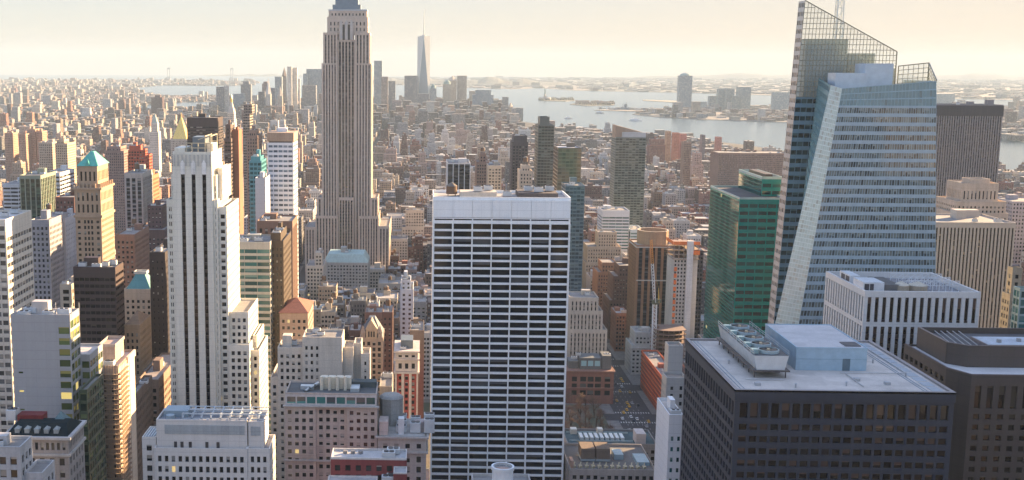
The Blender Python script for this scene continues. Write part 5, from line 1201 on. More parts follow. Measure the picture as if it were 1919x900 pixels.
    for k in range(nseg):
        f0, f1 = k/nseg, (k+1)/nseg
        for s_ in (-1, 1):
            q0 = xm+(xt-xm)*f0; q1 = xm+(xt-xm)*f1
            mb.bar((q0-hw, yc+s_*hw, ztop*f0), (q1+hw, yc+s_*hw, ztop*f1), .2); mb.bar((q0+hw, yc+s_*hw, ztop*f0), (q1-hw, yc+s_*hw, ztop*f1), .2)
            mb.bar((q0+s_*hw, yc-hw, ztop*f0), (q1+s_*hw, yc+hw, ztop*f1), .2)
    mb.build('mast', metal((.78, .80, .80), .5), c)
    mb = MB(); mb.box(xt-2.2, xt+3.2, yc-2.5, yc+2.5, ztop, ztop+1.2); mb.box(xt+2, xt+5, yc-1.5, yc+6, ztop+1.2, ztop+3.5); mb.box(xt-2.5, xt-.4, yc-2.4, yc-.4, ztop+1.2, ztop+3.6); mb.build('slewing_deck', metal((.10, .11, .07)), c)
    tip = Vector((pt(1217, 447, Y)[0], yc, pt(1217, 447, Y)[1])); base = Vector((xt, yc, ztop+1.2)); mid = base+(tip-base)*.62
    for a, e, nm, mm in ((base, mid, 'jib', metal((.78, .80, .80), .5)), (mid, tip, 'jib_tip', metal((.60, .27, .06), .5))):
        mb = MB(); d = (tip-base).normalized(); u = d.orthogonal().normalized(); v = d.cross(u); tri = [u*1.2, -u*.6+v*1.04, -u*.6-v*1.04]
        for k in tri: mb.bar(a+k, e+k, .24)
        m_ = 12
        for i in range(m_):
            for k in range(3): mb.bar(a+(e-a)*i/m_+tri[k], a+(e-a)*(i+1)/m_+tri[(k+1) % 3], .16)
        mb.build(nm, mm, c)
    mb = MB(); top = Vector((xt+2.5, yc, ztop+13)); mb.bar((xt+3, yc-1.5, ztop+1), top, .3); mb.bar((xt+3, yc+1.5, ztop+1), top, .3); mb.bar(top, mid, .1); mb.bar(top, (xt+4.5, yc+5, ztop+3), .2); mb.build('a_frame', metal((.60, .40, .08), .5), c)
construct()
def near_avenue():
    Y = 500
    b = Bld('office_building', 'blank light grey stepped party wall squeezed left of the dark foreground block', 'building', Y, 1255, dict(wall=masonry((.40, .385, .36), .85, .18), glass=g_off), ymax=770, xr=(1235, 1290))
    x0, z = pt(1262, 662, Y); x1 = pt(1290, 662, Y)[0]
    b.mtier(x0, x1, Y+10, Y+18, 0, z, None); b.mtier(pt(1250, 690, Y)[0], x1, Y, Y+9.9, 0, pt(1250, 712, Y)[1], S(3.4, 3.6, .3, .5, .3, .5, 2)); b.finish()
    Y = 430
    b = Bld('apartment_building', 'narrow white painted brick building with a few square windows', 'building', Y, 1255, dict(wall=masonry((.72, .72, .72), .8, .1), glass=g_teal, roof=roofing((.42, .38, .34))), xr=(1225, 1290), anchor='narrow white painted building')
    x0, z = pt(1254, 782, Y); x1 = pt(1281, 783, Y)[0]
    t = b.mtier(x0, x1, Y, Y+23, 0, z, S(2.6, 4.2, .42, .42, .3, .3, 6.5, 0, cols=2), side=None); roof_clutter(b, t, 7, 0, 1, 2); b.finish()
    Y = 865
    b = Bld('apartment_building', 'terracotta studio building with tall bronze bay windows and a glazed penthouse', 'building', Y, 1105, dict(wall=masonry((.25, .13, .105)), sp=masonry((.10, .06, .055)), glass=glazing('glass_bay', (.03, .04, .045), (.2, .22, .22), .3)), ymax=810, anchor='terracotta studio building')
    x0, z = pt(1063, 697, Y); x1 = pt(1151, 697, Y)[0]
    t = b.mtier(x0, x1, Y, Y+24, 0, z, None, segs=[(0, .1, None), (.1, .22, S(4, 5.5, .9, .7, .5, 0, 3, 6, cols=1)), (.22, .27, None), (.27, .74, S(4.4, 5.5, .82, .72, .5, 0, 3, 6, cols=3)), (.74, .8, None), (.8, .93, S(4, 5.5, .9, .7, .5, 0, 3, 6, cols=1)), (.93, 1, None)], side=S(3.4, 3.8, .5, .6, .3, .5))
    mb = MB(); mb.box(x0-.8, x1+.8, Y-.9, Y+25, z+.01, z+1.0, bot=True); mb.box(x0-.4, x1+.4, Y-.5, Y-.01, z-13, z-12.2, bot=True); b.part('cornice', mb, masonry((.28, .16, .13)))
    pw = MB(); pp = []; w_ = x1-x0
    za, zb_ = z+1.2, z+10
    facade(pw, pp, (x0+w_*.28, Y+4, za), (x0+w_*.74, Y+4, za), (x0+w_*.74, Y+4, zb_), (x0+w_*.28, Y+4, zb_), S(4.4, 8, .8, .6, .3, .5, .5, 1, cols=3))
    pw.box(x0+w_*.28, x0+w_*.74, Y+4.6, Y+20, za, zb_-.01); pw.box(x0+w_*.76, x0+w_*.95, Y+4, Y+18, za, zb_+2); pw.box(x0+w_*.05, x0+w_*.26, Y+6, Y+18, za, zb_-3)
    for q, n_ in pp: pw.poly(q, 1)
    b.part('penthouse', pw, [masonry((.15, .16, .16)), glazing('glass_sky', (.22, .36, .38), (.3, .4, .42), .4, .1)]); roof_clutter(b, dict(t, z1=zb_), 3, 0, 0, 3); b.finish()
    # flat roofs at the bottom of the gap
    Y = 560
    b = simple('office_building', 'long low block with a dark blue-green roof covered in white framed skylights', Y, 1063, 1232, 836, 24, (.24, .24, .24), P2, fin=False, clutter=None, roof=roofing((.06, .10, .11)), par=1.2, xr=(1060, 1235), anchor='skylight roof at the bottom of the gap')
    t = b.first; z = t['z1']; x = lambda p: pt(p, 840, Y)[0]
    for i in range(9):
        mb = MB(); xx = x(1092)+i*2.6; mb.box(xx, xx+1.7, Y+9, Y+17, z+.003, z+1.3); b.part('skylight', mb, metal((.55, .60, .60), .4))
    mb = MB(); mb.box(x(1194), x(1212), Y+3, Y+12, z+.003, z+5.5); b.part('bulkhead', mb, masonry((.5, .47, .46)))
    mb = MB(); mb.box(x(1078), x(1090), Y+18, Y+22, z+.003, z+2.6); mb.box(x(1130), x(1140), Y+18, Y+22, z+.003, z+2.8); b.part('air_handler', mb, metal((.55, .55, .5)))
    mb = MB()
    for d in (6, 20): mb.box(x(1070), x(1190), Y+d, Y+d+.4, z+.004, z+.8)
    b.part('roof_rail', mb, metal((.35, .45, .47))); b.finish()
    Y = 500
    b = simple('office_building', 'tan roofed block with two big rusty cooling boxes at the bottom edge of the gap', Y, 1068, 1230, 884, 36, (.36, .31, .27), P2, fin=False, clutter=None, roof=roofing((.16, .15, .14)), xr=(1060, 1235))
    t = b.first; z = t['z1']; x = lambda p: pt(p, 880, Y)[0]
    for i in range(2):
        mb = MB(); a = x(1096)+i*6.9; mb.box(a, a+6.3, Y+12, Y+22, z+1.5, z+6.5, 0, top=True); mb.box(a-.2, a+6.5, Y+11.8, Y+22.2, z+.5, z+1.49, 1); b.part('cooling_box', mb, [masonry((.17, .13, .10)), metal((.3, .35, .36))])
    for i in range(12):
        mb = MB(); mb.bar((x(1075)+i*2.9, Y+3, z+.4), (x(1075)+1.5+i*2.9, Y+8, z+1.4), .35); mb.box(x(1075)+i*2.9, x(1075)+1.6+i*2.9, Y+4, Y+6, z+.003, z+1); b.part('duct', mb, metal((.4, .34, .22)))
    mb = MB(); mb.box(x(1162), x(1180), Y+16, Y+24, z+.003, z+2.5); mb.box(x(1200), x(1224), Y+8, Y+20, z+.003, z+1.8); b.part('air_handler', mb, metal((.32, .42, .45))); mb = MB(); mb.box(x(1070), x(1076), Y+2, Y+8, z+.003, z+4); b.part('bulkhead', mb, masonry((.40, .25, .18))); b.finish()
near_avenue()
# --- right side beyond the blue tower
b = simple('office_tower', 'tall dark slab tower with fine white vertical pinstripes right of the slanted blue tower', 1250, 1752, 1881, 198, 34, masonry((.20, .195, .205), .5, .06), S(2.5, 3.8, .5, .8, .5, .6, 11, 0, sp=True), sp=metal((.05, .05, .055), .25), glass=g_dark, ymax=420, cat='skyscraper', clutter=(0, 2, 1), anchor='tall pinstriped slab', fin=False)
t = b.first; mb = MB(); mb.box(t['x0']-.3, t['x1']+.3, 1249.6, 1284.3, t['z1']-11, t['z1']-.01); b.part('crown_band', mb, masonry((.06, .06, .066))); b.finish()
b = simple('office_building', 'broad office block with dense beige vertical fins and slightly darker roof', 750, 1752, 1904, 420, 46, masonry((.47, .42, .37), .7, .08), S(2.3, 3.8, .45, .7, .5, .5, 2.5, 0, sp=True), sp=masonry((.07, .06, .055)), glass=glazing('glass_fin', (.03, .03, .03), (.5, .42, .3), .15), ymax=620, cat='skyscraper', clutter=(0, 2, 3), anchor='beige finned block')
DE = S(3.0, 3.7, .42, .5, .35, .8, 2)
b = simple('office_building', 'peach stone art deco block with chamfered crown above the beige finned block', 900, 1788, 1890, 402, 44, (.50, .40, .31), DE, ymax=420, tiers=((1793, 1886, 380, 4, 36, DE), (1803, 1872, 346, 8, 26, S(2.8, 14, .35, .6, .4, 1, 3)), (1818, 1856, 338, 12, 14, None)), clutter=None, cat='skyscraper', anchor='peach art deco block')
b = simple('office_building', 'ornate sand-coloured block with arched windows at the right edge', 560, 1893, 1915, 556, 8, (.46, .36, .25), S(2.6, 3.6, .5, .55, .35, .4, 1.5), ymax=660, tiers=((1898, 1916, 506, 2, 5, P_),), clutter=None)
b = simple('glass_building', 'sliver of pale turquoise glass building cut by the right edge', 520, 1912, 1960, 545, 6, metal((.30, .40, .38), .3), S(3.4, 3.8, .8, .75, .2, .3), glass=g_teal, ymax=660)
b = simple('office_building', 'lilac-grey office tower in the right background beside the peach block', 1100, 1898, 1990, 380, 40, masonry((.36, .34, .36)), S(3, 3.7, .5, .5, .3, .4), ymax=500)
b = simple('warehouse', 'very wide brown brick apartment block of even height near the river', 2150, 1347, 1476, 288, 60, (.24, .16, .13), P_, ymax=340, clutter=(2, 3, 2), anchor='very wide brown brick block')
b = simple('apartment_tower', 'dull brown tower with a sunlit right side in front of the river', 2250, 1282, 1296, 268, 24, (.26, .18, .14), P_, clutter=(0, 1, 0))
for k, (a, c, y, lab, col) in enumerate(((1250, 1258, 247, 'orange-lit riverside brick tower, leftmost of its cluster', (.45, .28, .17)), (1263, 1274, 250, 'orange-lit riverside brick tower, second of its cluster', (.45, .20, .14)), (1275, 1287, 252, 'pinkish riverside brick tower, third of its cluster', (.45, .2, .16)), (1316, 1322, 254, 'dark riverside tower between the brick clusters', (.2, .18, .18)), (1344, 1353, 258, 'pink riverside tower at the right end of the brick clusters', (.46, .2, .16)))):
    simple('apartment_tower', lab, 2900+k*30, a, c, y, 24, col, P_, clutter=None)

def tank_roof():
    Y = 330
    b = Bld('office_building', 'foreground building just below the frame carrying a round white-rimmed tank', 'building', Y, 944, dict(wall=masonry((.4, .38, .36)), glass=g_off), amin=1e9)
    x, z = pt(944, 882, Y); t = b.mtier(x-9, x+9, Y-4, Y+14, 0, z-7, P2)
    mb = MB(); mb.cyl(x, Y+4, z-6.9, z-1, 3.2, 3.2, 24, 0, False); mb.cyl(x, Y+4, z-1, z, 3.5, 3.5, 24, 0, False); mb.cyl(x, Y+4, z-.02, z, 3.5, 2.9, 24, 0, False); mb.cyl(x, Y+4, z-1.2, z-.4, 2.9, .3, 24, 1)
    b.part('water_tank', mb, [metal((.62, .65, .67), .5), masonry((.42, .30, .25))])
    mb = MB(); mb.bar((x-1, Y+4, z), (x-1, Y+4, z+1.2), .08); b.part('vent_pipe', mb, metal((.5, .5, .5))); b.finish()
tank_roof()
# ================================================================== FAR SKYLINE
def far_box(name, label, cat, Y, px0, px1, py, dep, col, win=(3.4, 4, .5, .5), group=None, extra=None, zb=0.0):
    x0, z = pt(px0, py, Y); x1, z2 = pt(px1, py, Y); z = (z+z2)/2
    mb = MB(); mb.cbox(x0, x1, Y, Y+dep, zb, z, col, tuple(c*.8 for c in col), *win, seed=px0*.37)
    if extra: extra(mb, x0, x1, Y, dep, z, col, win)
    thing(name, mb, CITY, label, cat, ((x0+x1)/2, Y, zb), group)
    BOXES.append((x0, x1, Y, Y+dep, 0, z, 'far'))
def stepped(k=.6, h=25, n=1):
    def f(mb, x0, x1, Y, dep, z, col, win):
        for i in range(n):
            w_ = (x1-x0)*(1-k**(1/1))*.5; x0 += w_; x1 -= w_; mb.cbox(x0, x1, Y+4+i*4, Y+dep-4-i*4, z, z+h, col, col, *win); z += h
    return f
def dome(h=20):
    def f(mb, x0, x1, Y, dep, z, col, win): mb.cyl((x0+x1)/2, Y+dep/2, z, z+h*.6, (x1-x0)*.45, (x1-x0)*.36, 12, col=(.22, .3, .28)); mb.cyl((x0+x1)/2, Y+dep/2, z+h*.6, z+h, (x1-x0)*.36, (x1-x0)*.1, 12, col=(.22, .3, .28))
    return f
def peak(h=30):
    def f(mb, x0, x1, Y, dep, z, col, win):
        mb.cyl((x0+x1)/2, Y+dep/2, z, z+h, (x1-x0)*.6, 0, 4, col=col)
    return f
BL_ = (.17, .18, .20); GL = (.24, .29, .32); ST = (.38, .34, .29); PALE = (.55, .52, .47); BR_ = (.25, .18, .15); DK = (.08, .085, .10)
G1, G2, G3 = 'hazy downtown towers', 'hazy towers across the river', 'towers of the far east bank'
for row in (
    (405, 419, 163, 5000, 34, BL_, None, 'hazy blue-grey tower at the left end of the downtown skyline'), (419.5, 427, 160, 5010, 30, PALE, None, 'sunlit right side of the leftmost downtown tower, painted as a cream block'),  # second block paints in the lit side of the first tower
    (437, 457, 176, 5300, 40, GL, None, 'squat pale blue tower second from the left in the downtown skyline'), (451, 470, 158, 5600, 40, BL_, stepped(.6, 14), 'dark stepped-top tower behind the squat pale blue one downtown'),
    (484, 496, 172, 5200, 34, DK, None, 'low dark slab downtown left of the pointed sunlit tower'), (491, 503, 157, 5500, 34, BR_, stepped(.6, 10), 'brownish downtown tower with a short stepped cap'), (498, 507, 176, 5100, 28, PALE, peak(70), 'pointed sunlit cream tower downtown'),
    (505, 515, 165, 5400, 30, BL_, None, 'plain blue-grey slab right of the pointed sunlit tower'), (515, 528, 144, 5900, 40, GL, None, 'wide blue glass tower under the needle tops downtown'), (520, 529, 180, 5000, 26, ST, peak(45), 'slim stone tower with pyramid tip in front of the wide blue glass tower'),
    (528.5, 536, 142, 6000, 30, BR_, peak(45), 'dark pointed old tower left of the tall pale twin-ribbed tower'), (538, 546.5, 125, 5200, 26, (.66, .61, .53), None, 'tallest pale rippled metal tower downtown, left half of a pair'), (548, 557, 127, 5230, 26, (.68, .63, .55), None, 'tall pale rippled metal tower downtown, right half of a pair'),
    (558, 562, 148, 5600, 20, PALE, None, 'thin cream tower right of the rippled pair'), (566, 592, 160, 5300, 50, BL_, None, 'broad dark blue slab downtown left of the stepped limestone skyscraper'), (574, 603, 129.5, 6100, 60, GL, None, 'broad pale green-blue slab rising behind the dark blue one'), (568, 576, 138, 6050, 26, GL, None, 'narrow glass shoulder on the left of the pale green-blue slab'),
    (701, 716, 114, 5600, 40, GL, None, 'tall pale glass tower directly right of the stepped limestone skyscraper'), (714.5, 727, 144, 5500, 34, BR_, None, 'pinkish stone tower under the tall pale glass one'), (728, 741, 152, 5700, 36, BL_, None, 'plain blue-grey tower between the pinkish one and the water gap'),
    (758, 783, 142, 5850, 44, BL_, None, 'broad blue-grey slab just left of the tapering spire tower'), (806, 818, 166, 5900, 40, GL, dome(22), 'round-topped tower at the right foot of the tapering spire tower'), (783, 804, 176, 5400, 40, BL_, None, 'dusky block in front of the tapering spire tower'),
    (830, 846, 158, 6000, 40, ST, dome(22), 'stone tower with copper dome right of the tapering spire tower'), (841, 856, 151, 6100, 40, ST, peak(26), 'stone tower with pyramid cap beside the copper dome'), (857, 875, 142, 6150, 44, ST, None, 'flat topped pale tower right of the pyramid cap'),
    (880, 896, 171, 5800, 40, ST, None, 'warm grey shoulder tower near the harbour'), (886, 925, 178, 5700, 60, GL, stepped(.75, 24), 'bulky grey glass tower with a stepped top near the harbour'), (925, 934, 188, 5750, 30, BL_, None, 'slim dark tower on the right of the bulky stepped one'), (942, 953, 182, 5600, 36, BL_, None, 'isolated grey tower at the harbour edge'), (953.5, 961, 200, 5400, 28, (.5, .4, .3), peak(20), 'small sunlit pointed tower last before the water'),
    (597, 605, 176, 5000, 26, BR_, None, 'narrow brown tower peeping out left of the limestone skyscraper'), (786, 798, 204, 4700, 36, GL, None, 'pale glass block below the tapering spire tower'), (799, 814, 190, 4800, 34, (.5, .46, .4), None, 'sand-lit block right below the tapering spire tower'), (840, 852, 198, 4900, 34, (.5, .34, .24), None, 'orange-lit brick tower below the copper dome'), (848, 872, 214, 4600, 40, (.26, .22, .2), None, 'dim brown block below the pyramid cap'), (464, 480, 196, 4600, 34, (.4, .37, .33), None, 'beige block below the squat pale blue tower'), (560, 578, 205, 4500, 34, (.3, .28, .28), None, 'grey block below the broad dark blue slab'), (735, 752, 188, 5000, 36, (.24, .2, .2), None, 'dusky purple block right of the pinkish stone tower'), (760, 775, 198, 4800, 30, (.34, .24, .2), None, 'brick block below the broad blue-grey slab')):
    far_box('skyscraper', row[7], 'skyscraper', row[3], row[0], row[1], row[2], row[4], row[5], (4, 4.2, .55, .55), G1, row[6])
def wtc():
    Y = 5900
    x0, zt = pt(781.5, 68, Y); x1 = pt(805, 215, Y)[0]; x0b = pt(781, 215, Y)[0]
    cx, cy, h = (x0b+x1)/2, Y+32, (x1-x0b)/2
    zb = 40; zt = zt
    a = [(cx+sx*h, cy+sy*h) for sx, sy in ((-1, -1), (1, -1), (1, 1), (-1, 1))]
    t = [(cx, cy-h), (cx+h, cy), (cx, cy+h), (cx-h, cy)]
    k = h*.98; t = [(cx+(x-cx)*.98, cy+(y-cy)*.98) for x, y in t]
    e = empty('spire_tower', (cx, cy, 0), 'tall tapering faceted glass tower with a needle spire on the downtown skyline', 'skyscraper')
    mb = MB(); mb.box(cx-h, cx+h, cy-h, cy+h, 0, zb)
    for i in range(4):
        j = (i+1) % 4
        mb.poly(((*a[i], zb), (*a[j], zb), (*t[i], zt))); mb.poly(((*a[j], zb), (*t[j], zt), (*t[i], zt)), 1)
    mb.poly([(*p, zt) for p in t]); mb.build('shaft', [metal((.16, .23, .28), .12), metal((.5, .5, .47), .2)], e)
    mb = MB(); mb.cyl(cx, cy, zt, zt+6, 12, 12, 16); mb.build('ring', metal((.5, .5, .48)), e)
    mb = MB(); mb.cyl(cx, cy, zt+6, 541, 2.6, .8, 8); mb.build('spire', metal((.4, .42, .42)), e)
    ANCH.append(('tapering spire tower', 792, 140))
wtc()
for row in (
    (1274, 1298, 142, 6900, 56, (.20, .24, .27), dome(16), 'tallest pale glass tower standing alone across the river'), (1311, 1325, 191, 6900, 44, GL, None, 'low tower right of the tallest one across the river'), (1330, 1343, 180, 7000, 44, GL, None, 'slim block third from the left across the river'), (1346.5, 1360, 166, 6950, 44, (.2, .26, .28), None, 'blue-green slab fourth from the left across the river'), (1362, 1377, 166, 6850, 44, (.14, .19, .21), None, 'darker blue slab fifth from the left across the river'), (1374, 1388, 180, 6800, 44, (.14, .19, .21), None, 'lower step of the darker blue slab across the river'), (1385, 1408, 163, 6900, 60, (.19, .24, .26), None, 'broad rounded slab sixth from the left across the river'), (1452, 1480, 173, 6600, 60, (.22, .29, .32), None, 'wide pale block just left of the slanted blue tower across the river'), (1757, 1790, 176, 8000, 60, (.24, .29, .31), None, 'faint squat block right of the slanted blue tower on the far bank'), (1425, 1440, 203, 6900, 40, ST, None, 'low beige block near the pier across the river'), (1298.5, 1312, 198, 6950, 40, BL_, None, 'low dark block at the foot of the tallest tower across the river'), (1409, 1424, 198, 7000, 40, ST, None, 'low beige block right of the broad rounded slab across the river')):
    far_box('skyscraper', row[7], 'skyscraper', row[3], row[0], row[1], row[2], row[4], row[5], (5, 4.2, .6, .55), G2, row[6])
for row in ((253, 264, 151, 15000, 'dark faint block left on the far shore'), (286, 297, 151.5, 15000, 'dark faint block right on the far shore'), (160, 178, 151, 15500, 'wide faint pale block on the far left shore')):
    far_box('housing_block', row[4], 'building', row[3], row[0], row[1], row[2], 60, BL_ if 'dark' in row[4] else ST, (6, 4, .5, .5), G3)
for row in ((16, 21, 176, 6800, 'left of two thin slabs in the far left haze'), (26, 38, 174, 6850, 'thicker of two slabs in the far left haze'), (80, 95, 179, 6900, 'grey stepped tower in the left haze'), (192, 207, 186, 6600, 'low wide blue-grey block left of the maroon housing tower'), (98, 106, 232, 3400, 'slim blue-grey tower above the eastern rooftops'), (208, 216, 222, 3900, 'thin grey tower between the clock tower and the rooftops')):
    far_box('apartment_tower', row[4], 'building', row[3], row[0], row[1], row[2], 36, (.28, .27, .28), (3.6, 3.6, .5, .5), G3)
# suspension bridge towers on the horizon, island with a statue, boats
for px, lab in ((316, 'left of two faint suspension bridge towers on the horizon'), (434.5, 'right of two faint suspension bridge towers on the horizon')):
    Y = 17000; x, z = pt(px, 132, Y); z = max(z, 205); mb = MB(); hw = 17
    for s_ in (-1, 1): mb.box(x+s_*hw-6, x+s_*hw+6, Y, Y+14, -2, z)
    mb.box(x-hw-6, x+hw+6, Y+.2, Y+13.8, z-22, z-1); mb.box(x-hw-6, x+hw+6, Y+.2, Y+13.8, 62, 72)
    thing('bridge_tower', mb, metal((.28, .33, .36), .6), lab, 'bridge', (x, Y, -2), 'suspension bridge towers')
def statue():
    x, y = pg(1021, 187.5); e = empty('statue', (x, y, 1), 'tiny robed statue with raised torch on a star-shaped base in the harbour', 'statue')
    mb = MB(); mb.cyl(x, y, 1, 20, 48, 44, 11); mb.box(x-12, x+12, y-12, y+12, 20, 30); mb.cyl(x, y, 30, 47, 10, 6.5, 4); mb.build('pedestal', masonry((.34, .31, .28)), e)
    mb = MB(); mb.cyl(x, y, 47, 70, 7, 4.4, 10); mb.cyl(x, y, 70, 78, 4.6, 2.4, 10); mb.cyl(x, y, 78, 83, 2.6, 2.2, 10); mb.bar((x-3.5, y, 75), (x-6.5, y, 90), 1.5, n=6); mb.cyl(x-6.5, y, 90, 94, 1.4, 2.0, 8); mb.bar((x+4, y, 74), (x+5, y-3, 66), 1.8, n=6)
    for i in range(5): mb.bar((x, y, 83), (x+2.8*math.cos(i*.63+.3), y, 83+2.8*math.sin(i*.63+.3)), .3)
    mb.build('figure', masonry((.12, .20, .18)), e)
statue()
def boat(px, py, L, label, hull=(.5, .5, .5)):
    x, y = pg(px, py); e = empty('ferry', (x, y, -2), label, 'boat', 'boats on the harbour')
    mb = MB(); w_ = L*.13
    pl = [(x-L/2, y-w_), (x+L*.3, y-w_), (x+L/2, y), (x+L*.3, y+w_), (x-L/2, y+w_)]
    for i in range(5): p, q = pl[i], pl[(i+1) % 5]; mb.poly(((*p, -2), (*q, -2), (*q, L*.05), (*p, L*.05)))
    mb.poly([(*p, L*.05) for p in pl], uv=[(0, 0)]*5); mb.build('hull', metal(hull), e)
    mb = MB(); mb.box(x-L*.35, x+L*.22, y-w_*.8, y+w_*.8, L*.05, L*.13); mb.box(x-L*.1, x+L*.12, y-w_*.6, y+w_*.6, L*.13, L*.18); mb.cyl(x-L*.2, y, L*.13, L*.22, L*.025, L*.025, 8); mb.build('cabin', metal((.7, .7, .7)), e)
boat(1191, 226, 60, 'small white ferry out on the pale river below the port', (.6, .6, .6)); boat(1124, 212, 50, 'tiny dark boat in the harbour left of the port jetty', (.2, .2, .22)); boat(1065, 222, 40, 'tiny pale launch near the near shore of the harbour', (.6, .55, .5))
# ================================================================== LAND AND WATER
def sheet(name, pts, z0, z1, m, kind='structure'):
    mb = MB(); n = len(pts)
    ar = sum(pts[i][0]*pts[(i+1) % n][1]-pts[(i+1) % n][0]*pts[i][1] for i in range(n))
    if ar < 0: pts = pts[::-1]
    mb.poly([(x, y, z1) for x, y in pts], uv=[(0, 0)]*n)
    for i in range(n):
        p, q = pts[i], pts[(i+1) % n]; mb.poly(((*p, z0), (*q, z0), (*q, z1), (*p, z1)))
    o = mb.build(name, m); o['kind'] = kind; return o
def ground_mat(name, c1, c2, sc, c3=None):
    m, t, p = mat(name); n = N(t); g = n.new('ShaderNodeNewGeometry').outputs['Position']
    a = n.noise(g, sc, 6, .65); b = n.noise(n.mapping(g, (1, .35, 1)), sc*.13, 4, .6)
    c = n.mix(n.map(a, .35, .65, 0, 1), c4(c1), c4(c2))
    if c3: c = n.mix(n.map(b, .5, .62, 0, 1), c, c4(c3))
    n.put(c, p.inputs['Base Color']); p.inputs['Roughness'].default_value = .9; return m
WEST = [(960, 226), (1000, 231), (1040, 238), (1100, 245), (1180, 252), (1250, 258), (1330, 264), (1400, 272), (1480, 285), (1880, 322), (2200, 352)]
man = [pg(*p) for p in WEST] + [(1900, 1500), (1900, -2500), (-4500, -2500), (-4500, 3000)] + [pg(*p) for p in ((-300, 228), (0, 219), (150, 214), (300, 211), (410, 208), (560, 203), (700, 203), (900, 207), (930, 212))]
def pip(x, y, P):
    c = False; j = len(P)-1
    for i in range(len(P)):
        if (P[i][1] > y) != (P[j][1] > y) and x < (P[j][0]-P[i][0])*(y-P[i][1])/(P[j][1]-P[i][1])+P[i][0]: c = not c
        j = i
    return c
def asphalt():
    m, t, p = mat('asphalt'); n = N(t); g = n.new('ShaderNodeNewGeometry').outputs['Position']
    a = n.noise(g, .3, 5, .6); b = n.noise(g, .02, 3)
    f = n.math('MULTIPLY_ADD', n.math('ADD', a, b), .035, .006)
    c = n.new('ShaderNodeCombineColor'); n.put(f, c.inputs[0]); n.put(f, c.inputs[1]); n.put(n.math('MULTIPLY', f, 1.08), c.inputs[2])
    n.put(c.outputs[0], p.inputs['Base Color']); p.inputs['Roughness'].default_value = .85; return m
sheet('ground', man, -3, 0, asphalt())
LAND = ground_mat('far_land', (.10, .09, .085), (.26, .22, .19), .004, (.10, .11, .09))
bk = [pg(*p) for p in ((-500, 224), (0, 211), (150, 206), (235, 203), (290, 193), (405, 190), (430, 182), (300, 181), (262, 175), (236, 166), (300, 160), (400, 161), (470, 160), (480, 154), (300, 151), (-500, 151))]
sheet('far_land', bk, -3, .5, LAND)
si = [pg(*p) for p in ((600, 152), (720, 158), (850, 164), (960, 167), (1010, 165), (1080, 170), (1180, 172), (1290, 174), (1480, 180), (2200, 192), (2300, 146), (600, 146))]
sheet('far_land', si, -3, .5, LAND)
jc = [pg(*p) for p in ((1185, 214), (1215, 207), (1300, 203), (1480, 201), (2300, 205), (2300, 290), (1880, 264), (1700, 243), (1480, 229), (1320, 224), (1230, 219))]
sheet('far_land', jc, -3, .5, LAND)
sheet('pier', [pg(*p) for p in ((1113, 206.5), (1180, 203.5), (1310, 203), (1310, 207), (1180, 208.5))], -3, .8, ground_mat('pier_mat', (.2, .17, .13), (.3, .25, .2), .01))
sheet('spit', [pg(*p) for p in ((1205, 187), (1262, 189), (1312, 192), (1312, 201), (1275, 200), (1298, 195), (1262, 192), (1205, 188.5))], -3, .8, ground_mat('spit_mat', (.22, .2, .14), (.3, .26, .2), .01))
GRN = ground_mat('island_ground', (.07, .075, .055), (.14, .12, .09), .02)
sheet('island', [pg(*p) for p in ((1010, 187), (1025, 184.5), (1050, 185), (1078, 188), (1060, 190), (1025, 189.5))], -3, 1, GRN); sheet('island', [pg(*p) for p in ((1068, 196), (1085, 191.5), (1115, 190.5), (1152, 193), (1150, 197), (1100, 198.5))], -3, 1, GRN)
mb = MB(); rg = random.Random(5)
for i in range(26):
    px = rg.uniform(1078, 1145); x, y = pg(px, rg.uniform(193, 196.5)); w_ = rg.uniform(10, 45); mb.cbox(x, x+w_, y, y+16, 1, rg.uniform(10, 22), (.33, .22, .18), (.3, .2, .17))
for i in range(40):
    px = rg.uniform(1120, 1300); x, y = pg(px, rg.uniform(204, 206.5)); mb.cbox(x, x+rg.uniform(8, 40), y, y+14, .8, rg.uniform(5, 14), rg.choice([(.34, .3, .26), (.5, .48, .44), (.2, .2, .22)]), (.3, .28, .26))
tag(mb.build('island_buildings', CITY), kind='stuff')
def tree_mass():
    mb = MB(); rg = random.Random(9)
    for lo, hi, ya, yb_ in ((1030, 1075, 185.5, 188.5), (1010, 1030, 185.8, 188.5), (1085, 1150, 191.5, 197)):
        for i in range(160):
            x, y = pg(rg.uniform(lo, hi), rg.uniform(ya, yb_)); r = rg.uniform(3, 8); mb.cyl(x, y, 1, 1+r*.8, r*.5, r, 6, cap=False); mb.cyl(x, y, 1+r*.8, 1+r*1.8, r, r*.3, 6)
    o = mb.build('woods', ground_mat('far_foliage', (.03, .035, .02), (.09, .075, .05), .1)); o['kind'] = 'stuff'
tree_mass()
def crane_port():
    mb = MB(); x, y = pg(1173, 206)
    mb.box(x-30, x+30, y, y+30, .8, 14); mb.box(x-8, x+8, y+5, y+25, 14, 34); mb.bar((x, y+10, 34), (x+4, y+10, 46), 2); mb.bar((x-18, y+10, 14), (x-18, y+10, 36), 2)
    thing('port_building', mb, metal((.12, .16, .2)), 'dark blue-grey terminal shed on the thin jetty in the harbour', 'building', (x, y, .8))
crane_port()
wm, wt, wp = mat('water'); n = N(wt); g = n.new('ShaderNodeNewGeometry').outputs['Position']
wp.inputs['Base Color'].default_value = (.06, .10, .12, 1); wp.inputs['Roughness'].default_value = .22; wp.inputs['IOR'].default_value = 1.33
bp = n.new('ShaderNodeBump'); bp.inputs['Strength'].default_value = .35; bp.inputs['Distance'].default_value = 2.0
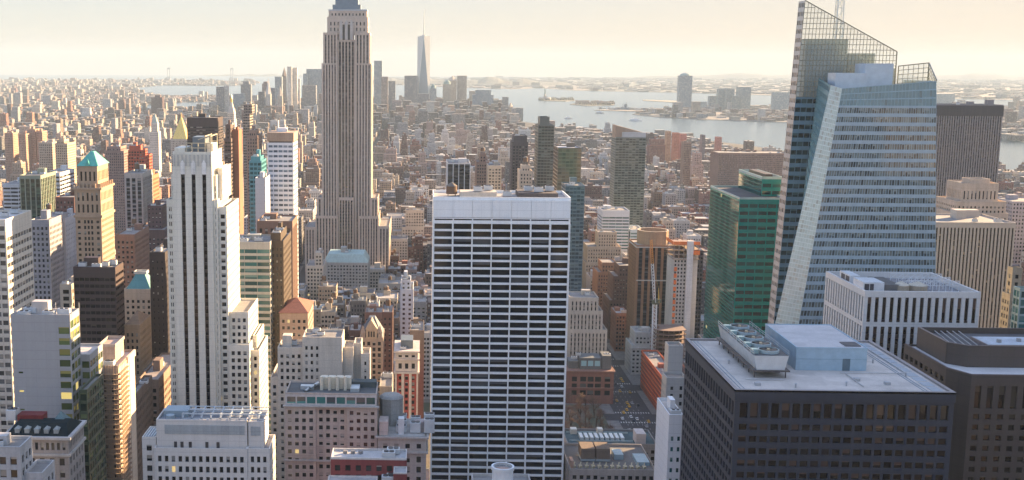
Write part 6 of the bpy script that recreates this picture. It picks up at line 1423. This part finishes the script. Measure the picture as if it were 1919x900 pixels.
n.put(n.math('ADD', n.noise(n.mapping(g, (1, .5, 1)), .03, 4), n.math('MULTIPLY', n.noise(g, .0012, 3), 2)), bp.inputs['Height']); n.put(bp.outputs[0], wp.inputs['Normal'])
RD = 27500
sheet('water', [(RD*math.cos(i*math.pi/48), RD*math.sin(i*math.pi/48)) for i in range(96)], -4, -2, wm)
def hills():
    rg = random.Random(3)
    for a0, a1, D_, hh in ((640, 1075, 15500, 105), (1180, 2200, 25500, 150), (380, 640, 25500, 50)):
        mb = MB(); n_ = 46; xs = [a0+(a1-a0)*i/n_ for i in range(n_+1)]; rows = 5
        prof = [hh*math.sin(math.pi*min(1, max(0, i/n_)))**.6*(.75+.25*math.sin(i*.9)+.12*rg.uniform(-1, 1)) for i in range(n_+1)]
        P = [[(pt(xs[i], 142, D_+j*400)[0], D_+j*400, .5+prof[i]*math.sin(math.pi*j/(rows-1))) for i in range(n_+1)] for j in range(rows)]
        for j in range(rows-1):
            for i in range(n_): mb.poly((P[j][i], P[j][i+1], P[j+1][i+1], P[j+1][i]))
        o = mb.build('hills', ground_mat('hill_wood', (.05, .055, .045), (.11, .10, .085), .01)); o['kind'] = 'structure'
hills()
# ================================================================== STREET GRID
AVE = [(-2300, 20), (-2080, 20), (-1860, 20), (-1640, 20), (-1420, 20), (-1220, 24), (-1020, 26), (-840, 26), (-690, 26), (-555, 22), (-420, 34), (-280, 22), (-136, 26), (163, 28), (432, 26), (704, 26), (976, 26), (1248, 26), (1520, 26)]
ST0, STP, STW = 590.0, 80.4, 17.0
PARK = (-15, 140, 640, 862)
PAL_ = 0; rb = random.Random(11); rg_d = random.Random(77)
def hit(x0, x1, y0, y1, m=2.0):
    for a in FOOT:
        if x0 < a[1]+m and x1 > a[0]-m and y0 < a[3]+m and y1 > a[2]-m: return True
    return False
pav = MB(); lots = []
for k in range(-6, 80):
    ya, yb_ = ST0+STP*k+STW/2, ST0+STP*(k+1)-STW/2
    for i in range(len(AVE)-1):
        xa, xb = AVE[i][0]+AVE[i][1]/2, AVE[i+1][0]-AVE[i+1][1]/2
        if not (pip(xa, yb_, man) and pip(xb, yb_, man) and pip(xa, ya, man) and pip(xb, ya, man)): continue
        if k < 40: pav.box(xa, xb, ya, yb_, .004, .15)
        for row in range(2):
            y0 = ya+3.2 if row == 0 else (ya+yb_)/2+.4; y1 = (ya+yb_)/2-.4 if row == 0 else yb_-3.2
            x = xa+4
            big = rb.random() < .16
            while x < xb-9:
                near = y0 < 1700
                wd = rb.choice((9, 12, 15, 18, 22, 28, 34, 44)) if near else rb.choice((8, 10, 14, 18, 22, 30, 40))
                if -140 < x < 130 and 560 < y0 < 1350: wd = min(wd, rb.choice((12, 16, 20, 24)))
                wd = min(wd, xb-4-x)
                if xb-4-x-wd < 7: wd = xb-4-x
                lots.append((x, x+wd-.25, y0, y1, k)); x += wd
o = pav.build('pavement', ground_mat('pavement_mat', (.13, .125, .12), (.2, .19, .18), .3)); o['kind'] = 'structure'
PAL = [('red brick', (.26, .105, .075)), ('rust brick', (.30, .15, .10)), ('dark brick', (.13, .07, .06)), ('brown stone', (.20, .135, .10)), ('tan', (.38, .28, .20)), ('cream', (.50, .43, .34)), ('buff', (.44, .36, .27)), ('grey', (.30, .29, .285)), ('pale grey', (.42, .41, .40)), ('white', (.54, .52, .49)), ('dark grey', (.14, .135, .14)), ('pinkish', (.40, .27, .22))]
PAL = [(n_, tuple(k*.8+.2*sum(c)/3 for k in c)) for n_, c in PAL]
ROOFS = [(.14, .14, .145), (.22, .21, .20), (.32, .31, .30), (.34, .34, .34), (.10, .10, .105), (.24, .18, .15), (.28, .31, .33)]
gen = []
for (x0, x1, y0, y1, k) in lots:
    if hit(x0, x1, y0, y1): continue
    if x1 > PARK[0] and x0 < PARK[1] and y1 > PARK[2] and y0 < PARK[3]: continue
    cx = (x0+x1)/2
    if y0 < 560: 
        if cx < 330: continue
    wd = x1-x0
    u = rb.random()
    if y0 < 1250: h = rb.choice((26, 32, 38, 42, 48, 52, 58, 66)) if wd > 11 else rb.uniform(16, 34)
    elif y0 < 2000: h = rb.choice((20, 26, 32, 38, 44, 50, 58)) if wd > 11 else rb.uniform(14, 26)
    elif y0 < 4600: h = rb.uniform(13, 24) if u < .68 else rb.uniform(24, 44)
    else: h = rb.uniform(14, 40)
    if y0 > 1250 and wd > 16 and rb.random() < (.06 if cx < 250 else .025): h = rb.uniform(50, 85)
    if y0 < 1250 and wd > 16 and cx < 120 and rb.random() < .10: h = rb.uniform(70, 100)
    if y0 > 4600 and -.18 < cx/y0 < .086 and wd > 13: h = rb.uniform(20, 55)+(rg_d.random()**2.5)*45
    if -220 < cx < 10 and 1050 <= y0 < 1290: h = min(h, 36)
    if -200 < cx < 62 and 780 <= y0 < 1050: h = rg_d.choice((36, 42, 46, 52, 56, 60)) if wd > 11 else rg_d.uniform(20, 40)
    if cx > 600: h *= .72
    h = max(10, round(h/3.5)*3.5)
    # sight-lines the photograph keeps open: towards the avenue and over the low quarter between the tall towers
    if 60 < cx < 330 and y0 < 1080: h = min(h, 35)
    if -115 < cx < 60 and 560 < y0 < 780: h = min(h, 30)
    if y0 < 720 and cx < -100: h = min(h, 55)
    if y0 < 560: h = rb.choice((70, 90, 120, 150)) if cx > 420 else 40
    elif y0 < 1100 and cx > 380: h = rb.choice((60, 80, 110, 140))*(1 if cx > 520 else .6)
    gen.append([x0, x1, y0, y1, h, rb.randrange(len(PAL)), rb.choice(ROOFS)])
# ---- which of them show, and how much
GW, GH = 480, 225
def bbox(x0, x1, y0, y1, z0, z1):
    ps = [proj((x, y, z)) for x in (x0, x1) for y in (y0, y1) for z in (z0, z1)]
    if any(p is None for p in ps): return None
    a = [p[0] for p in ps]; c = [p[1] for p in ps]
    return int(min(a)/4), int(max(a)/4)+1, int(min(c)/4), int(max(c)/4)+1
buf = np.full((GH, GW), -1, np.int32)
allb = [(g_[2], i, (g_[0], g_[1], g_[2], g_[3], 0, g_[4])) for i, g_ in enumerate(gen)] + [(bx[2], -2, bx[:6]) for bx in BOXES]
allb.sort(key=lambda a: -a[0])
for d, i, bx in allb:
    r = bbox(*bx)
    if r is None: continue
    a, b_, c, d_ = max(0, r[0]), min(GW, r[1]), max(0, r[2]), min(GH, r[3])
    if a < b_ and c < d_: buf[c:d_, a:b_] = i
cnt = np.bincount(buf[buf >= 0].ravel(), minlength=len(gen))
order = sorted((i for i in range(len(gen)) if cnt[i] >= 3), key=lambda i: -cnt[i])
NIND = 165
ind = set(order[:NIND])
cen = {}
ys_, xs_ = np.nonzero(buf >= 0)
for yy, xx in zip(ys_, xs_):
    i = buf[yy, xx]
    if i in ind: c = cen.setdefault(i, [0, 0, 0]); c[0] += xx*4; c[1] += yy*4; c[2] += 1
used = {}
def describe(i, g_, tanks, tall):
    c = cen.get(i, [0, 0, 1]); px, py = c[0]/c[2], c[1]/c[2]
    aw = sorted(ANCH, key=lambda a: math.hypot((a[1]-px), (a[2]-py)*.8))
    col = PAL[g_[5]][0]; wd = g_[1]-g_[0]
    size = ('narrow ' if wd < 12 else 'wide ' if wd > 30 else '')+('tall ' if tall else 'low ' if g_[4] < 24 else '')
    ft = ('with two water tanks' if tanks == 2 else 'with a water tank' if tanks == 1 else 'with a bare roof')
    for n_ in range(6):
        a = aw[n_]; dx, dy = px-a[1], py-a[2]; m = math.hypot(dx, dy)
        rel = ('right of' if dx > 0 else 'left of') if abs(dx) > abs(dy)*.9 else ('below' if dy > 0 else 'above')
        far = 'just ' if m < 70 else 'well ' if m > 170 else ''
        l = f"{size}{col} block {ft} {far}{rel} the {a[0]}"
        if len(l.split()) > 16: l = l.replace(" with a bare roof", "").replace(" with a water tank", "").replace(" with two water tanks", "")
        if l not in used: used[l] = 1; return l
    for n_ in range(1, 6):
        a, b_ = aw[0], aw[n_]; l = f"{size}{col} block {ft} between the {a[0]} and the {b_[0]}"
        if l not in used: used[l] = 1; return l
    return l
for i in sorted(ind, key=lambda i: gen[i][2]):
    x0, x1, y0, y1, h, ci, rc = gen[i]; rg = random.Random(i); col = PAL[ci][1]; wd = x1-x0
    tanks = (1 if rg.random() < .55 else 0)+(1 if wd > 24 and rg.random() < .3 else 0)
    if wd < 11: tanks = min(tanks, 1) if rg.random() < .4 else 0
    tall = h > 55
    nm = 'brick_building' if 'brick' in PAL[ci][0] else 'loft_building' if wd > 20 else 'apartment_building'
    b = Bld(nm, describe(i, gen[i], tanks, tall), 'building', y0, 960, dict(wall=masonry(col), glass=g_blind if rg.random() < .4 else g_off, roof=roofing(rc)), amin=1e9, group='lower blocks of the city grid')
    b.root.location.x = (x0+x1)/2
    st = S(rg.choice((2.6, 3.0, 3.4)), 3.5, rg.choice((.42, .5, .58, .7)), rg.choice((.48, .55, .6)), .3, .5, rg.choice((1.5, 2.5, 3.5)), 1)
    far = y0 > 1250
    if far: st = S(3.2, 3.5, .5, .55, .25, .5, 2, 1)
    hb = h
    if tall or (wd > 16 and rg.random() < .3):
        hb = round(h*rg.uniform(.62, .85)/3.5)*3.5; ins = min(wd*.16, 5)
        b.mtier(x0, x1, y0, y1, 0.16, hb, st); t = b.mtier(x0+ins, x1-ins*rg.random(), y0+4, y1-.01, hb, h, st)
    else: t = b.mtier(x0, x1, y0, y1, 0.16, h, st, par=rg.choice((.8, 1.1, 1.4)))
    roof_clutter(b, t, i, tanks, 1 if wd > 8 else 0, rg.choice((0, 1, 2, 3)) if wd > 12 else 1)
    if rg.random() < .35:
        mb = MB(); mb.box(x0-.4, x1+.4, y0-.5, y0-.003, hb-1.4, hb-.4, bot=True); b.part('cornice', mb, masonry(tuple(min(.6, c*1.25) for c in col)))
    b.finish()
# ---- everything beyond that nobody could count
def carpet(name, items):
    mb = MB(); rg = random.Random(1)
    for (x0, x1, y0, y1, h, col, roof, z0) in items:
        s_ = rg.uniform(0, 99); j = rg.uniform(.6, 1.05)*(.8 if y0 > 3500 else 1); c = tuple(min(.7, k*j) for k in col)
        far = y0 > 3500
        mb.cbox(x0, x1, y0, y1, z0, h, c, roof, 3.2 if not far else 4.5, 3.5 if not far else 4.2, rg.uniform(.38, .6), rg.uniform(.4, .58), s_)
        if y0 < 3600:
            if x1-x0 > 9 and rg.random() < .8:
                a = rg.uniform(x0+1, x1-6); q = rg.uniform(y0+2, y1-7); mb.cbox(a, a+rg.uniform(3.5, min(9, x1-a-.5)), q, q+rg.uniform(3, 6), h, h+rg.uniform(2.5, 6), c, roof, ww=0, wh=0)
            if x1-x0 > 12 and rg.random() < .5:
                a = rg.uniform(x0+3, x1-3); q = rg.uniform(y0+3, y1-3); mb.cyl(a, q, h+2.5, h+6, 1.9, 1.8, 8, col=(.14, .09, .06)); mb.cyl(a, q, h+6, h+7.4, 2, 0, 8, col=(.2, .16, .13)); mb.box(a-1, a+1, q-1, q+1, h, h+2.5, col=(.06, .06, .06))
            if y0 < 2400:
                for _ in range(rg.randrange(4)):
                    a = rg.uniform(x0+.5, x1-2.6); q = rg.uniform(y0+.5, y1-3); v = rg.choice((.08, .35, .5, .6)); mb.box(a, a+rg.uniform(1.2, 2), q, q+rg.uniform(1.2, 2.6), h, h+rg.uniform(.8, 2), col=(v, v, v))
                for (p, q, r, s2) in ((x0, x1, y0, y0+.4), (x0, x1, y1-.4, y1), (x0, x0+.4, y0+.4, y1-.4), (x1-.4, x1, y0+.4, y1-.4)): mb.box(p, q, r, s2, h+.003, h+1, col=c)
    o = mb.build(name, CITY); o['kind'] = 'stuff'; o['label'] = 'dense carpet of small distant city blocks'
items = []
for i, g_ in enumerate(gen):
    if i in ind: continue
    cx = (g_[0]+g_[1])/2
    if g_[2] > 5200 and not pip(cx, g_[3]+30, man): continue
    items.append((g_[0], g_[1], g_[2], g_[3], g_[4], PAL[g_[5]][1], g_[6], .16 if g_[2] < 3700 else 0))
for (x0, x1, y0, y1, h) in ((348, 420, 478, 640, 250), (470, 530, 520, 590, 230), (300, 350, 300, 380, 190)): items.append((x0, x1, y0, y1, h, (.2, .19, .18), (.2, .2, .2), .16))  # unseen off-frame towers, added to shade the foreground roofs
# the blocks behind and beside the viewpoint, mirrored in the glass of the towers ahead
rn = random.Random(31)
for k in range(-11, 4):
    for i in range(7, len(AVE)-4):
        xa, xb = AVE[i][0]+AVE[i][1]/2+4, AVE[i+1][0]-AVE[i+1][1]/2-4; ya = -640+k*STP+STW/2+560; yb_ = ya+STP-STW
        x = xa
        while x < xb-20:
            wd = min(rn.uniform(28, 62), xb-x); hh = rn.uniform(50, 150) if rn.random() < .75 else rn.uniform(150, 215)
            if yb_ > -40 and (ya < 30 or -.42*yb_-60 < x+wd and x < .56*yb_+60): x += wd+4; continue
            items.append((x, x+wd, ya, ya+rn.uniform(30, yb_-ya), hh, rn.choice([(.46, .4, .32), (.36, .3, .25), (.25, .16, .12), (.5, .47, .42), (.12, .12, .13), (.3, .3, .31)]), (.2, .2, .2), .16)); x += wd+4
carpet('distant_and_unseen_blocks', items)
rg = random.Random(21); items = []
def scatter(poly, n, hs, ws, cols):
    xs = [p[0] for p in poly]; ys = [p[1] for p in poly]; c = 0; tr = 0
    while c < n and tr < n*30:
        tr += 1
        # denser towards the near edge
        y = min(ys)+(max(ys)-min(ys))*rg.random()**2.2; x = rg.uniform(min(xs), max(xs))
        if not pip(x, y, poly): continue
        p = proj((x, y, 10))
        if p is None or not -60 < p[0] < 1980: continue
        k = 1+(y-6000)/12000; wd = rg.uniform(*ws)*max(1, k); h = rg.uniform(*hs)
        if rg.random() < .06: h *= rg.uniform(2, 3.4)
        items.append((x, x+wd, y, y+rg.uniform(*ws)*max(1, k), h, rg.choice(cols), rg.choice(ROOFS), .5)); c += 1
COLS = [p[1] for p in PAL]
scatter(bk, 7500, (8, 20), (12, 38), COLS); scatter(jc, 1300, (8, 26), (14, 50), COLS); scatter(si, 2500, (7, 16), (25, 80), [tuple(k*.75 for k in c) for c in COLS])
x_, y_ = pg(355, 186)
for i in range(60): items.append((lambda x, y, w_: (x, x+w_, y, y+40, rg.uniform(6, 16), rg.choice([(.42, .10, .07), (.5, .2, .12), (.5, .48, .45)]), (.4, .3, .25), .5))(*pg(rg.uniform(300, 410), rg.uniform(183, 188)), rg.uniform(20, 90)))
items2 = []
while len(items2) < 330:
    y = rg.uniform(4750, 6500); px = rg.uniform(395, 965); x = (px-785)/2150*y
    if not pip(x, y+50, man): continue
    wd = rg.uniform(22, 52); h = 28+rg.random()**2.4*72*(1 if y > 5200 else .6); items2.append((x, x+wd, y, y+rg.uniform(25, 50), h, rg.choice([(.30, .32, .35), (.24, .27, .30), (.34, .30, .27), (.26, .18, .15), (.42, .37, .31), (.18, .2, .22)]), (.2, .2, .2), 0))
carpet('downtown_blocks', items2)
carpet('far_shore_blocks', items)
# ================================================================== PARK TREES AND TRAFFIC
park = MB(); park.box(PARK[0], PARK[1], PARK[2], PARK[3], .151, .19); o = park.build('park_ground', ground_mat('park_mat', (.10, .085, .065), (.17, .14, .105), .2, (.07, .08, .05))); o['kind'] = 'structure'
BARK = masonry((.10, .075, .06), .9); TWIG = masonry((.16, .105, .085), .9)
def bare_tree(seed, h):
    r = random.Random(seed); tr = MB(); cr = MB()
    def grow(p, d, L, rad, lvl):
        q = p+d*L; (tr if lvl < 2 else cr).bar(p, q, rad, n=5 if lvl < 2 else 3)
        if lvl >= 4: return
        for _ in range(3 if lvl < 1 else r.choice((3, 4, 5))):
            a = Vector((r.uniform(-1, 1), r.uniform(-1, 1), r.uniform(-.1, .9)))
            nd = (d*.75+a.normalized()*.8).normalized(); grow(p+d*L*r.uniform(.6, 1), nd, L*r.uniform(.55, .78), rad*.58, lvl+1)
    grow(Vector((0, 0, 0)), Vector((r.uniform(-.05, .05), r.uniform(-.05, .05), 1)).normalized(), h*.32, h*.019, 0)
    return tr.mesh('trunk', [BARK]), cr.mesh('crown', [TWIG])
TREES = [bare_tree(s_, 17) for s_ in range(5)]
rg = random.Random(4)
spots = []
for y in np.arange(PARK[2]+80, PARK[3]-4, 11):
    for x in np.arange(95, PARK[1]-2, 9): spots.append((x+rg.uniform(-2.5, 2.5), y+rg.uniform(-3, 3), .19))
for y in np.arange(870, 1010, 13): spots.append((146.5 + (rg.random()-.5), y, .16))
for j, (x, y, z) in enumerate(spots):
    if hit(x-1, x+1, y-1, y+1, 0): continue
    e = empty('bare_tree', (x, y, z), 'leafless brown plane tree in the shaded park at the foot of the terracotta building' if y < 864 else 'leafless street tree along the avenue kerb', 'tree', 'bare trees of the park' if y < 864 else 'bare trees along the avenue')
    s_ = rg.uniform(.75, 1.2)*(1.15 if y < 864 else .6); e.scale = (s_,)*3; e.rotation_euler = (0, 0, rg.uniform(0, 6.28)); tm, cm = TREES[j % 5]
    for nm, me in (('trunk', tm), ('crown', cm)): o = bpy.data.objects.new(nm, me); C.collection.objects.link(o); o.parent = e
def car_meshes(col):
    b = MB(); sec = [(-2.3, .35), (2.3, .35), (2.35, .8), (1.2, .95), (-1.6, .98), (-2.3, .9)]
    for i in range(6):
        (a, za), (c, zc_) = sec[i], sec[(i+1) % 6]; b.poly(((-.9, a, za), (-.9, c, zc_), (.9, c, zc_), (.9, a, za)))
    b.poly([(.9, a, z) for a, z in sec], uv=[(0, 0)]*6); b.poly([(-.9, a, z) for a, z in sec][::-1], uv=[(0, 0)]*6)
    b.box(-.7, .7, -1.1, .5, 1.44, 1.5)
    g_ = MB(); g_.pyr(-.85, .85, -1.55, 1.15, .96, 1.44, top=.72)
    w_ = MB()
    def wheel():
        m_ = MB(); n_ = 10
        for i in range(n_):
            a, c = 2*math.pi*i/n_, 2*math.pi*(i+1)/n_; m_.poly(((-.1, .33*math.cos(a), .33*math.sin(a)), (-.1, .33*math.cos(c), .33*math.sin(c)), (.1, .33*math.cos(c), .33*math.sin(c)), (.1, .33*math.cos(a), .33*math.sin(a))))
        for s2 in (-.1, .1): m_.poly([(s2, .33*math.cos(2*math.pi*i/n_), .33*math.sin(2*math.pi*i/n_)) for i in range(n_)], uv=[(0, 0)]*n_)
        return m_.mesh('wheel', [metal((.02, .02, .02))])
    return b.mesh('body', [metal(col, .3)]), g_.mesh('window', [metal((.03, .04, .05), .1)]), wheel()
KINDS_ = [('taxi', 'yellow taxi', (.75, .42, .03)), ('car', 'black car', (.02, .02, .025)), ('car', 'white car', (.7, .7, .7)), ('car', 'silver car', (.4, .42, .44))]
CM = [car_meshes(k[2]) for k in KINDS_]
rg = random.Random(8); seen = []
for j in range(44):
    lane = rg.choice((152.5, 156, 159.6, 163.2, 166.8, 170.5)); y = rg.uniform(790, 1060)
    if any(abs(y-q) < 6.5 and abs(lane-l) < 1 for l, q in seen): continue
    seen.append((lane, y)); ki = rg.choice((0, 0, 0, 1, 2, 3)); k = KINDS_[ki]
    kerb = 'at the left kerb' if lane < 154 else 'at the right kerb' if lane > 170 else 'in the middle lanes'
    where = 'near the skylight roof' if y < 850 else 'beside the terracotta building' if y < 930 else 'far up the avenue'
    e = empty('taxi' if ki == 0 else 'parked_car' if 'kerb' in kerb else 'car', (lane, y, .01), f"{k[1]} {kerb} of the shaded avenue {where}", 'taxi' if ki == 0 else 'car', 'vehicles on the avenue')
    bm_, gm_, wm_ = CM[ki]
    for nm, me in (('body', bm_), ('window', gm_)): o = bpy.data.objects.new(nm, me); C.collection.objects.link(o); o.parent = e
    for sx in (-.85, .85):
        for sy in (-1.4, 1.4): o = bpy.data.objects.new('wheel', wm_); C.collection.objects.link(o); o.parent = e; o.location = (sx, sy, .33)
mk = MB()
for lx in (154.3, 157.8, 161.4, 165, 168.7):
    for q in range(60): mk.poly(((lx-.08, 740+q*9, .006), (lx+.08, 740+q*9, .006), (lx+.08, 743+q*9, .006), (lx-.08, 743+q*9, .006)))
for k in range(1, 6):
    yc = ST0+STP*k
    for s_ in (-1, 1):
        for q in range(14): mk.poly(((150+q*1.9, yc+s_*12-1.5, .006), (150.7+q*1.9, yc+s_*12-1.5, .006), (150.7+q*1.9, yc+s_*12+1.5, .006), (150+q*1.9, yc+s_*12+1.5, .006)))
o = mk.build('road_markings', masonry((.6, .6, .58))); o['kind'] = 'structure'
# ================================================================== AIR
HAZE_D = 4.4e-5
hb = MB(); hs = 28500; hb.box(-hs, hs, -hs, hs, -5.5, 560, bot=True)
hm = bpy.data.materials.new('haze_air'); hm.use_nodes = True; ht = hm.node_tree
for q in list(ht.nodes):
    if q.type == 'BSDF_PRINCIPLED': ht.nodes.remove(q)
pv = ht.nodes.new('ShaderNodeVolumePrincipled'); pv.inputs['Color'].default_value = (.45, .57, .68, 1); pv.inputs['Density'].default_value = HAZE_D; pv.inputs['Anisotropy'].default_value = 0.0
ht.links.new(pv.outputs[0], ht.nodes['Material Output'].inputs['Volume'])
o = hb.build('haze', hm); o['kind'] = 'stuff'
